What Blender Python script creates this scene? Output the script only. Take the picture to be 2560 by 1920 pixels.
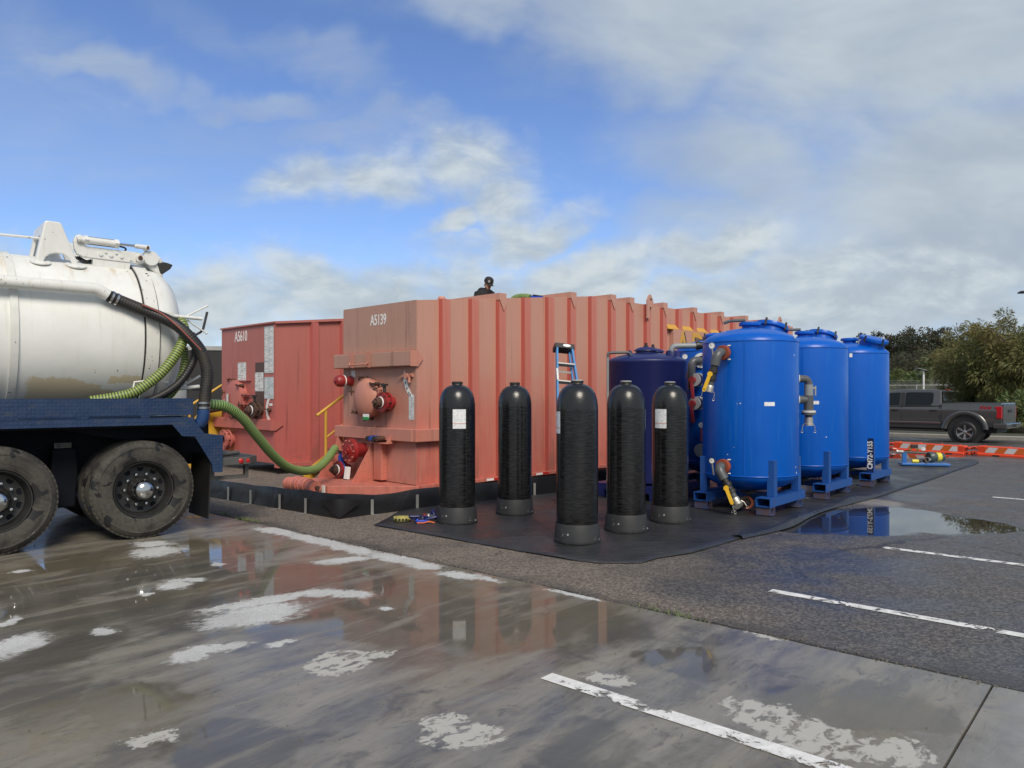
import bpy, bmesh, math, random
from mathutils import Vector, Matrix, Euler, noise as mnoise

for o in list(bpy.data.objects):
    bpy.data.objects.remove(o)
random.seed(7)
SC = bpy.context.scene
COL = SC.collection
R = math.radians

# ------------------------------------------------------------------ camera
CAM_H, F, HZ, CX = 1.58, 1860.0, 983.0, 1280.0
cam = bpy.data.cameras.new('camera')
cam.sensor_width = 36.0
cam.lens = 36.0 * F / 2560.0
cam.shift_y = (HZ - 960.0) / 2560.0
cam.clip_start, cam.clip_end = 0.05, 5000.0
cam_o = bpy.data.objects.new('camera', cam)
cam_o.location = (0, 0, CAM_H)
cam_o.rotation_euler = (R(90), 0, 0)
COL.objects.link(cam_o)
SC.camera = cam_o

# ------------------------------------------------------------------ exposure
SC.view_settings.view_transform = 'Standard'
SC.view_settings.look = 'None'
SC.view_settings.gamma = 1.0
SC.view_settings.exposure = 0.8
SC.view_settings.use_curve_mapping = False

# ------------------------------------------------------------------ sun
SUN_AZ = R(166)          # clockwise from +Y (view direction)
SUN_EL = R(44)
sun = bpy.data.lights.new('sun', 'SUN')
sun.energy = 1.9
sun.angle = R(24)
sun.color = (1.0, 0.90, 0.77)
sun_o = bpy.data.objects.new('sun', sun)
COL.objects.link(sun_o)
to_sun = Vector((math.sin(SUN_AZ) * math.cos(SUN_EL), math.cos(SUN_AZ) * math.cos(SUN_EL), math.sin(SUN_EL)))
sun_o.rotation_euler = to_sun.to_track_quat('Z', 'Y').to_euler()
sun_o.location = to_sun * 60


# ------------------------------------------------------------------ node helper
class NT:
    def __init__(self, tree):
        self.t = tree

    def new(self, typ, **kw):
        n = self.t.nodes.new(typ)
        for k, v in kw.items():
            setattr(n, k, v)
        return n

    def put(self, sock, v):
        if v is None:
            return
        if hasattr(v, 'is_linked') or hasattr(v, 'links'):
            self.t.links.new(v, sock)
        else:
            if sock.type == 'RGBA' and len(v) == 3:
                v = (*v, 1.0)
            sock.default_value = v

    def math(self, op, a, b=None, c=None, clamp=False):
        n = self.new('ShaderNodeMath', operation=op, use_clamp=clamp)
        self.put(n.inputs[0], a)
        self.put(n.inputs[1], b)
        self.put(n.inputs[2], c)
        return n.outputs[0]

    def vmath(self, op, a, b=None):
        n = self.new('ShaderNodeVectorMath', operation=op)
        self.put(n.inputs[0], a)
        if b is not None:
            if op == 'SCALE':
                self.put(n.inputs[3], b)
            else:
                self.put(n.inputs[1], b)
        return n.outputs['Value'] if op in ('LENGTH', 'DOT_PRODUCT') else n.outputs[0]

    def noise(self, vec, scale=5.0, detail=4.0, rough=0.55, dist=0.0, col=False):
        n = self.new('ShaderNodeTexNoise')
        self.put(n.inputs['Vector'], vec)
        n.inputs['Scale'].default_value = scale
        n.inputs['Detail'].default_value = detail
        n.inputs['Roughness'].default_value = rough
        n.inputs['Distortion'].default_value = dist
        return n.outputs['Color'] if col else n.outputs['Fac']

    def mapr(self, v, a, b, c=0.0, d=1.0, smooth=True):
        n = self.new('ShaderNodeMapRange')
        n.interpolation_type = 'SMOOTHSTEP' if smooth else 'LINEAR'
        n.clamp = True
        self.put(n.inputs[0], v)
        for i, x in enumerate((a, b, c, d)):
            self.put(n.inputs[1 + i], x)
        return n.outputs[0]

    def mix(self, f, a, b, blend='MIX'):
        n = self.new('ShaderNodeMix', data_type='RGBA', blend_type=blend)
        self.put(n.inputs[0], f)
        self.put(n.inputs[6], a)
        self.put(n.inputs[7], b)
        return n.outputs[2]

    def mixf(self, f, a, b):
        n = self.new('ShaderNodeMix', data_type='FLOAT')
        self.put(n.inputs[0], f)
        self.put(n.inputs[2], a)
        self.put(n.inputs[3], b)
        return n.outputs[0]

    def scalev(self, vec, s):
        return self.vmath('MULTIPLY', vec, s)

    def sep(self, vec):
        n = self.new('ShaderNodeSeparateXYZ')
        self.put(n.inputs[0], vec)
        return n.outputs

    def comb(self, x, y, z):
        n = self.new('ShaderNodeCombineXYZ')
        for i, q in enumerate((x, y, z)):
            self.put(n.inputs[i], q)
        return n.outputs[0]

    def bump(self, h, strength=0.3, dist=0.01, normal=None):
        n = self.new('ShaderNodeBump')
        n.inputs['Strength'].default_value = strength
        n.inputs['Distance'].default_value = dist
        self.put(n.inputs['Height'], h)
        self.put(n.inputs['Normal'], normal)
        return n.outputs[0]


# ------------------------------------------------------------------ sky with clouds
world = bpy.data.worlds.new('World')
SC.world = world
world.use_nodes = True
wt = world.node_tree
wt.nodes.clear()
W = NT(wt)
sky = W.new('ShaderNodeTexSky', sky_type='NISHITA')
sky.sun_disc = False
sky.sun_elevation = SUN_EL
sky.sun_rotation = SUN_AZ
sky.altitude = 20
sky.air_density = 1.0
sky.dust_density = 0.4
sky.ozone_density = 2.0
gen = W.new('ShaderNodeTexCoord').outputs['Generated']
dirn = W.vmath('NORMALIZE', gen)
dx, dy, dz = W.sep(dirn)
up = W.math('MAXIMUM', dz, 0.0)
den = W.math('ADD', up, 0.16)
cx = W.math('DIVIDE', dx, den)
cy = W.math('DIVIDE', dy, den)
P = W.comb(cx, cy, 0.35)
# place of the cloud masses, as directions (tangent plane of the view north, thousandths of a photograph pixel)
fy = W.math('MAXIMUM', dy, 0.08)
kx = W.math('MULTIPLY_ADD', W.math('DIVIDE', dx, fy), F / 1000.0, CX / 1000.0)
ky = W.math('MULTIPLY_ADD', W.math('DIVIDE', dz, fy), -F / 1000.0, HZ / 1000.0)
front = W.mapr(dy, 0.10, 0.35)
K = W.comb(kx, ky, 0.0)
wob1 = W.vmath('SUBTRACT', W.noise(K, 2.6, 3.0, 0.55, col=True), (0.5, 0.5, 0.5))
wob2 = W.vmath('SUBTRACT', W.noise(K, 9.0, 3.0, 0.6, col=True), (0.5, 0.5, 0.5))
KW = W.vmath('ADD', K, W.vmath('ADD', W.vmath('SCALE', wob1, 0.34), W.vmath('SCALE', wob2, 0.10)))


def cloud_field(vec, blobs):
    acc = None
    for (x, y, rx, ry, rot, wgt) in blobs:
        mp = W.new('ShaderNodeMapping', vector_type='TEXTURE')
        W.put(mp.inputs['Vector'], vec)
        mp.inputs['Location'].default_value = (x / 1000, y / 1000, 0)
        mp.inputs['Rotation'].default_value = (0, 0, R(rot))
        mp.inputs['Scale'].default_value = (rx / 1000, ry / 1000, 1)
        f = W.mapr(W.vmath('LENGTH', mp.outputs[0]), 0.15, 1.25, wgt, 0.0)
        acc = f if acc is None else W.math('MAXIMUM', acc, f)
    return acc


VEIL = [(1900, -900, 2300, 900, 0, 0.95), (200, -900, 1500, 700, 0, 0.75), (300, 330, 900, 260, 6, 0.30), (2350, 60, 900, 420, 0, 1.0), (1700, 20, 560, 300, 0, 0.85), (1250, 10, 330, 150, 0, 0.7), (2500, 520, 820, 420, 0, 1.0), (1900, 420, 460, 260, 20, 0.72),
        (250, 190, 420, 90, 14, 0.55), (620, 265, 330, 70, 8, 0.5), (820, 170, 260, 110, 30, 0.42), (880, 330, 360, 60, -8, 0.42), (60, 120, 240, 200, 0, 0.35), (500, 60, 260, 120, 30, 0.28), (2250, 800, 700, 190, 0, 0.9), (1750, 540, 330, 120, 0, 0.6)]
CUM = [(760, 455, 200, 85, -6, 0.75), (960, 425, 230, 100, -12, 0.8), (1180, 395, 230, 130, 0, 0.85), (1260, 480, 170, 130, 0, 0.85), (1110, 535, 140, 60, -30, 0.85), (1330, 560, 200, 85, -20, 0.95), (1150, 610, 220, 60, 0, 0.6),
       (480, 790, 420, 190, 0, 1.0), (850, 760, 420, 170, 0, 1.0), (1180, 740, 380, 160, -4, 1.0), (1480, 700, 340, 130, -6, 1.0), (1800, 650, 300, 120, -12, 1.0), (2050, 690, 300, 120, 0, 0.95), (2350, 740, 420, 130, 0, 0.9), (1900, 820, 700, 110, 0, 0.9), (60, 700, 330, 110, 0, 0.8), (1650, 790, 420, 70, 4, 0.8)]
# elsewhere in the sky the same broken cloud goes on at random
veil_n = W.noise(W.vmath('ADD', P, (0.9, 0.2, 0.0)), 0.62, 4.0, 0.52, 0.5)
cum_n = W.noise(W.comb(W.math('MULTIPLY', dx, 1.0), W.math('MULTIPLY', dz, 2.1), W.math('MULTIPLY', dy, 1.0)), 3.1, 5.0, 0.55, 0.15)
veil_r = W.mapr(veil_n, 0.28, 0.55, 0.2, 0.97)
cum_r = W.mapr(W.math('ADD', cum_n, W.mapr(up, 0.04, 0.5, 0.16, -0.08, smooth=False)), 0.45, 0.66)
vf = W.mixf(front, veil_r, cloud_field(KW, VEIL))
cf = W.mixf(front, cum_r, cloud_field(KW, CUM))
Kt = W.scalev(K, (1.0, 2.0, 1.0))
fib = W.noise(W.scalev(K, (0.8, 2.6, 1.0)), 2.4, 5.0, 0.62, 0.6)
bil = W.noise(Kt, 6.0, 6.0, 0.62, 0.35)
veil = W.mapr(W.math('ADD', vf, W.math('MULTIPLY', W.math('SUBTRACT', fib, 0.5), 0.55)), 0.02, 0.98)
cum = W.mapr(W.math('ADD', cf, W.math('MULTIPLY', W.math('SUBTRACT', bil, 0.5), 0.72)), 0.04, 1.05)
# sunlit tops and grey undersides
sh = W.noise(W.vmath('ADD', Kt, (0.018, 0.05, 0.0)), 6.0, 4.0, 0.60, 0.35)
sl = W.noise(Kt, 6.0, 4.0, 0.60, 0.35)
lit = W.mapr(W.math('ADD', W.math('SUBTRACT', sl, sh), W.math('MULTIPLY', W.math('SUBTRACT', W.noise(Kt, 2.4, 4.0, 0.5), 0.5), 0.5)), -0.26, 0.26)
tone = W.noise(W.scalev(K, (1.0, 2.2, 1.0)), 1.7, 4.0, 0.58, 0.3)
veil_c = W.mix(W.mapr(tone, 0.34, 0.66), (2.55, 3.02, 3.60), (3.25, 3.72, 4.12))
cum_c = W.mix(lit, (2.80, 3.28, 3.68), (3.95, 4.38, 4.62))
skyb = W.mix(1.0, sky.outputs[0], (0.67, 0.75, 0.96), 'MULTIPLY')
c1 = W.mix(veil, skyb, veil_c)
c2 = W.mix(cum, c1, cum_c)
below = W.mapr(dz, -0.06, 0.0)
c3 = W.mix(below, (1.0, 1.0, 1.0), c2)
bg = W.new('ShaderNodeBackground')
W.put(bg.inputs['Color'], c3)
bg.inputs['Strength'].default_value = 0.092
wo = W.new('ShaderNodeOutputWorld')
wt.links.new(bg.outputs[0], wo.inputs['Surface'])


# ------------------------------------------------------------------ pixel -> place (survey of the photograph)
def gz(y):
    return -0.0125 * (min(max(y, 14.0), 30.0) - 14.0)


def G(px, py):
    """point on the ground seen at a photograph pixel (2560 x 1920)"""
    s = (py - HZ) / F
    d = CAM_H / s
    if d > 14.0:
        d = (CAM_H - 0.0125 * 14.0) / (s - 0.0125)
    return Vector(((px - CX) / F * d, d, gz(d)))


def PD(px, py, d):
    """point at depth d seen at a photograph pixel"""
    return Vector(((px - CX) / F * d, d, CAM_H + (HZ - py) / F * d))


LU = Vector((0.659, 0.752, 0.0))     # lot axis running away to the right
LV = Vector((-0.752, 0.659, 0.0))    # lot axis running away to the left


# ------------------------------------------------------------------ mesh builder
def catmull(pts, n=8):
    pts = [Vector(p) for p in pts]
    out = []
    m = len(pts)
    for i in range(m - 1):
        p0 = pts[max(i - 1, 0)]
        p1, p2 = pts[i], pts[i + 1]
        p3 = pts[min(i + 2, m - 1)]
        for k in range(n):
            t = k / n
            out.append(0.5 * ((2 * p1) + (p2 - p0) * t + (2 * p0 - 5 * p1 + 4 * p2 - p3) * t * t
                              + (3 * p1 - p0 - 3 * p2 + p3) * t ** 3))
    out.append(pts[-1])
    return out


def resample(pts, step):
    out = [pts[0].copy()]
    acc = 0.0
    for a, b in zip(pts, pts[1:]):
        L = (b - a).length
        if L < 1e-9:
            continue
        pos = step - acc
        while pos <= L:
            out.append(a.lerp(b, pos / L))
            pos += step
        acc = L - (pos - step)
    return out


class MB:
    def __init__(self):
        self.v, self.f = [], []
        self.attr = None

    def add(self, vs, fs):
        b = len(self.v)
        self.v += [tuple(p) for p in vs]
        self.f += [tuple(b + i for i in q) for q in fs]
        return self

    def box(self, c, s, rz=0.0, M=None):
        x, y, z = s[0] / 2, s[1] / 2, s[2] / 2
        vs = [Vector(p) for p in ((-x, -y, -z), (x, -y, -z), (x, y, -z), (-x, y, -z),
                                  (-x, -y, z), (x, -y, z), (x, y, z), (-x, y, z))]
        m = M if M is not None else Matrix.Rotation(rz, 3, 'Z')
        c = Vector(c)
        return self.add([m @ p + c for p in vs],
                        [(0, 3, 2, 1), (4, 5, 6, 7), (0, 1, 5, 4), (1, 2, 6, 5), (2, 3, 7, 6), (3, 0, 4, 7)])

    def span(self, a, b):
        a, b = Vector(a), Vector(b)
        return self.box((a + b) / 2, [abs(q) for q in (b - a)])

    def bar(self, p0, p1, w, h, up=(0, 0, 1)):
        p0, p1 = Vector(p0), Vector(p1)
        z = (p1 - p0)
        L = z.length
        z.normalize()
        up = Vector(up)
        x = up.cross(z)
        if x.length < 1e-4:
            x = Vector((1, 0, 0)).cross(z)
        x.normalize()
        y = z.cross(x)
        M = Matrix((x, y, z)).transposed()
        return self.box((p0 + p1) / 2, (w, h, L), M=M)

    def rtube(self, p0, p1, w, h, t=0.008, up=(0, 0, 1)):
        """open rectangular tube"""
        p0, p1 = Vector(p0), Vector(p1)
        z = (p1 - p0).normalized()
        x = Vector(up).cross(z).normalized()
        y = z.cross(x)
        rings = []
        for p in (p0, p1):
            for (a, b) in ((w / 2, h / 2), (w / 2 - t, h / 2 - t)):
                rings.append([p + x * sx * a + y * sy * b for sx, sy in ((-1, -1), (1, -1), (1, 1), (-1, 1))])
        vs = [q for r in rings for q in r]
        fs = []
        for i in range(4):
            j = (i + 1) % 4
            fs += [(i, j, 8 + j, 8 + i), (4 + j, 4 + i, 12 + i, 12 + j),
                   (j, i, 4 + i, 4 + j), (8 + i, 8 + j, 12 + j, 12 + i)]
        return self.add(vs, fs)

    def loft(self, rings, caps=True, closed=False):
        n = len(rings[0])
        vs = [p for r in rings for p in r]
        fs = []
        m = len(rings)
        for i in range(m if closed else m - 1):
            i2 = (i + 1) % m
            for j in range(n):
                k = (j + 1) % n
                fs.append((i * n + j, i * n + k, i2 * n + k, i2 * n + j))
        if caps and not closed:
            fs.append(tuple(reversed(range(n))))
            fs.append(tuple((m - 1) * n + j for j in range(n)))
        return self.add(vs, fs)

    def lathe(self, prof, c=(0, 0, 0), axis=(0, 0, 1), n=32, a0=0.0, a1=None, caps=False):
        z = Vector(axis).normalized()
        x = Vector((1, 0, 0)) if abs(z.x) < 0.9 else Vector((0, 1, 0))
        x = (x - z * x.dot(z)).normalized()
        y = z.cross(x)
        c = Vector(c)
        full = a1 is None
        cnt = n if full else n + 1
        rings = []
        for (r, h) in prof:
            rings.append([c + z * h + (x * math.cos(a) + y * math.sin(a)) * max(r, 1e-4)
                          for a in ((2 * math.pi * k / n) if full else (a0 + (a1 - a0) * k / n) for k in range(cnt))])
        if full:
            return self.loft(rings, caps=caps)
        vs = [p for r in rings for p in r]
        fs = []
        for i in range(len(rings) - 1):
            for j in range(cnt - 1):
                fs.append((i * cnt + j, i * cnt + j + 1, (i + 1) * cnt + j + 1, (i + 1) * cnt + j))
        return self.add(vs, fs)

    def cyl(self, p0, p1, r, r1=None, n=16):
        p0, p1 = Vector(p0), Vector(p1)
        d = p1 - p0
        return self.lathe([(r, 0), (r if r1 is None else r1, d.length)], p0, d, n, caps=True)

    def tube(self, pts, r, n=10, band=None, caps=True):
        pts = [Vector(p) for p in pts]
        rings = []
        t = (pts[1] - pts[0]).normalized()
        x = Vector((0, 0, 1)).cross(t)
        if x.length < 1e-3:
            x = Vector((1, 0, 0)).cross(t)
        x.normalize()
        for i, p in enumerate(pts):
            t2 = (pts[min(i + 1, len(pts) - 1)] - pts[max(i - 1, 0)]).normalized()
            x = (x - t2 * x.dot(t2)).normalized()
            y = t2.cross(x)
            rr = r[i] if isinstance(r, (list, tuple)) else r
            rings.append([p + (x * math.cos(2 * math.pi * k / n) + y * math.sin(2 * math.pi * k / n)) * rr for k in range(n)])
        if band is not None:
            self.attr = [b for b in band for _ in range(n)]
        return self.loft(rings, caps=caps)

    def hose(self, pts, r, pitch=0.02, amp=0.006, n=12):
        path = resample(catmull(pts, 10), pitch / 4)
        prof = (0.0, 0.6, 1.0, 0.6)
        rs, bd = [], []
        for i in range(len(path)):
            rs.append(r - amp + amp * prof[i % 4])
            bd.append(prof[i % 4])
        return self.tube(path, rs, n, bd)

    def sphere(self, c, r, n=16, m=10, M=None):
        if not isinstance(r, (tuple, list)):
            r = (r, r, r)
        c = Vector(c)
        rings = []
        for i in range(m + 1):
            th = math.pi * i / m
            ring = []
            for k in range(n):
                a = 2 * math.pi * k / n
                p = Vector((r[0] * max(math.sin(th), 1e-3) * math.cos(a), r[1] * max(math.sin(th), 1e-3) * math.sin(a), -r[2] * math.cos(th)))
                ring.append((M @ p if M is not None else p) + c)
            rings.append(ring)
        return self.loft(rings)

    def torus(self, c, R_, r, axis=(0, 0, 1), n=32, m=8):
        prof = [(R_ + r * math.cos(2 * math.pi * k / m), r * math.sin(2 * math.pi * k / m)) for k in range(m + 1)]
        return self.lathe(prof, c, axis, n)

    def prism(self, poly, o, ux, uy, ext):
        """polygon (list of 2-D points) in the plane o + a*ux + b*uy, extruded by the vector ext"""
        o, ux, uy, ext = Vector(o), Vector(ux), Vector(uy), Vector(ext)
        n = len(poly)
        a = [o + ux * p[0] + uy * p[1] for p in poly]
        b = [p + ext for p in a]
        fs = [tuple(range(n)), tuple(reversed(range(n, 2 * n)))]
        fs += [(i, n + i, n + (i + 1) % n, (i + 1) % n) for i in range(n)]
        return self.add(a + b, fs)

    def elbow(self, p0, p1, p2, r, n=12, k=6):
        """pipe p0 -> p1 -> p2 with a rounded corner at p1"""
        p0, p1, p2 = Vector(p0), Vector(p1), Vector(p2)
        a = p1 + (p0 - p1).normalized() * min(r * 1.6, (p0 - p1).length * 0.9)
        b = p1 + (p2 - p1).normalized() * min(r * 1.6, (p2 - p1).length * 0.9)
        pts = [p0]
        for i in range(k + 1):
            t = i / k
            pts.append(a * (1 - t) ** 2 + p1 * 2 * t * (1 - t) + b * t * t)
        pts.append(p2)
        return self.tube(pts, r, n)

    def mesh(self, name, smooth=35):
        me = bpy.data.meshes.new(name)
        me.from_pydata(self.v, [], self.f)
        bm = bmesh.new()
        bm.from_mesh(me)
        bmesh.ops.recalc_face_normals(bm, faces=bm.faces)
        bm.to_mesh(me)
        bm.free()
        if self.attr is not None:
            at = me.attributes.new('band', 'FLOAT', 'POINT')
            at.data.foreach_set('value', self.attr[:len(me.vertices)])
        if smooth:
            me.shade_smooth()
            me.set_sharp_from_angle(angle=R(smooth))
        me.update()
        return me

    def build(self, name, mat, parent=None, smooth=35, bevel=0.0, loc=None):
        me = self.mesh(name, smooth)
        if mat is not None:
            me.materials.append(mat)
        o = bpy.data.objects.new(name, me)
        COL.objects.link(o)
        if parent is not None:
            o.parent = parent
        if loc is not None:
            o.location = loc
        if bevel:
            b = o.modifiers.new('bevel', 'BEVEL')
            b.width = bevel
            b.segments = 2
            b.limit_method = 'ANGLE'
            b.angle_limit = R(40)
        return o


def tag(o, label=None, cat=None, group=None, kind=None):
    if label:
        o['label'] = label
    if cat:
        o['category'] = cat
    if group:
        o['group'] = group
    if kind:
        o['kind'] = kind
    return o


def thing(name, label, cat, loc=(0, 0, 0), rotz=0.0, group=None):
    o = bpy.data.objects.new(name, None)
    o.empty_display_size = 0.2
    COL.objects.link(o)
    o.location = loc
    o.rotation_euler = (0, 0, rotz)
    return tag(o, label, cat, group)


def copy_tree(o, parent=None):
    c = o.copy()
    COL.objects.link(c)
    c.parent = parent
    for ch in [q for q in o.children]:
        copy_tree(ch, c)
    return c


def text_mesh(body, size, extrude=0.001, shear=0.0, bold=0.0, sx=1.0):
    cu = bpy.data.curves.new('lettering', 'FONT')
    cu.body = body
    cu.size = size
    cu.extrude = extrude
    cu.shear = shear
    cu.offset = bold
    cu.align_x = 'CENTER'
    cu.align_y = 'CENTER'
    o = bpy.data.objects.new('lettering_tmp', cu)
    COL.objects.link(o)
    dg = bpy.context.evaluated_depsgraph_get()
    me = bpy.data.meshes.new_from_object(o.evaluated_get(dg))
    bpy.data.objects.remove(o)
    bpy.data.curves.remove(cu)
    if sx != 1.0:
        me.transform(Matrix.Diagonal((sx, 1, 1, 1)))
    return me


def lettering(body, size, mat, parent, origin, right, up, name='lettering', **kw):
    """flat letters lying in the plane spanned by right / up (parent space)"""
    me = text_mesh(body, size, **kw)
    r, u = Vector(right).normalized(), Vector(up).normalized()
    M = Matrix((r, u, r.cross(u))).transposed().to_4x4()
    M.translation = Vector(origin)
    me.transform(M)
    me.materials.clear()
    me.materials.append(mat)
    o = bpy.data.objects.new(name, me)
    COL.objects.link(o)
    o.parent = parent
    return o


# ------------------------------------------------------------------ materials
def new_mat(name):
    m = bpy.data.materials.new(name)
    m.use_nodes = True
    m.node_tree.nodes.clear()
    n = NT(m.node_tree)
    out = n.new('ShaderNodeOutputMaterial')
    bs = n.new('ShaderNodeBsdfPrincipled')
    m.node_tree.links.new(bs.outputs[0], out.inputs[0])
    return m, n, bs, out


def pm(name, col, col2=None, rough=0.5, metal=0.0, nscale=4.0, var=0.6, bump=0.0, bscale=60.0,
       streak=0.0, streak_col=(0.1, 0.08, 0.06), speck=0.0, speck_col=(0.5, 0.5, 0.5), coat=0.0, spec=0.5, rvar=0.12,
       zfade=None):
    """general weathered surface: two-tone noise, vertical streaks, chips, uneven gloss"""
    m, n, b, out = new_mat(name)
    tc = n.new('ShaderNodeTexCoord').outputs['Object']
    c2 = col2 if col2 else tuple(x * 0.8 for x in col)
    nz = n.noise(tc, nscale, 6.0, 0.6, 0.2)
    f = n.mapr(nz, 0.5 - 0.25, 0.5 + 0.25)
    c = n.mix(n.math('MULTIPLY', f, var), col, c2)
    if zfade:      # (z0, z1, colour at z1): paint bleached over a height
        z = n.sep(tc)[2]
        zz = n.math('ADD', z, n.math('MULTIPLY', n.math('SUBTRACT', nz, 0.5), 0.8))
        c = n.mix(n.mapr(zz, zfade[0], zfade[1]), c, n.mix(n.math('MULTIPLY', f, 0.35), zfade[2], c2))
    if streak:
        sv = n.scalev(tc, (9.0, 9.0, 0.55))
        s = n.noise(sv, 2.2, 5.0, 0.6)
        s = n.mapr(s, 0.52, 0.75)
        c = n.mix(n.math('MULTIPLY', s, streak), c, streak_col)
    if speck:
        sp = n.noise(tc, 26.0, 3.0, 0.5)
        s2 = n.noise(tc, 5.0, 3.0, 0.5)
        k = n.mapr(n.math('MULTIPLY_ADD', s2, 0.35, sp), 0.92 - speck * 0.2, 0.95 - speck * 0.2)
        c = n.mix(k, c, speck_col)
    n.put(b.inputs['Base Color'], c)
    rn = n.noise(tc, nscale * 2.3, 4.0, 0.6)
    n.put(b.inputs['Roughness'], n.math('ADD', n.math('MULTIPLY', n.math('SUBTRACT', rn, 0.5), rvar * 2), rough, clamp=True))
    b.inputs['Metallic'].default_value = metal
    b.inputs['Specular IOR Level'].default_value = spec
    b.inputs['Coat Weight'].default_value = coat
    b.inputs['Coat Roughness'].default_value = 0.08
    if bump:
        h = n.noise(tc, bscale, 4.0, 0.6)
        n.put(b.inputs['Normal'], n.bump(h, bump, 0.01))
    return m


def sticker_mat(name, base=(0.75, 0.76, 0.76), ink=(0.25, 0.27, 0.3), rows=24.0, axis=2, amount=0.5):
    """printed sheet: rows of illegible small print"""
    m, n, b, out = new_mat(name)
    tc = n.new('ShaderNodeTexCoord').outputs['Generated']
    x, y, z = n.sep(tc)
    row = n.math('FRACT', n.math('MULTIPLY', z, rows))
    line = n.math('MULTIPLY', n.math('GREATER_THAN', row, 0.35), n.math('LESS_THAN', row, 0.8))
    wv = n.comb(n.math('MULTIPLY', n.math('ADD', x, y), 26.0), n.math('MULTIPLY', n.math('FLOOR', n.math('MULTIPLY', z, rows)), 7.3), 0.0)
    w = n.mapr(n.noise(wv, 1.0, 2.0, 0.5), 0.42, 0.5)
    blk = n.mapr(n.noise(n.scalev(tc, (2.0, 2.0, 3.5)), 1.6, 1.0, 0.5), 0.45, 0.5)
    f = n.math('MULTIPLY', n.math('MULTIPLY', line, w), blk)
    n.put(b.inputs['Base Color'], n.mix(n.math('MULTIPLY', f, amount), base, ink))
    b.inputs['Roughness'].default_value = 0.45
    return m
SC.render.engine = 'CYCLES'
SC.cycles.use_denoising = True
SC.cycles.max_bounces = 8
SC.cycles.transparent_max_bounces = 16


# ================================================================== GROUND
def patch_mask(n, pos, patches, soft=0.18, rag=None):
    """union of ragged ellipses lying on the ground: (px, py, width px, height px, slope)"""
    acc = None
    for (px, py, w, h, sl) in patches:
        c = G(px, py)
        a = G(px + w / 2, py + w / 2 * sl) - G(px - w / 2, py - w / 2 * sl)
        hy = (G(px, py - h / 2) - G(px, py + h / 2)).length / 2
        mp = n.new('ShaderNodeMapping', vector_type='TEXTURE')
        n.put(mp.inputs['Vector'], pos)
        mp.inputs['Location'].default_value = (c.x, c.y, 0)
        mp.inputs['Rotation'].default_value = (0, 0, math.atan2(a.y, a.x))
        mp.inputs['Scale'].default_value = (a.length / 2, hy, 100.0)
        L = n.vmath('LENGTH', mp.outputs[0])
        acc = L if acc is None else n.math('MINIMUM', acc, L)
    if rag is not None:
        acc = n.math('ADD', acc, rag)
    return n.mapr(acc, 1.0 - soft, 1.0 + soft, 1.0, 0.0)


def ground_pos(n, amt_a, amt_b, amt_c=0.02):
    pos = n.new('ShaderNodeNewGeometry').outputs['Position']
    a = n.vmath('SUBTRACT', n.noise(pos, 1.6, 3.0, 0.55, col=True), (0.5, 0.5, 0.5))
    b = n.vmath('SUBTRACT', n.noise(pos, 7.0, 4.0, 0.6, col=True), (0.5, 0.5, 0.5))
    c = n.vmath('SUBTRACT', n.noise(pos, 30.0, 3.0, 0.6, col=True), (0.5, 0.5, 0.5))
    d = n.vmath('ADD', n.vmath('ADD', n.vmath('SCALE', a, amt_a), n.vmath('SCALE', b, amt_b)), n.vmath('SCALE', c, amt_c))
    d = n.vmath('MULTIPLY', d, (1.0, 1.0, 0.0))
    return pos, n.vmath('ADD', pos, d)


EE_CONST = G(625, 1308).dot(LU)


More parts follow.
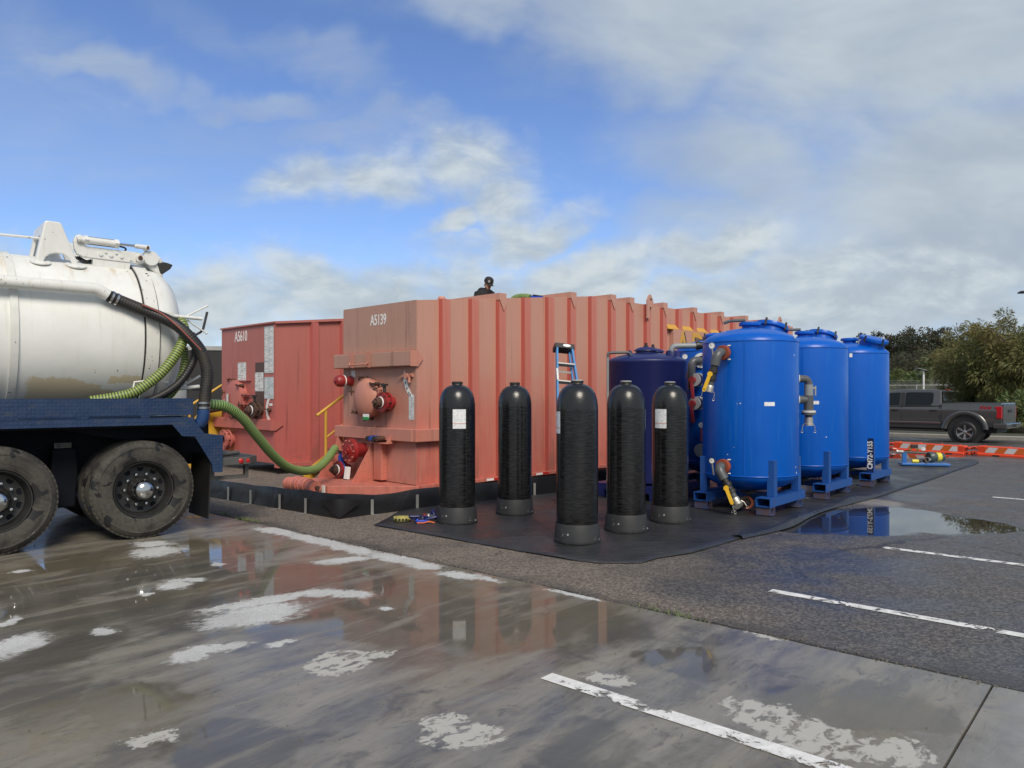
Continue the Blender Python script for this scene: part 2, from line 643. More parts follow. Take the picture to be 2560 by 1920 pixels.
def asphalt_material():
    m, n, b, out = new_mat('asphalt')
    pos, wp = ground_pos(n, 0.5, 0.16)
    x, y, z = n.sep(pos)
    agg = n.noise(pos, 95.0, 3.0, 0.7)
    vor = n.new('ShaderNodeTexVoronoi')
    n.put(vor.inputs['Vector'], pos)
    vor.inputs['Scale'].default_value = 62.0
    stone = n.sep(vor.outputs['Color'])[0]
    mid = n.noise(pos, 1.1, 6.0, 0.6, 0.3)
    big = n.noise(pos, 0.33, 4.0, 0.55, 0.2)
    # dry aggregate: warm grey chips
    dryc = n.mix(n.mapr(stone, 0.15, 0.95), (0.070, 0.057, 0.045), (0.36, 0.30, 0.24))
    dryc = n.mix(n.mapr(agg, 0.35, 0.62), dryc, (0.12, 0.098, 0.08))
    wetc = n.mix(n.mapr(stone, 0.2, 1.0), (0.032, 0.031, 0.030), (0.118, 0.112, 0.104))
    # wet towards the far right, dry strip beside the concrete (rain dried near the edge)
    e = n.vmath('DOT_PRODUCT', wp, tuple(LU))
    s = n.math('ADD', e, n.math('MULTIPLY', n.math('SUBTRACT', big, 0.5), 2.4))
    r = n.vmath('DOT_PRODUCT', wp, tuple(LV))
    wet = n.mapr(n.math('SUBTRACT', s, n.math('MULTIPLY', r, 0.62)), 2.4, 4.7)
    wet = n.math('MULTIPLY', wet, n.mapr(mid, 0.25, 0.62, 0.45, 1.0))
    pud = patch_mask(n, wp, [
        (2120, 1302, 330, 66, 0.02), (2290, 1300, 300, 62, 0.0), (2440, 1312, 190, 36, 0.0), (2000, 1318, 180, 34, -0.05),
        (2262, 1140, 110, 20, 0.1)], 0.09)
    damp = patch_mask(n, wp, [
        (2180, 1300, 760, 150, 0.02), (2380, 1170, 520, 110, 0.05), (2240, 1500, 620, 150, 0.2), (1750, 1480, 300, 60, 0.2)], 0.5)
    sand = patch_mask(n, wp, [(2195, 1257, 110, 20, 0.0)], 0.3)
    wet = n.math('MAXIMUM', wet, n.math('MULTIPLY', damp, 0.8))
    col = n.mix(wet, dryc, wetc)
    col = n.mix(n.math('MULTIPLY', sand, n.mapr(agg, 0.3, 0.6)), col, (0.30, 0.27, 0.22))
    col = n.mix(n.math('MULTIPLY', n.mapr(mid, 0.52, 0.75), 0.45), col, (0.035, 0.034, 0.035))
    col = n.mix(pud, col, (0.028, 0.027, 0.026))
    # tar band along the slab and fine cracks
    band = n.math('MULTIPLY', n.mapr(n.math('SUBTRACT', e, EE_CONST), 0.26, 0.04), 0.6)
    col = n.mix(band, col, (0.036, 0.034, 0.032))
    ck = n.new('ShaderNodeTexVoronoi', feature='DISTANCE_TO_EDGE')
    n.put(ck.inputs['Vector'], wp)
    ck.inputs['Scale'].default_value = 0.33
    crack = n.math('MULTIPLY', n.mapr(ck.outputs['Distance'], 0.008, 0.002), n.mapr(big, 0.46, 0.56))
    col = n.mix(n.math('MULTIPLY', crack, 0.8), col, (0.02, 0.02, 0.02))
    patchy = n.mapr(n.noise(n.scalev(pos, (0.5, 1.0, 1.0)), 0.9, 5.0, 0.6, 0.5), 0.5, 0.66)
    col = n.mix(n.math('MULTIPLY', patchy, 0.4), col, (0.045, 0.042, 0.040))
    n.put(b.inputs['Base Color'], col)
    rough = n.mixf(wet, 0.92, n.mapr(mid, 0.3, 0.7, 0.46, 0.28))
    n.put(b.inputs['Roughness'], n.mixf(pud, rough, 0.02))
    h = n.math('ADD', n.math('MULTIPLY', stone, 0.7), n.math('MULTIPLY', agg, 0.6))
    bmp = n.new('ShaderNodeBump')
    bmp.inputs['Distance'].default_value = 0.006
    n.put(bmp.inputs['Height'], h)
    n.put(bmp.inputs['Strength'], n.mixf(pud, n.mixf(wet, 0.75, 0.5), 0.0))
    n.put(b.inputs['Normal'], bmp.outputs[0])
    return m


CONCRETE_DRY = [
    (382, 1363, 95, 14, 0.05), (388, 1384, 130, 26, -0.12), (52, 1434, 46, 8, 0), (535, 1415, 36, 9, 0),
    (452, 1456, 110, 10, -0.05), (425, 1468, 80, 22, -0.15), (655, 1507, 290, 20, -0.18), (640, 1540, 250, 46, -0.22), (800, 1486, 120, 20, 0.0),
    (878, 1492, 90, 22, 0.1), (272, 1579, 54, 16, -0.2), (25, 1622, 120, 58, 0), (10, 1558, 42, 24, 0), (495, 1640, 130, 26, -0.35),
    (575, 1620, 120, 22, -0.12), (705, 1612, 60, 10, -0.2), (960, 1530, 34, 9, 0.2), (362, 1490, 36, 6, 0),
    (690, 1333, 110, 11, 0.22), (790, 1353, 150, 11, 0.24), (870, 1374, 120, 12, 0.25), (870, 1402, 150, 14, -0.12), (1000, 1400, 170, 15, 0.22),
    (1070, 1418, 90, 14, 0.1), (1150, 1440, 110, 18, 0.12), (1215, 1452, 60, 9, 0.2), (1420, 1490, 110, 9, 0.27), (1475, 1503, 60, 6, 0.25)]
CONCRETE_PALE = [
    (840, 1664, 150, 56, -0.1), (930, 1640, 110, 22, -0.15), (1146, 1845, 190, 74, -0.12), (1100, 1810, 110, 40, 0), (370, 1862, 110, 36, -0.3),
    (1525, 1708, 110, 34, 0.1), (1895, 1790, 190, 80, 0.0), (1990, 1830, 200, 90, 0.3), (2110, 1865, 210, 80, 0.25), (2230, 1890, 190, 70, 0.2),
    (1800, 1545, 160, 14, 0.24), (1900, 1590, 110, 12, 0.24)]
CONCRETE_PUDDLE = [
    (640, 1480, 980, 150, 0.10), (1000, 1540, 560, 130, 0.08), (1330, 1560, 520, 150, 0.05), (320, 1440, 620, 190, 0.05), (560, 1880, 330, 130, 0.0),
    (1690, 1660, 190, 80, 0.0), (2130, 1760, 470, 110, 0.15), (330, 1765, 300, 90, 0.0), (1480, 1880, 300, 130, 0.0), (150, 1600, 300, 150, 0), (80, 1760, 230, 90, 0)]


def concrete_material():
    m, n, b, out = new_mat('concrete')
    pos, wp = ground_pos(n, 0.26, 0.20, 0.07)
    ap = n.new('ShaderNodeVectorRotate', rotation_type='Z_AXIS')
    n.put(ap.inputs['Vector'], pos)
    ap.inputs['Angle'].default_value = R(-49)
    lot = ap.outputs[0]
    streak = n.noise(n.scalev(lot, (0.55, 2.2, 1.0)), 2.0, 7.0, 0.62, 0.4)
    blot = n.noise(pos, 2.6, 7.0, 0.65, 0.6)
    fine = n.noise(pos, 60.0, 4.0, 0.65)
    brush = n.noise(n.scalev(lot, (2.2, 6.5, 1.0)), 2.6, 6.0, 0.68, 1.1)
    mud = n.noise(n.scalev(lot, (0.4, 1.0, 1.0)), 0.75, 4.0, 0.55)
    ragn = n.noise(n.scalev(lot, (1.0, 1.7, 1.0)), 15.0, 5.0, 0.7, 0.4)
    rag = n.math('MULTIPLY', n.math('SUBTRACT', ragn, 0.47), 1.5)
    dry = patch_mask(n, wp, CONCRETE_DRY, 0.24, rag)
    halo = patch_mask(n, wp, CONCRETE_DRY, 0.45, n.math('SUBTRACT', rag, 0.25))
    pos2, wp2 = ground_pos(n, 0.22, 0.22, 0.11)
    pale = patch_mask(n, wp2, CONCRETE_PALE, 0.10)
    pale_in = n.math('MULTIPLY', pale, n.mapr(n.noise(n.scalev(lot, (1.0, 1.6, 1.0)), 9.0, 4.0, 0.62, 0.5), 0.40, 0.50))
    pos3, wp3 = ground_pos(n, 0.7, 0.2, 0.03)
    pud = patch_mask(n, wp3, CONCRETE_PUDDLE, 0.16)
    pud = n.math('MULTIPLY', pud, n.mapr(streak, 0.66, 0.5, 0.35, 1.0))
    wetc = n.mix(n.mapr(streak, 0.3, 0.68), (0.090, 0.081, 0.066), (0.240, 0.221, 0.180))
    wetc = n.mix(n.math('MULTIPLY', n.mapr(mud, 0.42, 0.66), 0.75), wetc, (0.150, 0.122, 0.072))
    wetc = n.mix(n.math('MULTIPLY', n.mapr(blot, 0.54, 0.70), 0.7), wetc, (0.048, 0.045, 0.044))
    wetc = n.mix(n.math('MULTIPLY', n.mapr(brush, 0.54, 0.68), 0.6), wetc, (0.052, 0.050, 0.052))
    wetc = n.mix(n.math('MULTIPLY', n.mapr(brush, 0.46, 0.34), 0.35), wetc, (0.23, 0.22, 0.195))
    damp = n.mix(n.mapr(blot, 0.3, 0.65), (0.17, 0.165, 0.155), (0.27, 0.265, 0.25))
    drym = n.mix(n.mapr(fine, 0.3, 0.7), (0.40, 0.405, 0.395), (0.54, 0.545, 0.53))
    e = n.vmath('DOT_PRODUCT', wp3, tuple(LV))
    dz1 = n.math('MULTIPLY', n.mapr(e, 0.9, 0.3), 0.85)                  # the panel at the right has dried a little
    col = n.mix(n.math('MAXIMUM', n.math('MULTIPLY', n.mapr(blot, 0.5, 0.36), 0.40), dz1), wetc, damp)
    col = n.mix(n.math('MULTIPLY', pud, 0.75), col, n.mix(n.mapr(mud, 0.4, 0.62), (0.066, 0.059, 0.045), (0.098, 0.080, 0.048)))
    col = n.mix(n.math('MULTIPLY', halo, 0.35), col, (0.24, 0.23, 0.20))
    col = n.mix(pale_in, col, (0.40, 0.39, 0.35))
    col = n.mix(n.math('MULTIPLY', dry, n.mapr(blot, 0.35, 0.62, 1.0, 0.78)), col, drym)
    n.put(b.inputs['Base Color'], col)
    drier = n.math('MAXIMUM', dry, n.math('MULTIPLY', pale_in, 0.9))
    film = n.math('MULTIPLY', n.math('SUBTRACT', 1.0, drier), n.mapr(blot, 0.30, 0.5, 0.65, 1.0))
    n.put(b.inputs['Roughness'], n.mixf(film, 0.85, 0.62))
    # the sheet of rain water over the slab: glossy film with its own surface
    n.put(b.inputs['Coat Weight'], n.math('MAXIMUM', n.math('MULTIPLY', film, n.mapr(streak, 0.3, 0.62, 1.0, 0.55)), n.math('MULTIPLY', pud, n.math('SUBTRACT', 1.0, drier))))
    ro = n.mapr(n.math('ADD', n.math('MULTIPLY', streak, 0.6), n.math('MULTIPLY', blot, 0.4)), 0.38, 0.62, 0.07, 0.24)
    n.put(b.inputs['Coat Roughness'], n.mixf(pud, ro, 0.025))
    b.inputs['Coat IOR'].default_value = 1.33
    rip = n.noise(n.scalev(lot, (1.0, 2.0, 1.0)), 16.0, 4.0, 0.6, 0.4)
    cb = n.new('ShaderNodeBump')
    cb.inputs['Distance'].default_value = 0.003
    n.put(cb.inputs['Height'], n.math('ADD', rip, n.math('MULTIPLY', fine, 0.35)))
    n.put(cb.inputs['Strength'], n.mixf(pud, 0.22, 0.02))
    n.put(b.inputs['Coat Normal'], cb.outputs[0])
    n.put(b.inputs['Normal'], n.bump(n.math('ADD', fine, n.math('MULTIPLY', blot, 1.5)), 0.35, 0.004))
    return m


def line_material():
    m, n, b, out = new_mat('worn_white_paint')
    pos = n.new('ShaderNodeNewGeometry').outputs['Position']
    a = n.noise(pos, 13.0, 6.0, 0.7, 0.6)
    c = n.noise(pos, 3.0, 4.0, 0.6, 0.2)
    worn = n.mapr(n.math('ADD', n.math('MULTIPLY', a, 0.65), n.math('MULTIPLY', c, 0.4)), 0.54, 0.585)
    n.put(b.inputs['Base Color'], n.mix(n.mapr(a, 0.3, 0.6), (0.80, 0.79, 0.76), (0.62, 0.61, 0.58)))
    b.inputs['Roughness'].default_value = 0.55
    tr = n.new('ShaderNodeBsdfTransparent')
    mx = n.new('ShaderNodeMixShader')
    n.put(mx.inputs[0], worn)
    m.node_tree.links.new(b.outputs[0], mx.inputs[1])
    m.node_tree.links.new(tr.outputs[0], mx.inputs[2])
    m.node_tree.links.new(mx.outputs[0], out.inputs[0])
    return m


M_ASPH, M_CONC, M_LINE = asphalt_material(), concrete_material(), line_material()

g = MB()
xs = [-900, -60, -20, 0, 20, 60, 900]
ys = [-200, 0, 8, 14, 22, 30, 60, 200, 1500]
vs = [(x, y, gz(y)) for y in ys for x in xs]
fs = [(j * 7 + i, j * 7 + i + 1, (j + 1) * 7 + i + 1, (j + 1) * 7 + i) for j in range(len(ys) - 1) for i in range(6)]
g.add(vs, fs)
asphalt = tag(g.build('asphalt_lot', M_ASPH, smooth=0), kind='structure')

# concrete apron: panels divided by sawn joints, its far edge against the asphalt
EA = G(625, 1308)
EE = EA.dot(LU)                 # position of the edge along LU
apron = bpy.data.objects.new('concrete_apron', None)
COL.objects.link(apron)
tag(apron, kind='structure')
cuts = [-13.0, -8.3, -3.8, 0.69, 5.18, 9.7, 14.2, 18.7]
cuts_u = [EE, EE - 5.2, EE - 10.4]
for a, c in zip(cuts, cuts[1:]):
    for q, r in zip(cuts_u, cuts_u[1:]):
        sl = MB()
        p = [LU * (q - 0.0) + LV * (a + 0.006), LU * (q - 0.0) + LV * (c - 0.006), LU * (r + 0.012) + LV * (c - 0.006), LU * (r + 0.012) + LV * (a + 0.006)]
        # the asphalt edge of the slab is chipped and not quite straight
        top = []
        steps = 46
        for i in range(steps + 1):
            w = p[0].lerp(p[1], i / steps)
            if q == EE:
                w = w + LU * (mnoise.noise(w * 2.1) * 0.022 + mnoise.noise(w * 9.0) * 0.010)
            top.append(w)
        top += [p[2], p[3]]
        nn = len(top)
        vv = [(t.x, t.y, 0.014) for t in top] + [(t.x, t.y, -0.1) for t in top]
        sl.add(vv, [tuple(range(nn))] + [(i, nn + i, nn + (i + 1) % nn, (i + 1) % nn) for i in range(nn)])
        sl.build('concrete_slab', M_CONC, apron, smooth=0)


def strip(p0, p1, w, z, name, mat, parent):
    s = MB()
    d = (p1 - p0).normalized()
    nrm = Vector((-d.y, d.x, 0)) * w / 2
    s.add([Vector((q.x, q.y, gz(q.y) + z)) for q in (p0 - nrm, p1 - nrm, p1 + nrm, p0 + nrm)], [(0, 1, 2, 3)])
    return s.build(name, mat, parent, smooth=0)


# painted bay lines
a = G(1366, 1697)
strip(a, a - LV * 4.2, 0.105, 0.018, 'painted_line', M_LINE, apron)
for px, py, L in ((1926, 1477, 4.6), (2208, 1369, 4.6), (2480, 1243, 4.0)):
    a = G(px, py)
    strip(a, a - LV * L, 0.10, 0.004, 'painted_line', M_LINE, asphalt)

# grit and weeds in the joint between slab and asphalt
M_GRIT = pm('grit', (0.10, 0.09, 0.075), (0.22, 0.2, 0.17), rough=0.9, nscale=40)
M_SOIL = pm('joint_dirt', (0.022, 0.02, 0.017), (0.05, 0.043, 0.034), rough=0.95, nscale=30, bump=0.6, bscale=90)
jd = MB()
n_j = 160
top = []
for i in range(n_j + 1):
    w = LU * EE + LV * (-8 + 20.0 * i / n_j)
    top.append((w + LU * (0.045 + 0.03 * mnoise.noise(w * 3.3)), w - LU * 0.03))
vv = [Vector((q.x, q.y, 0.005)) for t in top for q in t]
jd.add(vv, [(2 * i, 2 * i + 1, 2 * i + 3, 2 * i + 2) for i in range(n_j)])
jd.build('joint_dirt', M_SOIL, asphalt, smooth=0)
gr = MB()
rnd = random.Random(3)
for i in range(900):
    w = LU * (EE + rnd.uniform(-0.05, 0.09) * abs(rnd.gauss(0.6, 0.5))) + LV * rnd.uniform(-7.5, 7.0)
    s = rnd.uniform(0.004, 0.013)
    gr.box((w.x, w.y, 0.008 + s / 2), (s, s * rnd.uniform(0.6, 1.3), s * 0.8), rnd.uniform(0, 3))
for i in range(110):
    q = G(rnd.uniform(0, 2560), rnd.uniform(1330, 1900))
    s = rnd.uniform(0.002, 0.007)
    gr.box((q.x, q.y, 0.014 + s / 2), (s, s, s), rnd.uniform(0, 3))
tag(gr.build('loose_grit', M_GRIT, smooth=0), 'loose stones and grit lying along the joint between concrete and asphalt', 'gravel', kind='stuff')
M_WEED = pm('weed_leaf', (0.09, 0.15, 0.03), (0.16, 0.19, 0.05), rough=0.7)
wd = MB()
for i in range(260):
    k = rnd.choice([(600, 1303, 0.1), (612, 1304, 0.08), (640, 1308, 0.12), (560, 1290, 0.08), (1650, 1535, 0.12), (1700, 1548, 0.2)])
    q = G(k[0], k[1]) + LV * rnd.gauss(0, k[2]) + LU * rnd.gauss(0.02, 0.012)
    h = rnd.uniform(0.012, 0.06)
    a = rnd.uniform(0, 6.28)
    t = Vector((math.cos(a), math.sin(a), 0))
    s = Vector((-t.y, t.x, 0)) * 0.004
    wd.add([q - s + Vector((0, 0, 0.01)), q + s + Vector((0, 0, 0.01)), q + t * h * 0.7 + Vector((0, 0, h))], [(0, 1, 2)])
tag(wd.build('weeds', M_WEED, smooth=0), 'small green weeds sprouting along the edge of the concrete', 'weeds', kind='stuff')

# ================================================================== RUBBER MAT under the vessels
def mat_material():
    m, n, b, out = new_mat('black_liner')
    pos = n.new('ShaderNodeNewGeometry').outputs['Position']
    big = n.noise(pos, 1.2, 6.0, 0.6, 0.5)
    scr = n.noise(n.scalev(pos, (3.0, 14.0, 1.0)), 2.0, 6.0, 0.7, 0.8)
    dust = n.math('MULTIPLY', n.mapr(big, 0.46, 0.66), n.mapr(scr, 0.45, 0.62))
    chalk = n.mapr(n.noise(n.scalev(pos, (4.0, 9.0, 1.0)), 2.4, 7.0, 0.75, 1.2), 0.67, 0.74)
    c = n.mix(n.math('MULTIPLY', dust, 0.45), (0.026, 0.027, 0.030), (0.082, 0.082, 0.085))
    c = n.mix(n.math('MULTIPLY', chalk, 0.5), c, (0.30, 0.29, 0.27))
    n.put(b.inputs['Base Color'], c)
    n.put(b.inputs['Roughness'], n.mapr(big, 0.3, 0.66, 0.30, 0.58))
    h = n.math('ADD', n.math('MULTIPLY', n.noise(pos, 2.2, 5.0, 0.55, 1.6), 1.0), n.math('MULTIPLY', scr, 0.10))
    fw = n.noise(n.scalev(pos, (0.6, 3.2, 1.0)), 1.5, 4.0, 0.55, 0.6)
    n.put(b.inputs['Normal'], n.bump(n.math('ADD', n.math('ADD', h, n.math('MULTIPLY', fw, 0.8)), n.math('MULTIPLY', n.math('POWER', n.math('SUBTRACT', 1.0, n.math('ABSOLUTE', n.math('MULTIPLY_ADD', n.noise(pos, 1.4, 3.0, 0.5, 0.8), 4.0, -2.0))), 3.0), 0.22)), 0.6, 0.05))
    return m


M_MATT = mat_material()
k = 1.15732
outline_px = [(808, 1136), (900, 1152), (1000, 1170), (1120, 1192), (1240, 1212), (1290, 1218), (1385, 1218), (1420, 1208), (1495, 1196), (1600, 1165),
              (1700, 1141), (1745, 1118), (1790, 1101), (1880, 1078), (1950, 1055), (2010, 1036), (2060, 1018), (2112, 999), (2075, 994), (2040, 996), (1980, 999), (1920, 996)]
outl = [G(x * k, y * k) for x, y in outline_px]
outl += [Vector((5.4, 17.2, 0)), Vector((1.2, 13.4, 0)), Vector((-0.95, 10.75, 0)), G(860 * k, 1108 * k)]
bm = bmesh.new()
bv = [bm.verts.new((p.x, p.y, 0.012)) for p in outl]
bm.faces.new(bv)
bmesh.ops.triangulate(bm, faces=bm.faces)
for it in range(5):
    ed = [e for e in bm.edges if e.calc_length() > 0.24]
    if ed:
        bmesh.ops.subdivide_edges(bm, edges=ed, cuts=1)
        bmesh.ops.triangulate(bm, faces=bm.faces)
for v in bm.verts:
    q = Vector((v.co.x, v.co.y, 0))
    rim = 0.0 if not v.is_boundary else max(0.0, mnoise.noise(q * 1.7 + Vector((3, 1, 0)))) * 0.05
    v.co.z = gz(v.co.y) + 0.014 + 0.007 * mnoise.noise(q * 2.3) + 0.004 * mnoise.noise(q * 6.1) + rim * (1.0 if q.x > 3.3 else 0.2)
bmesh.ops.recalc_face_normals(bm, faces=bm.faces)
me = bpy.data.meshes.new('rubber_mat')
bm.to_mesh(me)
bm.free()
me.shade_smooth()
me.materials.append(M_MATT)
ground_liner = bpy.data.objects.new('liner_mat', me)
COL.objects.link(ground_liner)
sol = ground_liner.modifiers.new('thickness', 'SOLIDIFY')
sol.thickness = 0.008
tag(ground_liner, 'large black rubber liner mat spread under the black and blue vessels', 'mat')
# turned-up folds along the free right hand edge
fold = MB()
path = [p for p in outl[9:19]]
fine_path = resample(catmull(path, 8), 0.05)
rings = []
for i, p in enumerate(fine_path):
    t = (fine_path[min(i + 1, len(fine_path) - 1)] - fine_path[max(i - 1, 0)]).normalized()
    nr = Vector((-t.y, t.x, 0))
    hgt = 0.022 + 0.11 * max(0.0, mnoise.noise(p * 0.85 + Vector((1.3, 0.2, 0))) - 0.12) + 0.02 * abs(mnoise.noise(p * 3.0))
    wob = 0.03 * mnoise.noise(p * 2.6)
    z0 = gz(p.y) + 0.012
    prof = [(-0.03, 0.0), (-0.012, hgt * 0.75), (0.02 + wob, hgt), (0.05 + wob, hgt * 0.72), (0.10 + hgt * 0.6, 0.016)]
    rings.append([p + nr * (a - 0.0) + Vector((0, 0, z0 - p.z + b)) for a, b in prof])
vs = [q for r in rings for q in r]
nn = len(rings[0])
fold.add(vs, [(i * nn + j, i * nn + j + 1, (i + 1) * nn + j + 1, (i + 1) * nn + j) for i in range(len(rings) - 1) for j in range(nn - 1)])
fold.build('edge_fold', M_MATT, ground_liner, smooth=60)
# ================================================================== FRAC TANKS
def tank_paint(name, faded, fresh, dirt, zsplit=(0.2, 2.6)):
    """red oxide paint, bleached and chalked by the sun, with vertical rain streaks"""
    m, n, b, out = new_mat(name)
    tc = n.new('ShaderNodeTexCoord').outputs['Object']
    x, y, z = n.sep(tc)
    nz = n.noise(tc, 1.3, 6.0, 0.6, 0.3)
    st = n.noise(n.scalev(tc, (14.0, 14.0, 0.5)), 1.6, 6.0, 0.62)
    st2 = n.noise(n.scalev(tc, (40.0, 40.0, 0.9)), 1.0, 4.0, 0.6)
    zz = n.math('ADD', z, n.math('MULTIPLY', n.math('SUBTRACT', nz, 0.5), 1.6))
    fade = n.mapr(zz, zsplit[0], zsplit[1])
    c = n.mix(fade, fresh, faded)
    c = n.mix(n.math('MULTIPLY', n.mapr(st, 0.42, 0.72), 0.38), c, tuple(q * 1.06 for q in faded))
    c = n.mix(n.math('MULTIPLY', n.mapr(st2, 0.5, 0.75), 0.22), c, dirt)
    sp = n.noise(tc, 30.0, 4.0, 0.6)
    c = n.mix(n.math('MULTIPLY', n.mapr(n.math('MULTIPLY_ADD', nz, 0.4, sp), 0.88, 0.93), 0.7), c, (0.10, 0.045, 0.03))
    run = n.noise(n.scalev(tc, (5.0, 5.0, 0.22)), 1.3, 5.0, 0.65)
    c = n.mix(n.math('MULTIPLY', n.mapr(run, 0.60, 0.72), 0.45), c, tuple(q * 0.62 for q in dirt))
    grime = n.math('MULTIPLY', n.mapr(zz, 0.75, -0.1), n.mapr(n.noise(tc, 6.0, 5.0, 0.65), 0.4, 0.62))
    c = n.mix(n.math('MULTIPLY', grime, 0.4), c, (0.16, 0.085, 0.06))
    scr = n.mapr(n.noise(n.scalev(tc, (3.0, 3.0, 26.0)), 1.2, 5.0, 0.7, 0.6), 0.70, 0.74)
    c = n.mix(n.math('MULTIPLY', scr, 0.35), c, tuple(min(q * 1.5, 0.7) for q in faded))
    n.put(b.inputs['Base Color'], c)
    n.put(b.inputs['Roughness'], n.mapr(nz, 0.3, 0.7, 0.48, 0.66))
    w = n.noise(n.scalev(tc, (1.0, 1.0, 0.35)), 1.7, 3.0, 0.5)
    n.put(b.inputs['Normal'], n.bump(n.math('ADD', w, n.math('MULTIPLY', sp, 0.02)), 0.25, 0.05))
    return m


M_SALMON = tank_paint('salmon_paint', (0.50, 0.262, 0.196), (0.52, 0.135, 0.100), (0.30, 0.13, 0.09))
M_NOSE = tank_paint('nose_paint', (0.43, 0.24, 0.18), (0.52, 0.20, 0.155), (0.26, 0.12, 0.085), (0.6, 2.2))
M_SALMON_F = tank_paint('salmon_fitting', (0.50, 0.215, 0.155), (0.52, 0.155, 0.115), (0.2, 0.08, 0.06), (0.2, 1.4))
M_RED = tank_paint('red_oxide_paint', (0.42, 0.140, 0.115), (0.46, 0.110, 0.098), (0.24, 0.08, 0.065))
M_REDF = tank_paint('red_oxide_fitting', (0.45, 0.155, 0.13), (0.46, 0.12, 0.10), (0.16, 0.065, 0.05))
M_VRED = pm('valve_red', (0.30, 0.020, 0.022), (0.20, 0.02, 0.02), rough=0.42, streak=0.3, streak_col=(0.12, 0.05, 0.04))
M_RUST = pm('rusty_bolt', (0.085, 0.040, 0.025), (0.04, 0.025, 0.02), rough=0.8, bump=0.4)
M_BLKST = pm('black_steel', (0.018, 0.018, 0.018), (0.035, 0.033, 0.03), rough=0.45)
M_YEL = pm('safety_yellow', (0.62, 0.36, 0.03), (0.50, 0.30, 0.06), rough=0.45, streak=0.25, streak_col=(0.4, 0.3, 0.15))
M_WHITE = pm('white_print', (0.80, 0.80, 0.79), (0.7, 0.7, 0.69), rough=0.5)
M_STICK = sticker_mat('notice_sheet', base=(0.70, 0.70, 0.68), ink=(0.12, 0.13, 0.14), rows=11, amount=0.9)
M_STICK2 = sticker_mat('notice_sheet_dense', base=(0.58, 0.62, 0.63), ink=(0.14, 0.17, 0.18), rows=18, amount=0.85)
M_GREEN = pm('tag_green', (0.02, 0.28, 0.06), rough=0.5)
M_BLUEV = pm('valve_blue', (0.02, 0.07, 0.38), rough=0.4)
M_REFL = pm('reflector_white', (0.8, 0.8, 0.8), rough=0.3)
M_REFLR = pm('reflector_red', (0.5, 0.02, 0.02), rough=0.3)
M_DKPATCH = pm('bare_patch', (0.085, 0.05, 0.042), (0.12, 0.06, 0.05), rough=0.6)


def roof_z(t):
    return 2.98 + min(t, 4.2) * 0.107


def hatch_manway(root, c, r, mat, clamps=6, dome=0.06, sticker=M_STICK, lid_mat=None):
    """round hatch on the nose (plane x = c.x, facing -x): flange, domed lid, wing-nut clamps, hinge"""
    c = Vector(c)
    fl = MB()
    fl.lathe([(r * 0.98, 0), (r * 0.98, 0.10), (r * 1.07, 0.10), (r * 1.07, 0.135), (r * 0.9, 0.135)], c, (-1, 0, 0), 36)
    fl.build('manway_flange', mat, root)
    ld = MB()
    ld.lathe([(r * 1.05, 0.137), (r * 1.05, 0.155), (r * 0.9, 0.162 + dome * 0.35), (r * 0.6, 0.16 + dome * 0.8), (r * 0.3, 0.16 + dome), (0, 0.16 + dome * 1.02)], c, (-1, 0, 0), 36)
    lid = ld.build('manway_lid', lid_mat or mat, root, smooth=50)
    for i in range(clamps):
        a = 2 * math.pi * (i + 0.3) / clamps
        d = Vector((0, math.cos(a), math.sin(a)))
        p = c + d * r * 1.10
        cl = MB()
        cl.box(p + Vector((-0.10, 0, 0)), (0.09, 0.05, 0.05), M=Matrix.Rotation(a, 3, 'X'))
        cl.cyl(p + Vector((-0.05, 0, 0)), p + Vector((-0.24, 0, 0)) + d * 0.02, 0.012, n=8)
        tn = Vector((0, -d.z, d.y))
        cl.bar(p + Vector((-0.20, 0, 0)) - tn * 0.055 - d * 0.02, p + Vector((-0.20, 0, 0)) + tn * 0.055 + d * 0.02, 0.02, 0.02)
        cl.build('wing_clamp', M_RUST, root)
    hg = MB()
    for dz in (-0.11, 0.09):
        hg.box(c + Vector((-0.09, -r * 1.18, dz)), (0.12, 0.13, 0.03))
        hg.cyl(c + Vector((-0.12, -r * 1.24, dz - 0.05)), c + Vector((-0.12, -r * 1.24, dz + 0.05)), 0.022, n=10)
    hg.build('hinge', mat, root)
    st = MB()
    st.span(c + Vector((-0.222, 0.05, -0.09)), c + Vector((-0.226, 0.13, 0.10)))
    st.build('sticker', sticker, root, smooth=0)
    return lid


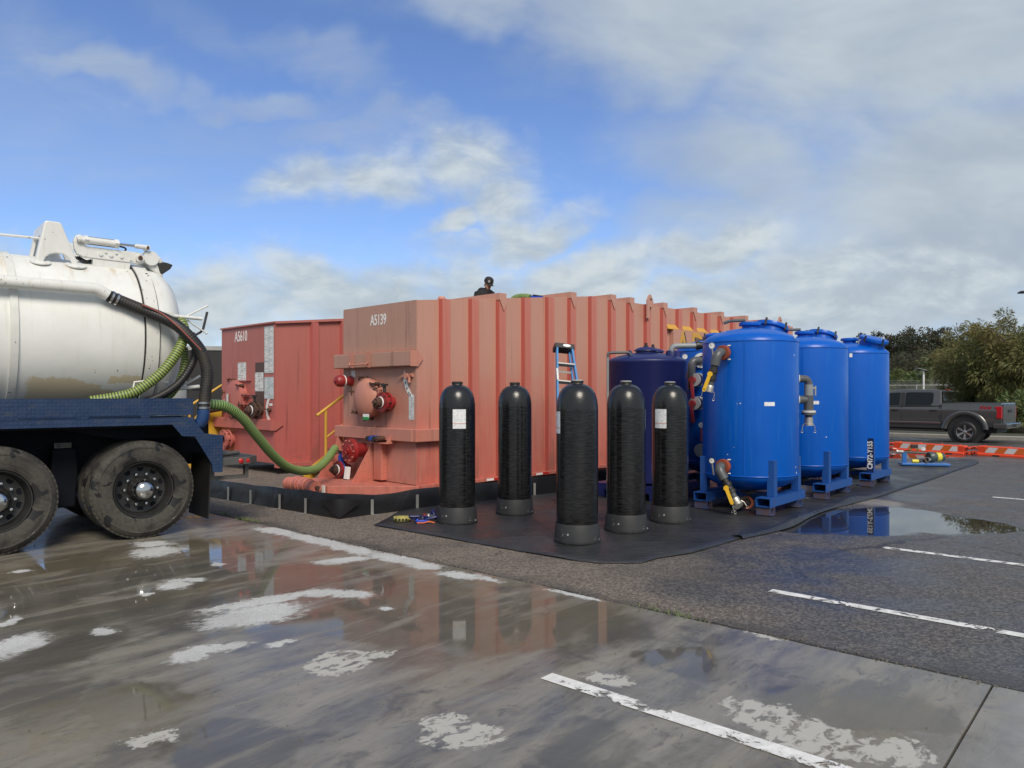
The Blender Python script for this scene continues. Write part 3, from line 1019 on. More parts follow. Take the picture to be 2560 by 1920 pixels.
def flange_valve(root, c, r, mat, lever=True, cap=True, stem=M_RUST):
    """butterfly valve on a stub pipe with a capped end, facing -x"""
    c = Vector(c)
    v = MB()
    v.lathe([(r * 0.55, 0), (r * 0.55, 0.10), (r, 0.10), (r, 0.13), (r * 0.8, 0.13), (r * 0.8, 0.19), (r, 0.19), (r, 0.225), (r * 0.5, 0.225)], c, (-1, 0, 0), 24)
    vb = v.build('valve_body', mat, root)
    for i in range(8):
        a = 2 * math.pi * i / 8
        p = c + Vector((0, math.cos(a), math.sin(a))) * r * 0.88
        q = MB()
        q.cyl(p + Vector((-0.09, 0, 0)), p + Vector((-0.245, 0, 0)), 0.011, n=6)
        q.build('bolt', stem, vb)
    if cap:
        k = MB()
        k.lathe([(r * 0.5, 0.22), (r * 0.52, 0.30), (r * 0.40, 0.33), (r * 0.22, 0.33), (r * 0.2, 0.37), (0, 0.37)], c, (-1, 0, 0), 16)
        k.build('camlock_cap', stem, root)
        rr = MB()
        rr.torus(c + Vector((-0.24, 0, 0)), r * 0.5, 0.012, (1, 0, 0), 20, 6)
        rr.build('gasket_ring', M_WHITE, root)
    if lever:
        lv = MB()
        p = c + Vector((-0.16, 0, r * 0.9))
        lv.cyl(p, p + Vector((0, 0, 0.12)), 0.025, n=10)
        lv.box(p + Vector((0, 0, 0.13)), (0.07, 0.10, 0.03))
        lv.bar(p + Vector((0, 0.02, 0.145)), p + Vector((-0.04, 0.34, 0.15)), 0.03, 0.012)
        lv.bar(p + Vector((0, 0.02, 0.115)), p + Vector((-0.02, 0.30, 0.05)), 0.014, 0.012)
        lv.build('lever_handle', M_BLKST, root)


def wall_with_roof(root, LEN, WID, mat, nose):
    # side, back, roof: one shell open at the nose, which is a plate of its own
    pts = [0.0, 4.2, LEN]
    sh = MB()
    v = []
    for t in pts:
        v += [(t, 0, 0.20), (t, 0, roof_z(t)), (t, WID, roof_z(t)), (t, WID, 0.20)]
    f = []
    for i in range(2):
        a, c = i * 4, i * 4 + 4
        for j in range(4):
            k2 = (j + 1) % 4
            f.append((a + j, a + k2, c + k2, c + j))
    f.append((8, 9, 10, 11))
    sh.add(v, f)
    sh.build('shell', mat, root, smooth=0)
    nz = MB()
    nz.span((-0.012, 0.0, 0.20), (0.004, WID, roof_z(0) + 0.004))
    nz.build('nose_plate', nose, root, smooth=0)


def stiff_rib(root, t, h, mat, share=None):
    o = bpy.data.objects.new('rib', share)
    COL.objects.link(o)
    o.parent = root
    o.location = (t, 0, 0)
    o.scale = (1, 1, h)
    return o


def rib_mesh(mat, w=0.17, d=0.075, fresh=None):
    m = MB()
    m.prism([(0, 0), (0.012, -d), (w, -d), (w + 0.012, 0)], (0, 0.002, 0.0), (1, 0, 0), (0, 1, 0), (0, 0, 1))
    me = m.mesh('rib', 0)
    me.materials.append(mat)
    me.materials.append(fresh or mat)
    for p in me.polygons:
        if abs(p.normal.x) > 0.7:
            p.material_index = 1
    return me


# ------------------------------------------------------------------ the salmon tank in front
T1 = thing('frac_tank', 'faded salmon steel tank numbered A5139 with ribbed side wall', 'tank', (-1.43, 11.18, 0), math.atan2(0.718, 0.696))
L1, W1 = 13.3, 1.95
wall_with_roof(T1, L1, W1, M_SALMON, M_NOSE)
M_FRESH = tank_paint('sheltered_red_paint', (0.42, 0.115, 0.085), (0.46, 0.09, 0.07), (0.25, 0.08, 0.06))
rm = rib_mesh(M_SALMON, fresh=M_FRESH)
ribs_t = [0.43 + 0.617 * i for i in range(21)]
for t in ribs_t:
    stiff_rib(T1, t, roof_z(t) - 0.20 + (0.012 if t < 0.5 else 0.0), M_SALMON, rm).location = (t, 0, 0.20)
for i in (2, 5, 7, 8, 10, 12, 14, 16, 18):
    t = ribs_t[i]
    zb = roof_z(t)
    bmx = MB()
    bmx.span((t + 0.0, -0.085, zb - 0.03), (t + 0.17, W1 + 0.05, zb + 0.085))
    bmx.build('roof_beam', M_SALMON, T1, smooth=0)
    gs = MB()
    gs.prism([(0.0, 0), (0.175, 0), (0.11, -0.2)], (t, -0.078, zb - 0.01), (1, 0, 0), (0, 0, 1), (0, -0.014, 0))
    gs.build('beam_gusset', M_SALMON, T1, smooth=0)
for i in (9, 19):
    t = ribs_t[i] + 0.05
    zb = roof_z(t)
    lg = MB()
    pts = [(-0.09, -0.30), (0.0, -0.30), (0.0, -0.06), (0.13, -0.06), (0.13, 0.08), (0.05, 0.19), (0.01, 0.20), (-0.03, 0.17), (-0.09, 0.08)]
    lg.prism(pts, (t, -0.095, zb), (1, 0, 0), (0, 0, 1), (0, -0.03, 0))
    lg.build('lifting_lug', M_SALMON, T1, smooth=0)
    ho = MB()
    ho.cyl((t + 0.04, -0.124, zb + 0.10), (t + 0.04, -0.128, zb + 0.10), 0.026, n=12)
    ho.build('lug_hole', M_BLKST, T1)
rl = MB()
rl.span((-0.02, -0.11, 0.145), (L1, 0.0, 0.20))
rl.build('bottom_rail', M_SALMON, T1, smooth=0, bevel=0.004)
sk = MB()
sk.span((0.3, 0.35, 0.02), (L1, 0.5, 0.15))
sk.span((0.3, W1 - 0.5, 0.02), (L1, W1 - 0.35, 0.15))
sk.build('skid_runner', M_SALMON, T1, smooth=0)
for i in range(10):
    t = 1.35 + i * 1.2
    for dt, mm, nm in ((0.0, M_REFL, 'reflector'), (0.17, M_REFLR, 'reflector')):
        q = MB()
        q.span((t + dt, -0.114, 0.155), (t + dt + 0.16, -0.110, 0.19))
        q.build(nm, mm, T1, smooth=0)
# nose fittings
ub = MB()
ub.span((-0.14, -0.02, 1.99), (-0.012, W1 + 0.10, 2.22))
ub.build('upper_beam', M_NOSE, T1, smooth=0, bevel=0.012)
up_ = MB()
up_.prism([(-0.145, 1.985), (0.0, 1.985), (0.10, 2.105), (0.0, 2.225), (-0.145, 2.225)], (0, -0.032, 0), (1, 0, 0), (0, 0, 1), (0, 0.010, 0))
up_.build('beam_end_plate', M_SALMON_F, T1, smooth=0)
for w in (1.45, 0.98):
    br = MB()
    br.prism([(0, 0), (0.13, 0.02), (0.13, 0.22), (0, 0.25)], (-0.148, w, 1.985), (0, 1, 0), (0, 0, 1), (-0.012, 0, 0))
    br.build('bracket_plate', M_VRED if False else M_SALMON_F, T1, smooth=0)
rb = MB()
rb.tube([(-0.17, 1.52, 2.07), (-0.20, 1.50, 2.03), (-0.20, 1.04, 2.04), (-0.17, 1.02, 2.06)], 0.012, 8)
rb.build('bracket_rod', M_SALMON_F, T1)
lb = MB()
lb.span((-0.11, -0.02, 0.85), (-0.012, W1 + 0.12, 1.04))
lb.build('lower_beam', M_NOSE, T1, smooth=0, bevel=0.01)
lb2 = MB()
lb2.span((-0.10, -0.115, 0.85), (0.44, -0.001, 1.04))
lb2.build('lower_beam_return', M_SALMON_F, T1, smooth=0, bevel=0.01)
hatch_manway(T1, (-0.012, 1.10, 1.50), 0.30, M_SALMON_F, dome=0.09)
flange_valve(T1, (-0.012, 0.58, 1.44), 0.155, M_VRED)
tg = MB()
tg.span((-0.37, 0.70, 1.20), (-0.374, 0.86, 1.26))
tg.build('valve_tag', M_WHITE, T1, smooth=0)
tg = MB()
tg.span((-0.375, 0.70, 1.17), (-0.379, 0.86, 1.215))
tg.build('valve_tag', M_GREEN, T1, smooth=0)
pc = MB()
c = Vector((-0.012, 1.72, 1.78))
pc.lathe([(0.09, 0), (0.09, 0.02), (0.07, 0.03), (0.07, 0.14), (0.095, 0.15)], c, (-1, 0, 0), 18)
pc.build('vent_stub', M_VRED, T1)
pc = MB()
pc.lathe([(0.097, 0.165), (0.097, 0.25), (0.07, 0.29), (0.02, 0.30), (0.02, 0.33), (0, 0.33)], c, (-1, 0, 0), 18)
pc.build('vent_cap', M_VRED, T1)
pc = MB()
pc.lathe([(0.092, 0.147), (0.099, 0.147), (0.099, 0.166), (0.092, 0.166)], c, (-1, 0, 0), 18)
pc.build('gasket_ring', M_WHITE, T1)
# level gauge: arc scale, pointer
sc_ = MB()
arc = []
for i in range(9):
    a = R(95 + 60 * i / 8)
    arc.append((0.52 * math.cos(a) + 0.15, 0.52 * math.sin(a)))
inner = [(x + 0.0 - 0.085 * (1 if True else 0), y - 0.02) for x, y in reversed(arc)]
poly = [(0.27, 2.0 - 0.05), (0.30, 1.93), (0.27, 1.82), (0.22, 1.70), (0.16, 1.63), (0.10, 1.59), (0.20, 1.60), (0.27, 1.66), (0.33, 1.75), (0.355, 1.84), (0.355, 1.9)]
poly = [(0.28, 1.93), (0.245, 1.90), (0.245, 1.85), (0.225, 1.78), (0.17, 1.66), (0.07, 1.52), (0.12, 1.53), (0.20, 1.58), (0.26, 1.66), (0.30, 1.76), (0.31, 1.85)]
sc_.prism(poly, (-0.016, 0, 0), (0, 1, 0), (0, 0, 1), (-0.003, 0, 0))
sc_.build('gauge_scale', M_WHITE, T1, smooth=0)
for (w, z) in ((0.275, 1.86), (0.255, 1.74), (0.215, 1.655), (0.165, 1.59), (0.135, 1.56)):
    q = MB()
    q.box((-0.022, w, z), (0.004, 0.02, 0.028))
    q.build('gauge_mark', M_BLKST, T1, smooth=0)
pt = MB()
pt.prism([(0.42, 1.80), (0.20, 1.90), (0.17, 1.85)], (-0.05, 0, 0), (0, 1, 0), (0, 0, 1), (-0.01, 0, 0))
pt.cyl((-0.012, 0.15, 1.84), (-0.10, 0.15, 1.84), 0.045, n=12)
pt.cyl((-0.03, 0.20, 1.84), (-0.03, 0.06, 1.86), 0.035, n=10)
pt.cyl((-0.05, 0.12, 1.84), (-0.05, 0.12, 1.74), 0.025, n=8)
pt.build('gauge_pointer', M_SALMON_F, T1)
for (a, c2, mm) in (((0.05, 1.18), (0.175, 1.56), M_STICK2), ((1.60, 1.97), (1.70, 2.09), M_STICK)):
    q = MB()
    lo, hi = a, c2
    if mm is M_STICK:
        lo, hi = (1.60, 1.84), (1.71, 1.96)
    q.span((-0.0155, lo[0], lo[1]), (-0.0125, hi[0], hi[1]))
    q.build('sticker', mm, T1, smooth=0)
lettering('A5139', 0.235, M_WHITE, T1, (-0.0145, 0.96, 2.74), (0, -1, 0), (0, 0, 1), sx=0.68, bold=0.004)
ln = MB()
ln.span((-0.016, 0.0, 2.235), (-0.0125, W1, 2.25))
ln.build('weld_line', M_SALMON_F, T1, smooth=0)
# lower nose: gusset plates, flanged outlet, plug box, deck
def gusset(w, t=0.014):
    q = MB()
    q.prism([(-0.012, 0.19), (-0.50, 0.19), (-0.24, 0.60), (-0.15, 0.72), (-0.06, 1.06), (-0.012, 1.06)], (0, w, 0), (1, 0, 0), (0, 0, 1), (0, t, 0))
    q.build('nose_gusset', M_SALMON_F, T1, smooth=0)


gusset(0.98)
gusset(1.96)
fo = MB()
c = Vector((-0.012, 1.36, 0.66))
fo.lathe([(0.115, 0), (0.115, 0.22), (0.192, 0.22), (0.192, 0.255), (0.189, 0.262), (0.189, 0.30), (0.11, 0.30), (0.105, 0.315), (0.0, 0.315)], c, (-1, 0, 0), 30)
fob = fo.build('flanged_outlet', M_VRED, T1)
for i in range(10):
    a = 2 * math.pi * i / 10
    p = c + Vector((-0.30, 0.162 * math.cos(a), 0.162 * math.sin(a)))
    q = MB()
    q.cyl(p, p + Vector((-0.018, 0, 0)), 0.014, n=6)
    q.build('bolt', M_SALMON_F, fob)
q = MB()
q.cyl(c + Vector((-0.31, 0, 0)), c + Vector((-0.35, 0, 0)), 0.06, n=12)
q.torus(c + Vector((-0.36, -0.01, -0.04)), 0.032, 0.010, (1, 0, 0.3), 14, 6)
q.build('plug', M_VRED, fob)
bx = MB()
bx.span((-0.20, 0.50, 0.80), (-0.012, 0.92, 0.815))
bx.prism([(-0.20, 0.815), (-0.012, 0.815), (-0.012, 0.95), (-0.10, 0.95)], (0, 0.50, 0), (1, 0, 0), (0, 0, 1), (0, 0.012, 0))
bx.span((-0.10, 0.512, 0.94), (-0.012, 0.92, 0.952))
bx.build('plug_shelf', M_SALMON_F, T1, smooth=0)
for i, mm in enumerate((M_BLKST, M_BLUEV, M_BLKST, M_RUST)):
    q = MB()
    w = 0.93 - 0.085 * i
    q.cyl((-0.03, w, 0.885), (-0.25, w + 0.01, 0.87), 0.038, n=12)
    q.build('plug_socket', mm, T1)
ch = MB()
ch.span((-0.13, 0.72, 0.22), (-0.013, 0.92, 0.80))
ch.build('box_channel', M_SALMON_F, T1, smooth=0, bevel=0.006)
# deck in front of the nose, tapering from the right corner
dk = MB()
deck_poly = [(0.0, -0.10), (-0.95, 0.95), (-0.98, 2.02), (-0.02, 2.02)]
dk.prism(deck_poly, (0, 0, 0.05), (1, 0, 0), (0, 1, 0), (0, 0, 0.14))
dk.build('nose_deck', M_SALMON_F, T1, smooth=0, bevel=0.008)
q = MB()
a, c2 = Vector((-0.95, 0.95, 0)), Vector((0.0, -0.10, 0))
q.bar((-0.957, 1.00, 0.125), (-0.957, 1.16, 0.125), 0.008, 0.13)
q.build('white_plate', M_WHITE, T1, smooth=0)
for i, (w, r_) in enumerate(((1.15, 0.10), (1.36, 0.115), (1.58, 0.115), (1.80, 0.10))):
    q = MB()
    q.lathe([(0.0, -0.095), (r_ * 0.93, -0.095), (r_, -0.085), (r_, 0.03), (r_ * 1.06, 0.035), (r_ * 1.06, 0.06), (r_, 0.065), (r_, 0.085), (r_ * 0.9, 0.095), (0.0, 0.095)], (-1.07, w, 0.06 + r_), (0, 1, 0), 18)
    q.build('deck_roller', M_SALMON_F, T1)
q = MB()
q.cyl((-1.07, 1.0, 0.165), (-1.07, 2.0, 0.165), 0.03, n=10)
q.build('roller_shaft', M_RUST, T1)
# blue-necked valve on the deck
vt = MB()
c = Vector((-0.012, 1.58, 0.36))
flange_valve(T1, (-0.10, 1.64, 0.34), 0.14, M_VRED, lever=False)
q = MB()
q.cyl((-0.26, 1.64, 0.44), (-0.26, 1.64, 0.60), 0.03, n=10)
q.box((-0.26, 1.64, 0.52), (0.07, 0.07, 0.10))
q.torus((-0.26, 1.64, 0.34), 0.10, 0.035, (1, 0, 0), 22, 8)
q.build('valve_neck', M_BLUEV, T1)
q = MB()
q.box((-0.26, 1.64, 0.62), (0.09, 0.06, 0.03))
q.bar((-0.26, 1.62, 0.635), (-0.30, 1.95, 0.655), 0.03, 0.012)
q.bar((-0.26, 1.62, 0.61), (-0.28, 1.90, 0.56), 0.012, 0.012)
q.build('lever_handle', M_BLKST, T1)
# white document pouch leaning behind the valve
q = MB()
q.box((-0.30, 1.40, 0.30), (0.05, 0.10, 0.20), M=Matrix.Rotation(R(8), 3, 'Y'))
q.build('document_box', M_WHITE, T1, smooth=0, bevel=0.004)
# name panel on the side: raised flat panel with sloped cap pieces and big letters
pn = MB()
pn.span((6.98, -0.098, 2.12), (11.6, -0.002, 2.97))
pn.build('name_panel', M_SALMON, T1, smooth=0)
M_LYEL = pm('letter_yellow', (0.60, 0.33, 0.04), (0.52, 0.30, 0.08), rough=0.55, streak=0.2, streak_col=(0.5, 0.25, 0.15))
for i in range(10, 18):
    t = ribs_t[i]
    q = MB()
    q.add([(t + 0.18, -0.098, 2.975), (t + 0.61, -0.098, 2.975), (t + 0.60, -0.012, 3.075), (t + 0.18, -0.012, 3.075), (t + 0.18, -0.098, 2.965), (t + 0.61, -0.098, 2.965), (t + 0.60, -0.005, 2.965), (t + 0.18, -0.005, 2.965)],
          [(0, 1, 2, 3), (4, 7, 6, 5), (0, 4, 5, 1), (1, 5, 6, 2), (2, 6, 7, 3), (3, 7, 4, 0)])
    q.build('panel_cap', M_LYEL, T1, smooth=0)
for i, chh in enumerate('ADLER'):
    x0 = 7.36 + i * 0.64
    lettering(chh, 0.98, M_BLKST, T1, (x0 + 0.055, -0.1000, 2.54), (1, 0, 0), (0, 0, 1), name='letter_shadow', sx=0.80, shear=0.0, bold=0.012)
    lettering(chh, 0.98, M_LYEL, T1, (x0, -0.1035, 2.56), (1, 0, 0), (0, 0, 1), name='letter', sx=0.80, shear=0.0, bold=0.012)
# rooftop gear glimpsed above the edge
q = MB()
q.lathe([(0.07, 0), (0.07, 0.05), (0.05, 0.09), (0.0, 0.1)], (1.0, 0.6, roof_z(1.0)), (0, 0, 1), 14)
q.build('roof_vent', M_SALMON_F, T1)

# ------------------------------------------------------------------ the dark red tank behind
T2 = thing('frac_tank', 'dark red steel tank numbered A5610 standing behind the salmon one', 'tank', (-4.64, 14.58, 0), math.atan2(0.718, 0.696))
L2, W2 = 13.3, 2.32
wall_with_roof(T2, L2, W2, M_RED, M_RED)
t2r = [0.76 + 0.70 * i for i in range(18)]
rm2 = rib_mesh(M_RED, 0.15, 0.09)
for t in t2r:
    stiff_rib(T2, t, roof_z(t) - 0.24, M_RED, rm2).location = (t, 0, 0.20)
q = MB()
q.add([(-0.03, -0.06, 2.985), (4.2, -0.09, 2.985 + 0.449), (L2, -0.09, 3.434), (-0.03, -0.06, 2.94), (4.2, -0.09, 3.37), (L2, -0.09, 3.37),
       (-0.03, 0.04, 2.985), (4.2, 0.04, 3.434), (L2, 0.04, 3.434)], [(0, 1, 4, 3), (1, 2, 5, 4), (0, 6, 7, 1), (1, 7, 8, 2)])
q.build('top_rail', M_REDF, T2, smooth=0)
q = MB()
q.span((-0.05, -0.02, 2.955), (0.01, W2, 2.985))
q.build('nose_edge', M_REDF, T2, smooth=0)
q = MB()
q.span((-0.02, -0.13, 0.12), (L2, 0, 0.20))
q.build('bottom_rail', M_REDF, T2, smooth=0)
for t in (1.45, 3.2, 5.2):
    q = MB()
    q.span((t, -0.134, 0.135), (t + 0.28, -0.130, 0.185))
    q.build('reflector', M_REFL, T2, smooth=0)
q = MB()
q.span((-0.11, -0.02, 0.85), (-0.012, W2 + 0.2, 1.06))
q.build('lower_beam', M_REDF, T2, smooth=0, bevel=0.01)
q = MB()
q.prism([(-0.11, 0.85), (0.0, 0.85), (0.16, 0.955), (0.0, 1.06), (-0.11, 1.06)], (0, -0.032, 0), (1, 0, 0), (0, 0, 1), (0, 0.010, 0))
q.build('beam_end_plate', M_REDF, T2, smooth=0)
hatch_manway(T2, (-0.012, 1.48, 1.47), 0.36, M_REDF, dome=0.03)
flange_valve(T2, (-0.012, 0.52, 1.24), 0.17, M_RUST)
flange_valve(T2, (-0.02, 1.78, 0.60), 0.21, M_REDF, lever=False, cap=False)
q = MB()
q.span((-0.0155, 0.42, 1.22), (-0.0125, 0.79, 2.20))
q.build('bare_patch', M_DKPATCH, T2, smooth=0)
for (w0, z0, w1, z1, mm) in ((0.03, 1.98, 0.40, 2.90, M_STICK2), (0.03, 1.47, 0.40, 1.90, M_STICK2), (0.44, 1.62, 0.79, 2.0, M_STICK), (1.18, 1.82, 1.55, 2.22, M_STICK), (2.05, 1.30, 2.2, 1.46, M_STICK), (0.08, 1.33, 0.2, 1.38, M_WHITE)):
    q = MB()
    q.span((-0.0205, w0, z0), (-0.0165, w1, z1))
    q.build('sticker', mm, T2, smooth=0)
for i in range(4):
    q = MB()
    z = 2.0 + i * 0.225
    q.span((-0.0230, 0.045, z), (-0.0208, 0.205, z + 0.20))
    q.span((-0.0230, 0.225, z), (-0.0208, 0.385, z + 0.20))
    q.build('sticker', M_STICK, T2, smooth=0)
# gauge arc
q = MB()
arc = [(0.42 - 0.0 - 0.16 * math.sin(R(a)) * -1 - 0.18, 1.22 + 0.27 * (a / 90.0)) for a in range(-70, 71, 14)]
outer, inn = [], []
for i in range(11):
    a = R(-62 + 124 * i / 10)
    outer.append((0.06 + 0.29 * math.cos(a), 1.0 + 0.26 + 0.29 * math.sin(a)))
    inn.append((0.06 + 0.20 * math.cos(a), 1.0 + 0.26 + 0.29 * math.sin(a) * 0.86))
q.prism(outer + inn[::-1], (-0.016, 0, 0.0), (0, 1, 0), (0, 0, 1), (-0.003, 0, 0))
q.build('gauge_scale', M_WHITE, T2, smooth=0)
q = MB()
q.cyl((-0.012, 0.16, 1.25), (-0.07, 0.16, 1.25), 0.04, n=12)
q.bar((-0.06, 0.16, 1.25), (-0.06, 0.30, 1.27), 0.012, 0.02)
q.build('gauge_pointer', M_RUST, T2)
q = MB()
q.span((-0.05, 0.95, 1.955 - 0.12), (-0.012, 1.98, 1.97 - 0.12))
q.build('drip_rail', M_REDF, T2, smooth=0)
q = MB()
q.cyl((-0.02, 2.12, 1.30), (-0.35, 2.36, 1.22), 0.085, n=14)
q.cyl((-0.35, 2.36, 1.22), (-0.42, 2.41, 1.20), 0.11, n=14)
q.build('side_coupling', M_RUST, T2)
lettering('A5610', 0.30, M_WHITE, T2, (-0.0145, 1.42, 2.76), (0, -1, 0), (0, 0, 1), sx=0.70, bold=0.004)

# ------------------------------------------------------------------ access stairs between and beside the tanks
def stair(origin, rotz, label, top=2.25, n=9):
    root = thing('access_stair', label, 'stair', origin, rotz)
    run = 0.36
    for i in range(n):
        s = MB()
        z = top * (i + 1) / n
        s.span((i * run, 0.0, z - 0.03), (i * run + 0.30, 0.62, z))
        s.build('tread', M_YEL, root, smooth=0)
    for y in (0.0, 0.62):
        s = MB()
        s.bar((-0.05, y, 0.05), (n * run, y, top - 0.05), 0.03, 0.2)
        s.build('stringer', M_YEL, root, smooth=0)
    s = MB()
    s.span((n * run, 0.0, top - 0.04), (n * run + 1.3, 0.66, top))
    s.build('landing', M_YEL, root, smooth=0)
    for (x, y) in ((n * run + 0.1, 0.62), (n * run + 1.2, 0.62), (n * run + 1.2, 0.05), (n * run + 0.1, 0.05)):
        s = MB()
        s.span((x - 0.03, y - 0.03, 0.0), (x + 0.03, y + 0.03, top - 0.04))
        s.build('landing_post', M_YEL, root, smooth=0)
    for y in (0.03,):
        s = MB()
        s.cyl((0.02, y, 0.02), (0.02, y, 1.28), 0.024, n=10)
        s.build('rail_post', M_YEL, root)
        s = MB()
        s.cyl((-0.16, y, 1.19), (n * run, y, top + 1.12), 0.026, n=10)
        s.build('handrail', M_YEL, root)
        s = MB()
        s.cyl((0.02, y, 0.80), (n * run, y, top + 0.62), 0.018, n=10)
        s.build('mid_rail', M_YEL, root)
    return root


ang = math.atan2(0.718, 0.696)
uu, ww = Vector((0.696, 0.718, 0)), Vector((-0.718, 0.696, 0))
o1 = Vector((-1.43, 11.18, 0)) + uu * 0.02 + ww * 2.55
stair(o1, ang, 'yellow steel stair with handrail climbing between the two red tanks')
o2 = Vector((-4.64, 14.58, 0)) + uu * (-0.62) + ww * 2.55
st2 = stair(o2, ang, 'yellow steel stair at the left side of the dark red tank')
q = MB()
q.prism([(-0.35, 0.45), (0.9, 0.45), (0.9, 1.32), (0.25, 1.25)], (0, -0.03, 0), (1, 0, 0), (0, 0, 1), (0, 0.012, 0))
q.build('side_plate', M_YEL, st2, smooth=0)

# ------------------------------------------------------------------ containment berm
M_BERM = pm('berm_vinyl', (0.010, 0.010, 0.012), (0.016, 0.016, 0.018), rough=0.40, nscale=2.0, bump=0.0, rvar=0.1)
bn = NT(M_BERM.node_tree)
tcb = bn.new('ShaderNodeTexCoord').outputs['Object']
bs_ = [x for x in M_BERM.node_tree.nodes if x.type == 'BSDF_PRINCIPLED'][0]
bn.put(bs_.inputs['Normal'], bn.bump(bn.noise(tcb, 1.5, 3.0, 0.5, 1.0), 0.45, 0.05))
berm = thing('containment_berm', 'black vinyl spill berm folded up around the feet of both red tanks', 'berm')
bl = [G(400, 1222), G(551, 1247), G(640, 1262), G(740, 1279), G(848, 1298), G(940, 1285), G(1042, 1273), G(1095, 1267), G(1200, 1255), G(1335, 1240), G(1480, 1224), G(1640, 1207), G(1780, 1193)]
tops = [0.27, 0.27, 0.27, 0.29, 0.31, 0.25, 0.27, 0.27, 0.27, 0.28, 0.28, 0.28, 0.28]
wall = MB()
rings = []
path, th = [], []
for i in range(len(bl) - 1):
    nseg = 8
    for j in range(nseg):
        t = j / nseg
        path.append(bl[i].lerp(bl[i + 1], t))
        th.append(tops[i] + (tops[i + 1] - tops[i]) * t)
path.append(bl[-1])
th.append(tops[-1])
for i, p in enumerate(path):
    t = (path[min(i + 1, len(path) - 1)] - path[max(i - 1, 0)]).normalized()
    inn_ = Vector((-t.y, t.x, 0))
    h = th[i] + 0.018 * mnoise.noise(p * 2.2)
    z0 = gz(p.y)
    pr = []
    for (a, zz) in ((0.0, 0.004), (0.0, 0.06), (0.012, 0.5), (0.02, 0.95), (0.03, 1.0), (0.045, 0.97), (0.06, 0.5), (0.05, 0.02)):
        wv = 0.035 * mnoise.noise(Vector((p.x * 2.0, p.y * 2.0, zz * 1.3))) * math.sin(math.pi * min(zz, 1.0))
        pr.append(p + inn_ * (a + wv) + Vector((0, 0, z0 - p.z + h * zz)))
    rings.append(pr)
vs = [q2 for r in rings for q2 in r]
nn = len(rings[0])
wall.add(vs, [(i * nn + j, i * nn + j + 1, (i + 1) * nn + j + 1, (i + 1) * nn + j) for i in range(len(rings) - 1) for j in range(nn - 1)])
wall.build('berm_wall', M_BERM, berm, smooth=60)
# folded corner of the vinyl
fc = MB()
cn = G(848, 1298)
fc.add([cn + Vector((0, -0.012, 0.006)), cn + Vector((-0.30, 0.20, 0.20)), cn + Vector((-0.14, 0.06, 0.24)), cn + Vector((0.02, 0.0, 0.25)), cn + Vector((0.2, 0.10, 0.23)), cn + Vector((0.26, 0.17, 0.2))],
       [(0, 2, 1), (0, 3, 2), (0, 4, 3), (0, 5, 4)])
fc.build('corner_fold', M_BERM, berm, smooth=60)
fl = MB()
fl.add([bl[0] + Vector((0, 0, 0.006)), bl[4] + Vector((0, 0.05, 0.006)), bl[8] + Vector((0, 0.05, 0.006)), bl[12] + Vector((0, 0.05, 0.006)), Vector((9.0, 22.0, gz(22) + 0.006)), Vector((-2.0, 26.0, gz(26) + 0.006)), Vector((-7.5, 17.5, gz(17.5) + 0.006))], [tuple(range(7))])
fl.build('berm_floor', M_BERM, berm, smooth=0)
M_ALU = pm('dull_aluminium', (0.40, 0.40, 0.38), (0.5, 0.5, 0.48), rough=0.45, metal=0.6)
for (px, py) in ((577, 1250), (638, 1260), (706, 1272), (771, 1283), (940, 1287), (1040, 1273), (1336, 1240), (1480, 1225)):
    b_ = G(px, py)
    j = min(range(len(path)), key=lambda i: (path[i] - b_).length)
    t = (path[min(j + 1, len(path) - 1)] - path[max(j - 1, 0)]).normalized()
    no = Vector((t.y, -t.x, 0))
    q = MB()
    p0 = path[j] + no * 0.014
    q.bar(p0 + Vector((0, 0, 0.0)), p0 + Vector((0, 0, 0.20)), 0.042, 0.006, up=no)
    q.bar(p0 + no * 0.0 + Vector((0, 0, 0.006)), p0 + no * 0.14 + Vector((0, 0, 0.006)), 0.042, 0.006)
    q.build('angle_bracket', M_ALU, berm, smooth=0)
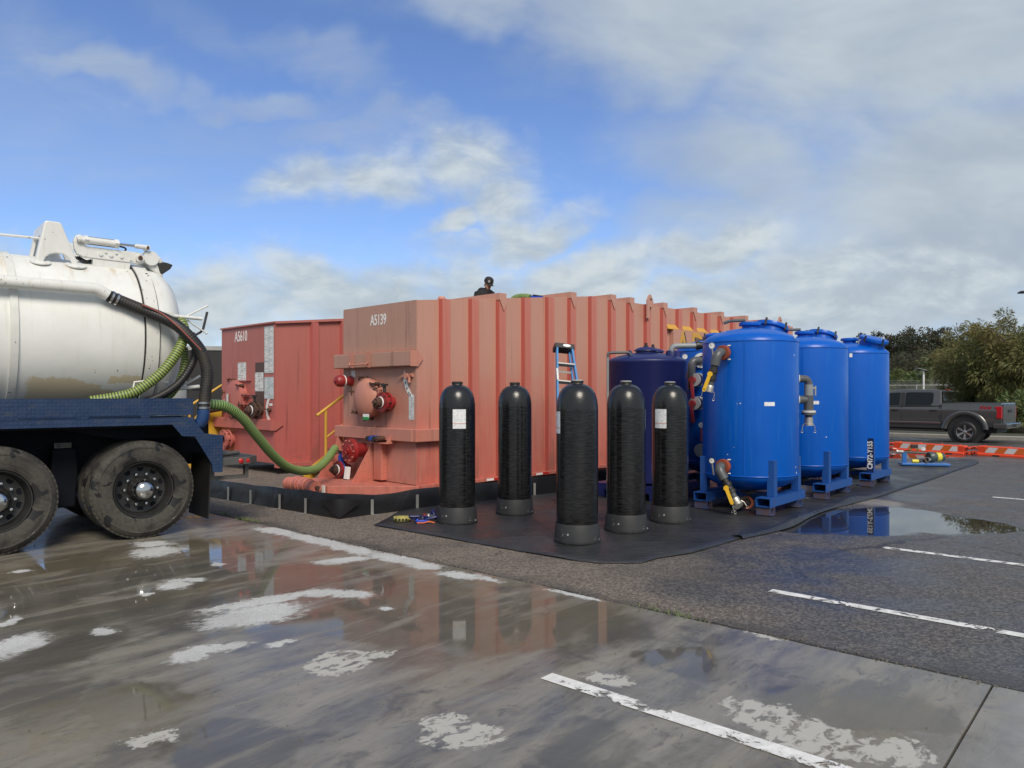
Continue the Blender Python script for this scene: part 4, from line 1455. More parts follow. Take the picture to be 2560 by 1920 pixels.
# ================================================================== BLACK FIBREGLASS VESSELS
def wound_material():
    m, n, b, out = new_mat('wound_fibreglass')
    tc = n.new('ShaderNodeTexCoord').outputs['Object']
    x, y, z = n.sep(tc)
    a = n.math('ARCTAN2', y, x)
    wv = n.comb(n.math('MULTIPLY', a, 2.2), n.math('MULTIPLY', z, 62.0), 0.0)
    w1 = n.noise(wv, 1.0, 5.0, 0.65, 0.25)
    w2 = n.noise(n.comb(n.math('MULTIPLY', a, 0.8), n.math('MULTIPLY', z, 24.0), 3.0), 1.0, 3.0, 0.6, 0.2)
    big = n.noise(n.comb(n.math('MULTIPLY', a, 1.1), n.math('MULTIPLY', z, 0.5), 9.0), 1.6, 3.0, 0.5)
    cylz = n.mapr(z, 1.38, 1.43, 1.0, 0.0)
    sc = n.mapr(n.noise(n.comb(n.math('MULTIPLY', a, 3.0), n.math('MULTIPLY', z, 9.0), 1.0), 1.3, 6.0, 0.7, 1.0), 0.70, 0.74)
    c = n.mix(n.mapr(w1, 0.35, 0.7), (0.0040, 0.0043, 0.0055), (0.020, 0.020, 0.021))
    c = n.mix(n.math('MULTIPLY', sc, 0.35), c, (0.25, 0.25, 0.25))
    c = n.mix(cylz, (0.013, 0.014, 0.015), c)
    n.put(b.inputs['Base Color'], c)
    r = n.mapr(big, 0.35, 0.65, 0.07, 0.20)
    n.put(b.inputs['Roughness'], n.mixf(cylz, 0.26, r))
    h = n.math('ADD', n.math('MULTIPLY', w1, 0.6), n.math('MULTIPLY', w2, 0.5))
    dome_h = n.noise(n.scalev(tc, (1, 1, 2.5)), 22.0, 4.0, 0.6, 0.8)
    hh = n.mixf(cylz, n.math('MULTIPLY', dome_h, 0.5), h)
    n.put(b.inputs['Normal'], n.bump(hh, 0.7, 0.004))
    return m


M_WOUND = wound_material()
M_VBASE = pm('grey_plastic_base', (0.024, 0.025, 0.027), (0.038, 0.039, 0.041), rough=0.5, speck=0.25, speck_col=(0.35, 0.35, 0.35), bump=0.15)
M_LABELV = sticker_mat('vessel_label', rows=14, base=(0.72, 0.74, 0.76), ink=(0.35, 0.37, 0.4), amount=0.75)
M_ORANGE_LINE = pm('label_orange', (0.55, 0.16, 0.08), rough=0.5)
M_CAPW = pm('seal_white', (0.6, 0.6, 0.58), rough=0.5)


def vessel(px, py, label, label_az=None, white_cap=True, spin=0.0):
    f = G(px, py)
    d = Vector((f.x, f.y, 0)).normalized()
    loc = f + d * 0.245
    loc.z = gz(loc.y) + 0.018
    root = thing('fibreglass_vessel', label, 'pressure vessel', loc, 0.0, 'black fibreglass vessels on the liner mat')
    b = MB()
    prof = [(0.19, 0.03), (0.217, 0.10), (0.220, 0.30), (0.222, 0.9), (0.221, 1.38), (0.219, 1.43), (0.210, 1.50), (0.191, 1.56), (0.160, 1.61), (0.118, 1.644), (0.07, 1.660)]
    b.lathe(prof, n=48)
    o = b.build('vessel_body', M_WOUND, root, smooth=60)
    o.rotation_euler = (0, 0, spin)
    s = MB()
    s.lathe([(0.246, 0.0), (0.249, 0.008), (0.246, 0.035), (0.243, 0.037), (0.231, 0.19), (0.229, 0.196), (0.223, 0.196), (0.223, 0.17)], n=48)
    base = s.build('base_skirt', M_VBASE, root, smooth=40)
    for i in range(6):
        a = spin + i * math.pi / 3 + 0.3
        q = MB()
        q.box((0.246 * math.cos(a), 0.246 * math.sin(a), 0.022), (0.012, 0.02, 0.032), rz=a)
        q.build('skirt_lug', M_VBASE, base, smooth=0)
    nk = MB()
    nk.lathe([(0.078, 1.652), (0.066, 1.660), (0.062, 1.674), (0.068, 1.677), (0.068, 1.694), (0.054, 1.694), (0.054, 1.66)], n=32)
    nk.build('neck_collar', M_BLKST, root)
    cp = MB()
    cp.lathe([(0.064, 1.694), (0.066, 1.701), (0.050, 1.704), (0.0, 1.704)], n=28)
    cp.build('neck_seal', M_CAPW if white_cap else M_BLKST, root)
    if label_az is not None:
        # label: a curved sheet stuck on the wall
        to_cam = math.atan2(-d.y, -d.x)
        ac = to_cam + label_az
        for (z0, z1, mm, rr) in ((1.14, 1.37, M_LABELV, 0.2232), (1.195, 1.202, M_ORANGE_LINE, 0.2240)):
            q = MB()
            q.lathe([(rr, z0), (rr, z1)], n=8, a0=ac - 0.36, a1=ac + 0.36)
            q.build('paper_label', mm, root, smooth=60)
    return root


vessel(1143, 1316, 'black fibreglass vessel with white label centred, leftmost of the five', 0.12, white_cap=False, spin=0.4)
vessel(1287, 1293, 'black fibreglass vessel second from left, set back, no label visible', None, white_cap=False, spin=1.9)
vessel(1443, 1367, 'black fibreglass vessel nearest the camera with label at its left edge', -1.28, spin=3.1)
vessel(1565, 1338, 'black fibreglass vessel without label, between the nearest and the rightmost', None, spin=4.6)
vessel(1675, 1313, 'black fibreglass vessel with label on its left half, rightmost of five', -0.55, spin=5.7)

# ================================================================== BLUE STEEL VESSELS
M_BLUE = pm('blue_enamel', (0.0008, 0.088, 0.455), (0.001, 0.105, 0.51), rough=0.32, nscale=1.4, var=0.7, streak=0.55, streak_col=(0.02, 0.14, 0.50), speck=0.0, coat=0.04, spec=0.32, rvar=0.10)
M_BLUES = pm('blue_skid_paint', (0.008, 0.070, 0.29), (0.014, 0.085, 0.32), rough=0.45, nscale=7, speck=0.40, speck_col=(0.10, 0.055, 0.035), streak=0.25, streak_col=(0.10, 0.085, 0.07))
M_NAVY = pm('navy_polyethylene', (0.009, 0.014, 0.090), (0.012, 0.018, 0.105), rough=0.42, nscale=1.0, streak=0.2, streak_col=(0.04, 0.04, 0.14), rvar=0.06)
M_PVC = pm('grey_pvc', (0.075, 0.082, 0.088), (0.10, 0.105, 0.11), rough=0.38, nscale=6, streak=0.2, streak_col=(0.2, 0.2, 0.2))
M_PVCL = pm('pale_grey_pipe', (0.22, 0.245, 0.25), (0.30, 0.32, 0.32), rough=0.45, nscale=5)
M_FLW = pm('white_flange', (0.62, 0.63, 0.62), (0.5, 0.5, 0.48), rough=0.45)
M_COUP = pm('orange_coupling', (0.30, 0.062, 0.022), (0.2, 0.05, 0.025), rough=0.55, bump=0.3)
M_HANDY = pm('yellow_handle', (0.72, 0.42, 0.015), (0.66, 0.40, 0.02), rough=0.35)
M_HANDR = pm('red_handle', (0.45, 0.05, 0.06), (0.40, 0.06, 0.07), rough=0.4)
M_BRASS = pm('camlock_alloy', (0.55, 0.53, 0.48), (0.45, 0.43, 0.38), rough=0.4, metal=0.75)
M_DIAL = pm('gauge_dial', (0.75, 0.75, 0.73), rough=0.25)
M_CHROME = pm('chrome', (0.62, 0.62, 0.62), (0.55, 0.55, 0.55), rough=0.16, metal=1.0, rvar=0.05)
M_FOOT = pm('rusty_foot', (0.02, 0.065, 0.2), (0.11, 0.06, 0.04), rough=0.7, nscale=9, var=1.0)
M_INSIDE = pm('tube_inside', (0.06, 0.045, 0.03), (0.10, 0.07, 0.045), rough=0.85)
M_CHIP = pm('paint_chip', (0.65, 0.66, 0.68), rough=0.6)
M_YSTICK = sticker_mat('yellow_sticker', base=(0.75, 0.62, 0.05), ink=(0.1, 0.08, 0.02), rows=8)


def gauge(root, p, face, r=0.038):
    q = MB()
    face = Vector(face).normalized()
    p = Vector(p)
    q.lathe([(0, -0.03), (r, -0.03), (r * 1.08, -0.01), (r * 1.08, 0.008), (r * 0.9, 0.008)], p, face, 20)
    o = q.build('gauge_case', M_CHROME, root)
    q = MB()
    q.lathe([(r * 0.9, 0.006), (0, 0.006)], p, face, 20)
    q.build('gauge_dial', M_DIAL, o)
    q = MB()
    up_ = Vector((0, 0, 1))
    q.bar(p + face * 0.008, p + face * 0.008 + (up_ + face.cross(up_)).normalized() * r * 0.7, 0.004, 0.002)
    q.build('gauge_needle', M_BLKST, o)


def camlock(root, p0, p1, r=0.04):
    p0, p1 = Vector(p0), Vector(p1)
    d = (p1 - p0).normalized()
    q = MB()
    q.lathe([(r, 0), (r * 1.15, 0.01), (r * 1.15, (p1 - p0).length * 0.7), (r * 1.3, (p1 - p0).length * 0.75), (r * 1.3, (p1 - p0).length), (0, (p1 - p0).length)], p0, d, 18)
    o = q.build('camlock_coupling', M_BRASS, root)
    x = d.cross(Vector((0, 1, 0.1))).normalized()
    for s in (-1, 1):
        q = MB()
        a = p1 - d * 0.02 + x * s * r * 1.3
        q.tube([a, a + x * s * 0.02 + d * 0.03, a + x * s * 0.025 + d * 0.09], 0.005, 6)
        q.torus(a + x * s * 0.025 + d * 0.105, 0.014, 0.003, (0.2, 1, 0), 12, 5)
        q.build('camlock_arm', M_BRASS, o)


def white_flange(root, p, d, r=0.085):
    q = MB()
    q.lathe([(0, 0), (r, 0), (r, 0.028), (r * 0.6, 0.03), (r * 0.6, 0.05)], p, d, 22)
    o = q.build('flange', M_FLW, root)
    d = Vector(d).normalized()
    x = d.cross(Vector((0, 0, 1))).normalized()
    y = d.cross(x)
    for i in range(6):
        a = i * math.pi / 3 + 0.4
        c = Vector(p) + d * 0.026 + (x * math.cos(a) + y * math.sin(a)) * r * 0.8
        q = MB()
        q.cyl(c, c + d * 0.015, 0.009, n=6)
        q.build('bolt', M_BRASS, o)


def blue_vessel(loc, label, top_az, h=2.255, r=0.63):
    root = thing('steel_vessel', label, 'filter vessel', loc, 0.0, 'blue steel vessels in rows on the liner mat')
    s = MB()
    prof = [(0.0, 0.24), (0.16, 0.245), (0.32, 0.275), (0.47, 0.325), (0.57, 0.385), (0.615, 0.43), (r, 0.48), (r, h - 0.02), (r - 0.012, h + 0.03), (0.56, h + 0.075), (0.45, h + 0.125), (0.30, h + 0.168), (0.14, h + 0.19), (0.0, h + 0.195)]
    s.lathe(prof, n=72)
    s.build('shell', M_BLUE, root, smooth=50)
    for z in (0.475, h - 0.012):
        q = MB()
        q.torus((0, 0, z), r + 0.001, 0.007, n=72, m=6)
        q.build('weld_seam', M_BLUE, root, smooth=60)
    for ws in (top_az + 2.2, top_az - 2.6):
        q = MB()
        wd_ = Vector((math.cos(ws), math.sin(ws), 0))
        q.box(wd_ * (r + 0.001) + Vector((0, 0, (h + 0.475) / 2)), (0.008, 0.014, h - 0.51), rz=ws)
        q.build('weld_seam', M_BLUE, root, smooth=0)
    q = MB()
    q.lathe([(0.115, h + 0.17), (0.105, h + 0.225), (0.145, h + 0.23), (0.15, h + 0.25), (0.145, h + 0.272), (0.12, h + 0.28), (0.10, h + 0.265), (0, h + 0.265)], n=28)
    q.build('fill_cap', M_BLUE, root)
    ax = Vector((math.cos(top_az), math.sin(top_az), 0))
    n_ = (Vector((0, 0, 1)) + ax * 0.34).normalized()
    c = ax * 0.40 + Vector((0, 0, h + 0.04))
    q = MB()
    q.lathe([(0.20, 0.0), (0.20, 0.17), (0.235, 0.172), (0.24, 0.205), (0.235, 0.225), (0.20, 0.232), (0.1, 0.24), (0, 0.242)], c, n_, 32)
    mw = q.build('manway', M_BLUE, root)
    x = n_.cross(Vector((0, 0, 1))).normalized()
    y = n_.cross(x)
    for i in range(5):
        a = i * 2 * math.pi / 5
        p = c + (x * math.cos(a) + y * math.sin(a)) * 0.235 + n_ * 0.21
        q = MB()
        q.cyl(p - n_ * 0.06, p + n_ * 0.045, 0.016, n=8)
        q.build('manway_bolt', M_BLKST, mw)
    # skid: two hollow runners on short cross feet, four corner posts
    for sv in (-0.435, 0.435):
        a = LV * sv - LU * 0.61
        b_ = LV * sv + LU * 0.61
        q = MB()
        q.rtube(a + Vector((0, 0, 0.165)), b_ + Vector((0, 0, 0.165)), 0.19, 0.115, 0.009)
        q.build('skid_runner', M_BLUES, root, smooth=0)
        for su in (-0.52, 0.44):
            q = MB()
            p = LV * sv + LU * su + Vector((0, 0, 0.053))
            q.rtube(p - LV * 0.095, p + LV * 0.095, 0.14, 0.100, 0.009)
            q.build('skid_foot', M_FOOT, root, smooth=0)
        for su in (-0.40, 0.43):
            q = MB()
            p = LV * sv * 1.08 + LU * su
            q.box(p + Vector((0, 0, 0.46)), (0.10, 0.10, 0.474), rz=math.atan2(LU.y, LU.x))
            q.build('support_post', M_BLUES, root, smooth=0, bevel=0.004)
    q = MB()
    q.bar(LV * 0.34 + Vector((0, 0, 0.165)), -LV * 0.34 + Vector((0, 0, 0.165)), 0.10, 0.10)
    q.build('skid_crossbar', M_BLUES, root, smooth=0)
    q = MB()
    q.cyl((0, 0, 0.25), (0, 0, 0.13), 0.055, n=16)
    q.lathe([(0.055, 0), (0.11, 0), (0.11, 0.03), (0.055, 0.03)], (0, 0, 0.19), (0, 0, 1), 20)
    q.build('bottom_outlet', M_PVC, root)
    return root


def place(px, d):
    return Vector(((px - CX) / F * d, d, gz(d) + 0.02))


def facing(loc):
    c = Vector((-loc.x, -loc.y, 0)).normalized()
    return c, Vector((-c.y, c.x, 0))       # towards the camera, to the right in the picture


pB1, pB2, pB3, pB4 = Vector((3.27, 10.22, 0.02)), Vector((4.60, 11.70, 0.02)), Vector((5.98, 13.18, 0.02)), Vector((3.36, 12.35, 0.02))
B1 = blue_vessel(pB1, 'blue steel vessel nearest the camera with two yellow-handled valves', R(35))
B2 = blue_vessel(pB2, 'blue steel vessel in the middle of the front row of three', R(35))
B3 = blue_vessel(pB3, 'blue steel vessel far end of the row, marked CM72-Y155 on its post', R(-60))
B4 = blue_vessel(pB4, 'blue steel vessel mostly hidden behind the nearest one, with red valve handles', R(70))


def ball_valve_drop(root, base, c, r, z, dirn):
    """stub with clamp coupling, elbow, ball valve with yellow handle, camlock end"""
    p0 = base
    pe = p0 + c * 0.17 - r * 0.10
    q = MB()
    q.lathe([(0.062, 0), (0.062, 0.02), (0.095, 0.022), (0.10, 0.05), (0.095, 0.085), (0.062, 0.087)], p0 + c * 0.02 - r * 0.01, (c * 1.0 - r * 0.55).normalized(), 20)
    k = q.build('clamp_coupling', M_COUP, root)
    for s in (-1, 1):
        q = MB()
        pp = p0 + c * 0.06 - r * 0.02 + Vector((0, 0, 1)) * s * 0.09 + r * 0.06
        q.cyl(pp - r * 0.02, pp + r * 0.02, 0.012, n=8)
        q.build('coupling_bolt', M_BRASS, k)
    pd = pe + dirn * 0.17
    q = MB()
    q.elbow(p0 + c * 0.05 - r * 0.03, pe, pd, 0.062, 16, 8)
    q.build('pipe_elbow', M_PVC, root, smooth=50)
    pv = pd + dirn * 0.05
    q = MB()
    q.cyl(pd, pv, 0.045, n=14)
    q.lathe([(0.045, 0), (0.06, 0.005), (0.06, 0.05), (0.05, 0.06), (0.05, 0.10), (0.06, 0.11), (0.06, 0.15), (0.045, 0.155)], pv, dirn, 18)
    q.build('valve_body', M_BLKST, root)
    pm_ = pv + dirn * 0.07 + c * 0.07 - r * 0.03
    q = MB()
    q.cyl(pm_ - c * 0.03, pm_ + c * 0.02, 0.03, n=14)
    q.cyl(pm_ - c * 0.0 + c * 0.012, pm_ + c * 0.032, 0.034, n=16)
    q.bar(pm_ + c * 0.022, pm_ + c * 0.022 + dirn * 0.21 - r * 0.03, 0.045, 0.018, up=c)
    q.cyl(pm_ + c * 0.013 + dirn * 0.21 - r * 0.03, pm_ + c * 0.031 + dirn * 0.21 - r * 0.03, 0.022, n=12)
    q.build('valve_handle', M_HANDY, root)
    e = pv + dirn * 0.155
    q = MB()
    q.cyl(e, e + dirn * 0.07, 0.042, n=14)
    q.build('pipe_nipple', M_PVC, root)
    camlock(root, e + dirn * 0.06, e + dirn * 0.15, 0.045)
    g0 = pe - r * 0.07 + c * 0.03
    q = MB()
    q.cyl(pe - r * 0.05 + Vector((0, 0, -0.10)), g0 + Vector((0, 0, 0.05)), 0.011, n=8)
    q.build('gauge_stem', M_BRASS, root)
    gauge(root, g0 + Vector((0, 0, 0.085)), c - r * 0.3)


c1, r1 = facing(pB1)
off = 0.30
bs = c1 * math.sqrt(0.63 ** 2 - off ** 2) - r1 * off
ball_valve_drop(B1, bs + Vector((0, 0, 2.09)), c1, r1, 2.09, (Vector((0, 0, -1)) - r1 * 0.22).normalized())
ball_valve_drop(B1, bs + Vector((0, 0, 0.60)), c1, r1, 0.6, (Vector((0, 0, -1)) + r1 * 0.55 + c1 * 0.1).normalized())
# low drain assembly
q = MB()
q.elbow((0, 0, 0.15), (0, 0, 0.10), c1 * 0.28 - r1 * 0.04 + Vector((0, 0, 0.10)), 0.055, 14)
q.build('drain_pipe', M_PVC, B1)
q = MB()
q.lathe([(0.055, 0), (0.085, 0.0), (0.085, 0.05), (0.055, 0.05)], c1 * 0.27 - r1 * 0.04 + Vector((0, 0, 0.10)), c1, 18)
q.build('clamp_coupling', M_COUP, B1)
q = MB()
p = c1 * 0.32 - r1 * 0.05 + Vector((0, 0, 0.10))
q.cyl(p, p + c1 * 0.16 - r1 * 0.08, 0.05, n=14)
q.box(p + c1 * 0.08 - r1 * 0.04 + Vector((0, 0, 0.07)), (0.16, 0.04, 0.02), rz=0.2)
q.build('drain_valve', M_BLKST, B1)
camlock(B1, p + c1 * 0.16 - r1 * 0.08, p + c1 * 0.24 - r1 * 0.12, 0.045)


def side_tee(root, ctr, az, z_hi=1.76, z_lo=1.47):
    """flanged elbow above a flanged tee joining into one down pipe with camlock end"""
    d = Vector((math.cos(az), math.sin(az), 0))
    for z in (z_hi, z_lo):
        p = d * 0.62 + Vector((0, 0, z))
        q = MB()
        q.cyl(p, p + d * 0.04, 0.05, n=14)
        q.build('nozzle', M_BLUE, root)
        white_flange(root, p + d * 0.035, d, 0.09)
    x = d * 0.62
    e = d * 0.86
    q = MB()
    q.elbow(d * 0.70 + Vector((0, 0, z_hi)), e + Vector((0, 0, z_hi)), e + Vector((0, 0, z_lo + 0.2)), 0.052, 14, 8)
    q.build('pipe_elbow', M_PVC, root, smooth=50)
    q = MB()
    q.cyl(e + Vector((0, 0, z_lo + 0.21)), e + Vector((0, 0, z_lo + 0.06)), 0.060, n=16)
    q.build('pipe_sleeve', M_PVCL, root)
    q = MB()
    q.cyl(e + Vector((0, 0, z_lo + 0.06)), e + Vector((0, 0, z_lo - 0.16)), 0.064, n=16)
    q.cyl(d * 0.70 + Vector((0, 0, z_lo)), e + Vector((0, 0, z_lo)), 0.055, n=14)
    q.build('pipe_tee', M_PVC, root, smooth=50)
    white_flange(root, e + Vector((0, 0, z_lo - 0.15)), (0, 0, -1), 0.095)
    q = MB()
    q.lathe([(0, 0), (0.09, 0), (0.09, 0.03), (0.05, 0.035), (0.045, 0.07)], e + Vector((0, 0, z_lo - 0.18)), (0, 0, -1), 20)
    q.build('lower_flange', M_PVC, root)
    camlock(root, e + Vector((0, 0, z_lo - 0.24)), e + Vector((0, 0, z_lo - 0.36)), 0.05)
    q = MB()
    q.cyl(e + d * 0.05 + Vector((0, 0, z_lo + 0.16)), e + d * 0.11 + Vector((0, 0, z_lo + 0.16)), 0.01, n=8)
    q.cyl(e + d * 0.10 + Vector((0, 0, z_lo + 0.19)), e + d * 0.10 + Vector((0, 0, z_lo + 0.06)), 0.014, n=8)
    q.build('sample_cock', M_BRASS, root)


side_tee(B1, pB1, R(8))
side_tee(B3, pB3, R(30), 1.74, 1.46)
# vent pipes leaving the fill caps
for root in (B1, B2):
    q = MB()
    q.tube([(-0.06, 0, 2.56), (-0.25, 0.06, 2.56), (-0.34, 0.08, 2.53)], 0.022, 10)
    q.build('vent_pipe', M_PVC, root)


def curved_label(root, r, ac, half, z0, z1, mat, name='paper_label', n=10):
    q = MB()
    q.lathe([(r, z0), (r, z1)], n=n, a0=ac - half, a1=ac + half)
    return q.build(name, mat, root, smooth=60)


def az_of(loc, off_right):
    c, rr = facing(loc)
    v = c * math.sqrt(0.63 ** 2 - off_right ** 2) + rr * off_right
    return math.atan2(v.y, v.x)


M_TAGW = sticker_mat('small_tag', rows=2, base=(0.75, 0.76, 0.78), ink=(0.2, 0.22, 0.28), amount=0.7)
curved_label(B1, 0.632, az_of(pB1, 0.24), 0.11, 1.395, 1.445, M_TAGW)
curved_label(B2, 0.632, az_of(pB2, 0.14), 0.10, 1.395, 1.445, M_TAGW)
curved_label(B3, 0.632, az_of(pB3, -0.40), 0.20, 1.38, 1.82, M_WHITE)
q = MB()
cc, rr_ = facing(pB3)
a3 = az_of(pB3, -0.42)
n3 = Vector((math.cos(a3), math.sin(a3), 0))
q.lathe([(0.075, 0.0), (0.075, 0.002), (0.066, 0.002), (0.066, 0.0)], n3 * 0.634 + Vector((0, 0, 1.64)), n3, 26)
q.build('label_ring', M_BLKST, B3)
curved_label(B3, 0.633, a3 + 0.12, 0.05, 1.42, 1.44, M_BLKST)
curved_label(B3, 0.632, az_of(pB3, 0.02), 0.035, 2.17, 2.24, M_WHITE)
curved_label(B3, 0.632, az_of(pB3, -0.13), 0.06, 0.53, 0.62, M_YSTICK)
for (root, loc, offr, z, w) in ((B1, pB1, -0.12, 1.42, 0.012), (B1, pB1, -0.16, 1.42, 0.007), (B1, pB1, 0.55, 2.05, 0.014), (B1, pB1, 0.58, 0.50, 0.02), (B1, pB1, 0.57, 0.58, 0.014), (B1, pB1, -0.28, 0.75, 0.01), (B2, pB2, 0.3, 0.9, 0.012), (B1, pB1, -0.5, 0.62, 0.012), (B1, pB1, 0.56, 2.28, 0.03), (B1, pB1, -0.20, 0.85, 0.006)):
    curved_label(root, 0.6325, az_of(loc, offr), w, z, z + w * 1.2, M_CHIP, 'paint_chip', 3)
# stencilled number on the near post of the far vessel
pp = LV * 0.435 * 1.08 * -1 + LU * -0.40
M_POSTD = pm('stencil_plate', (0.008, 0.022, 0.085), rough=0.45)
q = MB()
q.box(pp - LU * 0.056 + Vector((0, 0, 0.52)), (0.008, 0.108, 0.56), rz=math.atan2(LU.y, LU.x))
q.build('number_plate', M_POSTD, B3, smooth=0)
lettering('CM72-Y155', 0.112, M_WHITE, B3, pp - LU * 0.062 + Vector((0, 0, 0.52)), (0, 0, 1), LV, bold=0.003, sx=0.86)
# handle loop on the far vessel's left side
q = MB()
a3 = az_of(pB3, -0.58)
hn = Vector((math.cos(a3), math.sin(a3), 0))
q.tube(catmull([hn * 0.63 + Vector((0, 0, 1.02)), hn * 0.72 + Vector((0, 0, 0.98)), hn * 0.74 + Vector((0, 0, 0.86)), hn * 0.72 + Vector((0, 0, 0.74)), hn * 0.63 + Vector((0, 0, 0.70))], 6), 0.02, 10)
q.build('lifting_handle', M_BLUE, B3)

# fittings of the hidden vessel
c4, r4 = facing(pB4)
bp = c4 * 0.60 - r4 * 0.20
for z in (1.77, 1.40):
    p = bp + Vector((0, 0, z)) - r4 * 0.02
    dd = (c4 - r4 * 0.5).normalized()
    white_flange(B4, p + dd * 0.05, dd, 0.11)
    q = MB()
    q.cyl(p + dd * 0.09, p + dd * 0.16, 0.10, n=20)
    q.build('valve_body', M_BLKST, B4)
    white_flange(B4, p + dd * 0.19, -dd, 0.10)
    q = MB()
    q.cyl(p + dd * 0.22, p + dd * 0.28, 0.05, n=16)
    a = p + dd * 0.27 - r4 * 0.01
    q.bar(a, a + Vector((0, 0, -0.30)) + r4 * 0.03, 0.045, 0.02, up=dd)
    q.build('valve_handle', M_HANDR, B4)
q = MB()
e = bp + c4 * 0.10 - r4 * 0.15
q.elbow(bp + Vector((0, 0, 2.08)), e + Vector((0, 0, 2.08)), e + Vector((0, 0, 1.86)), 0.062, 14, 8)
q.cyl(e + Vector((0, 0, 1.86)), e + Vector((0, 0, 1.62)), 0.058, n=14)
q.cyl(e + Vector((0, 0, 1.88)), e + Vector((0, 0, 1.80)), 0.072, n=16)
q.build('pipe_elbow', M_PVC, B4, smooth=50)
white_flange(B4, bp + Vector((0, 0, 2.08)), c4, 0.12)
gauge(B4, e - r4 * 0.10 + Vector((0, 0, 2.14)), c4, 0.04)
p = bp + Vector((0, 0, 0.66))
q = MB()
q.cyl(p, p + c4 * 0.12, 0.06, n=14)
q.lathe([(0, 0), (0.105, 0), (0.11, 0.02), (0.105, 0.04), (0, 0.045)], p + c4 * 0.12, c4, 22)
q.build('blind_flange', M_PVCL, B4)
gauge(B4, p + c4 * 0.12 + Vector((0, 0, 0.40)), c4, 0.038)
q = MB()
q.cyl(p + c4 * 0.10 + Vector((0, 0, 0.36)), p + c4 * 0.10 + Vector((0, 0, 0.14)), 0.012, n=8)
q.build('gauge_stem', M_HANDR, B4)

# ================================================================== NAVY TANK
pN = Vector((2.07, 11.45, 0.02))
NV = thing('poly_tank', 'dark navy plastic tank with two domed lids behind the black vessels', 'tank', pN)
q = MB()
q.lathe([(0.0, 0.20), (0.5, 0.20), (0.585, 0.24), (0.60, 0.30), (0.60, 2.01), (0.607, 2.02), (0.607, 2.05), (0.60, 2.06), (0.56, 2.085), (0.44, 2.13), (0.28, 2.165), (0.12, 2.185), (0, 2.19)], n=64)
q.build('shell', M_NAVY, NV, smooth=50)
for (x, y) in ((-0.03, -0.12), (0.14, 0.22)):
    q = MB()
    q.lathe([(0.155, 2.13), (0.155, 2.20), (0.185, 2.202), (0.18, 2.215), (0.13, 2.245), (0.07, 2.262), (0, 2.267)], (x, y, 0.0), n=28)
    ld = q.build('domed_lid', M_NAVY, NV, smooth=50)
    q = MB()
    q.lathe([(0.035, 2.255), (0.035, 2.285), (0.022, 2.29), (0.022, 2.325), (0, 2.325)], (x, y, 0.0), n=12)
    q.build('lid_knob', M_BLKST, ld)
q = MB()
q.torus((-0.30, -0.26, 2.14), 0.055, 0.014, (0.9, 0.3, 0), 20, 6)
q.build('lifting_eye', M_NAVY, NV)
q = MB()
q.lathe([(0.085, 2.06), (0.085, 2.17), (0.075, 2.20), (0, 2.20)], (0.33, -0.25, 0), n=20)
q.build('outlet_neck', M_NAVY, NV)
q = MB()
q.tube(catmull([(0.33, -0.25, 2.16), (0.33, -0.25, 2.21), (0.36, -0.25, 2.255), (0.42, -0.25, 2.27), (0.72, -0.25, 2.275)], 6), 0.042, 14)
q.build('outlet_pipe', M_PVCL, NV, smooth=60)
q = MB()
q.lathe([(0.05, 0), (0.065, 0), (0.065, 0.05), (0.055, 0.06), (0.055, 0.12), (0.065, 0.13), (0.065, 0.17), (0.05, 0.17)], (0.70, -0.25, 2.275), (1, 0, 0.02), 16)
q.box((0.80, -0.25, 2.36), (0.22, 0.03, 0.02))
q.build('outlet_valve', M_BLKST, NV)
q = MB()
q.elbow((0.86, -0.25, 2.275), (1.02, -0.22, 2.275), (1.05, -0.22, 2.06), 0.045, 12, 8)
q.cyl((1.043, -0.22, 2.12), (1.05, -0.22, 2.02), 0.06, n=8)
q.build('outlet_elbow', M_PVC, NV, smooth=50)
q = MB()
q.tube([(-0.28, -0.32, 2.11), (-0.32, -0.33, 2.165), (-0.36, -0.33, 2.17), (-0.60, -0.34, 2.165), (-0.635, -0.34, 2.15), (-0.64, -0.34, 2.10)], 0.022, 10)
q.build('overflow_pipe', M_PVC, NV, smooth=50)
q = MB()
q.cyl((-0.64, -0.34, 2.11), (-0.64, -0.34, 1.3), 0.018, n=8)
q.build('overflow_drop', M_PVCL, NV)
q = MB()
q.box((0, 0, 0.15), (1.15, 1.15, 0.10), rz=math.atan2(LU.y, LU.x))
for sx in (-1, 1):
    q.box(LV * 0.45 * sx + Vector((0, 0, 0.05)), (1.15, 0.12, 0.10), rz=math.atan2(LU.y, LU.x))
q.build('skid_base', M_NAVY, NV, smooth=0)
for (x, z) in ((0.02, 1.05), (0.18, 0.62)):
    q = MB()
    y = -math.sqrt(0.36 - x * x)
    q.tube(catmull([(x, y, z), (x, y - 0.10, z + 0.02), (x, y - 0.12, z - 0.15), (x, y - 0.10, z - 0.32), (x, y, z - 0.3)], 6), 0.03, 10)
    q.build('side_handle', M_NAVY, NV)

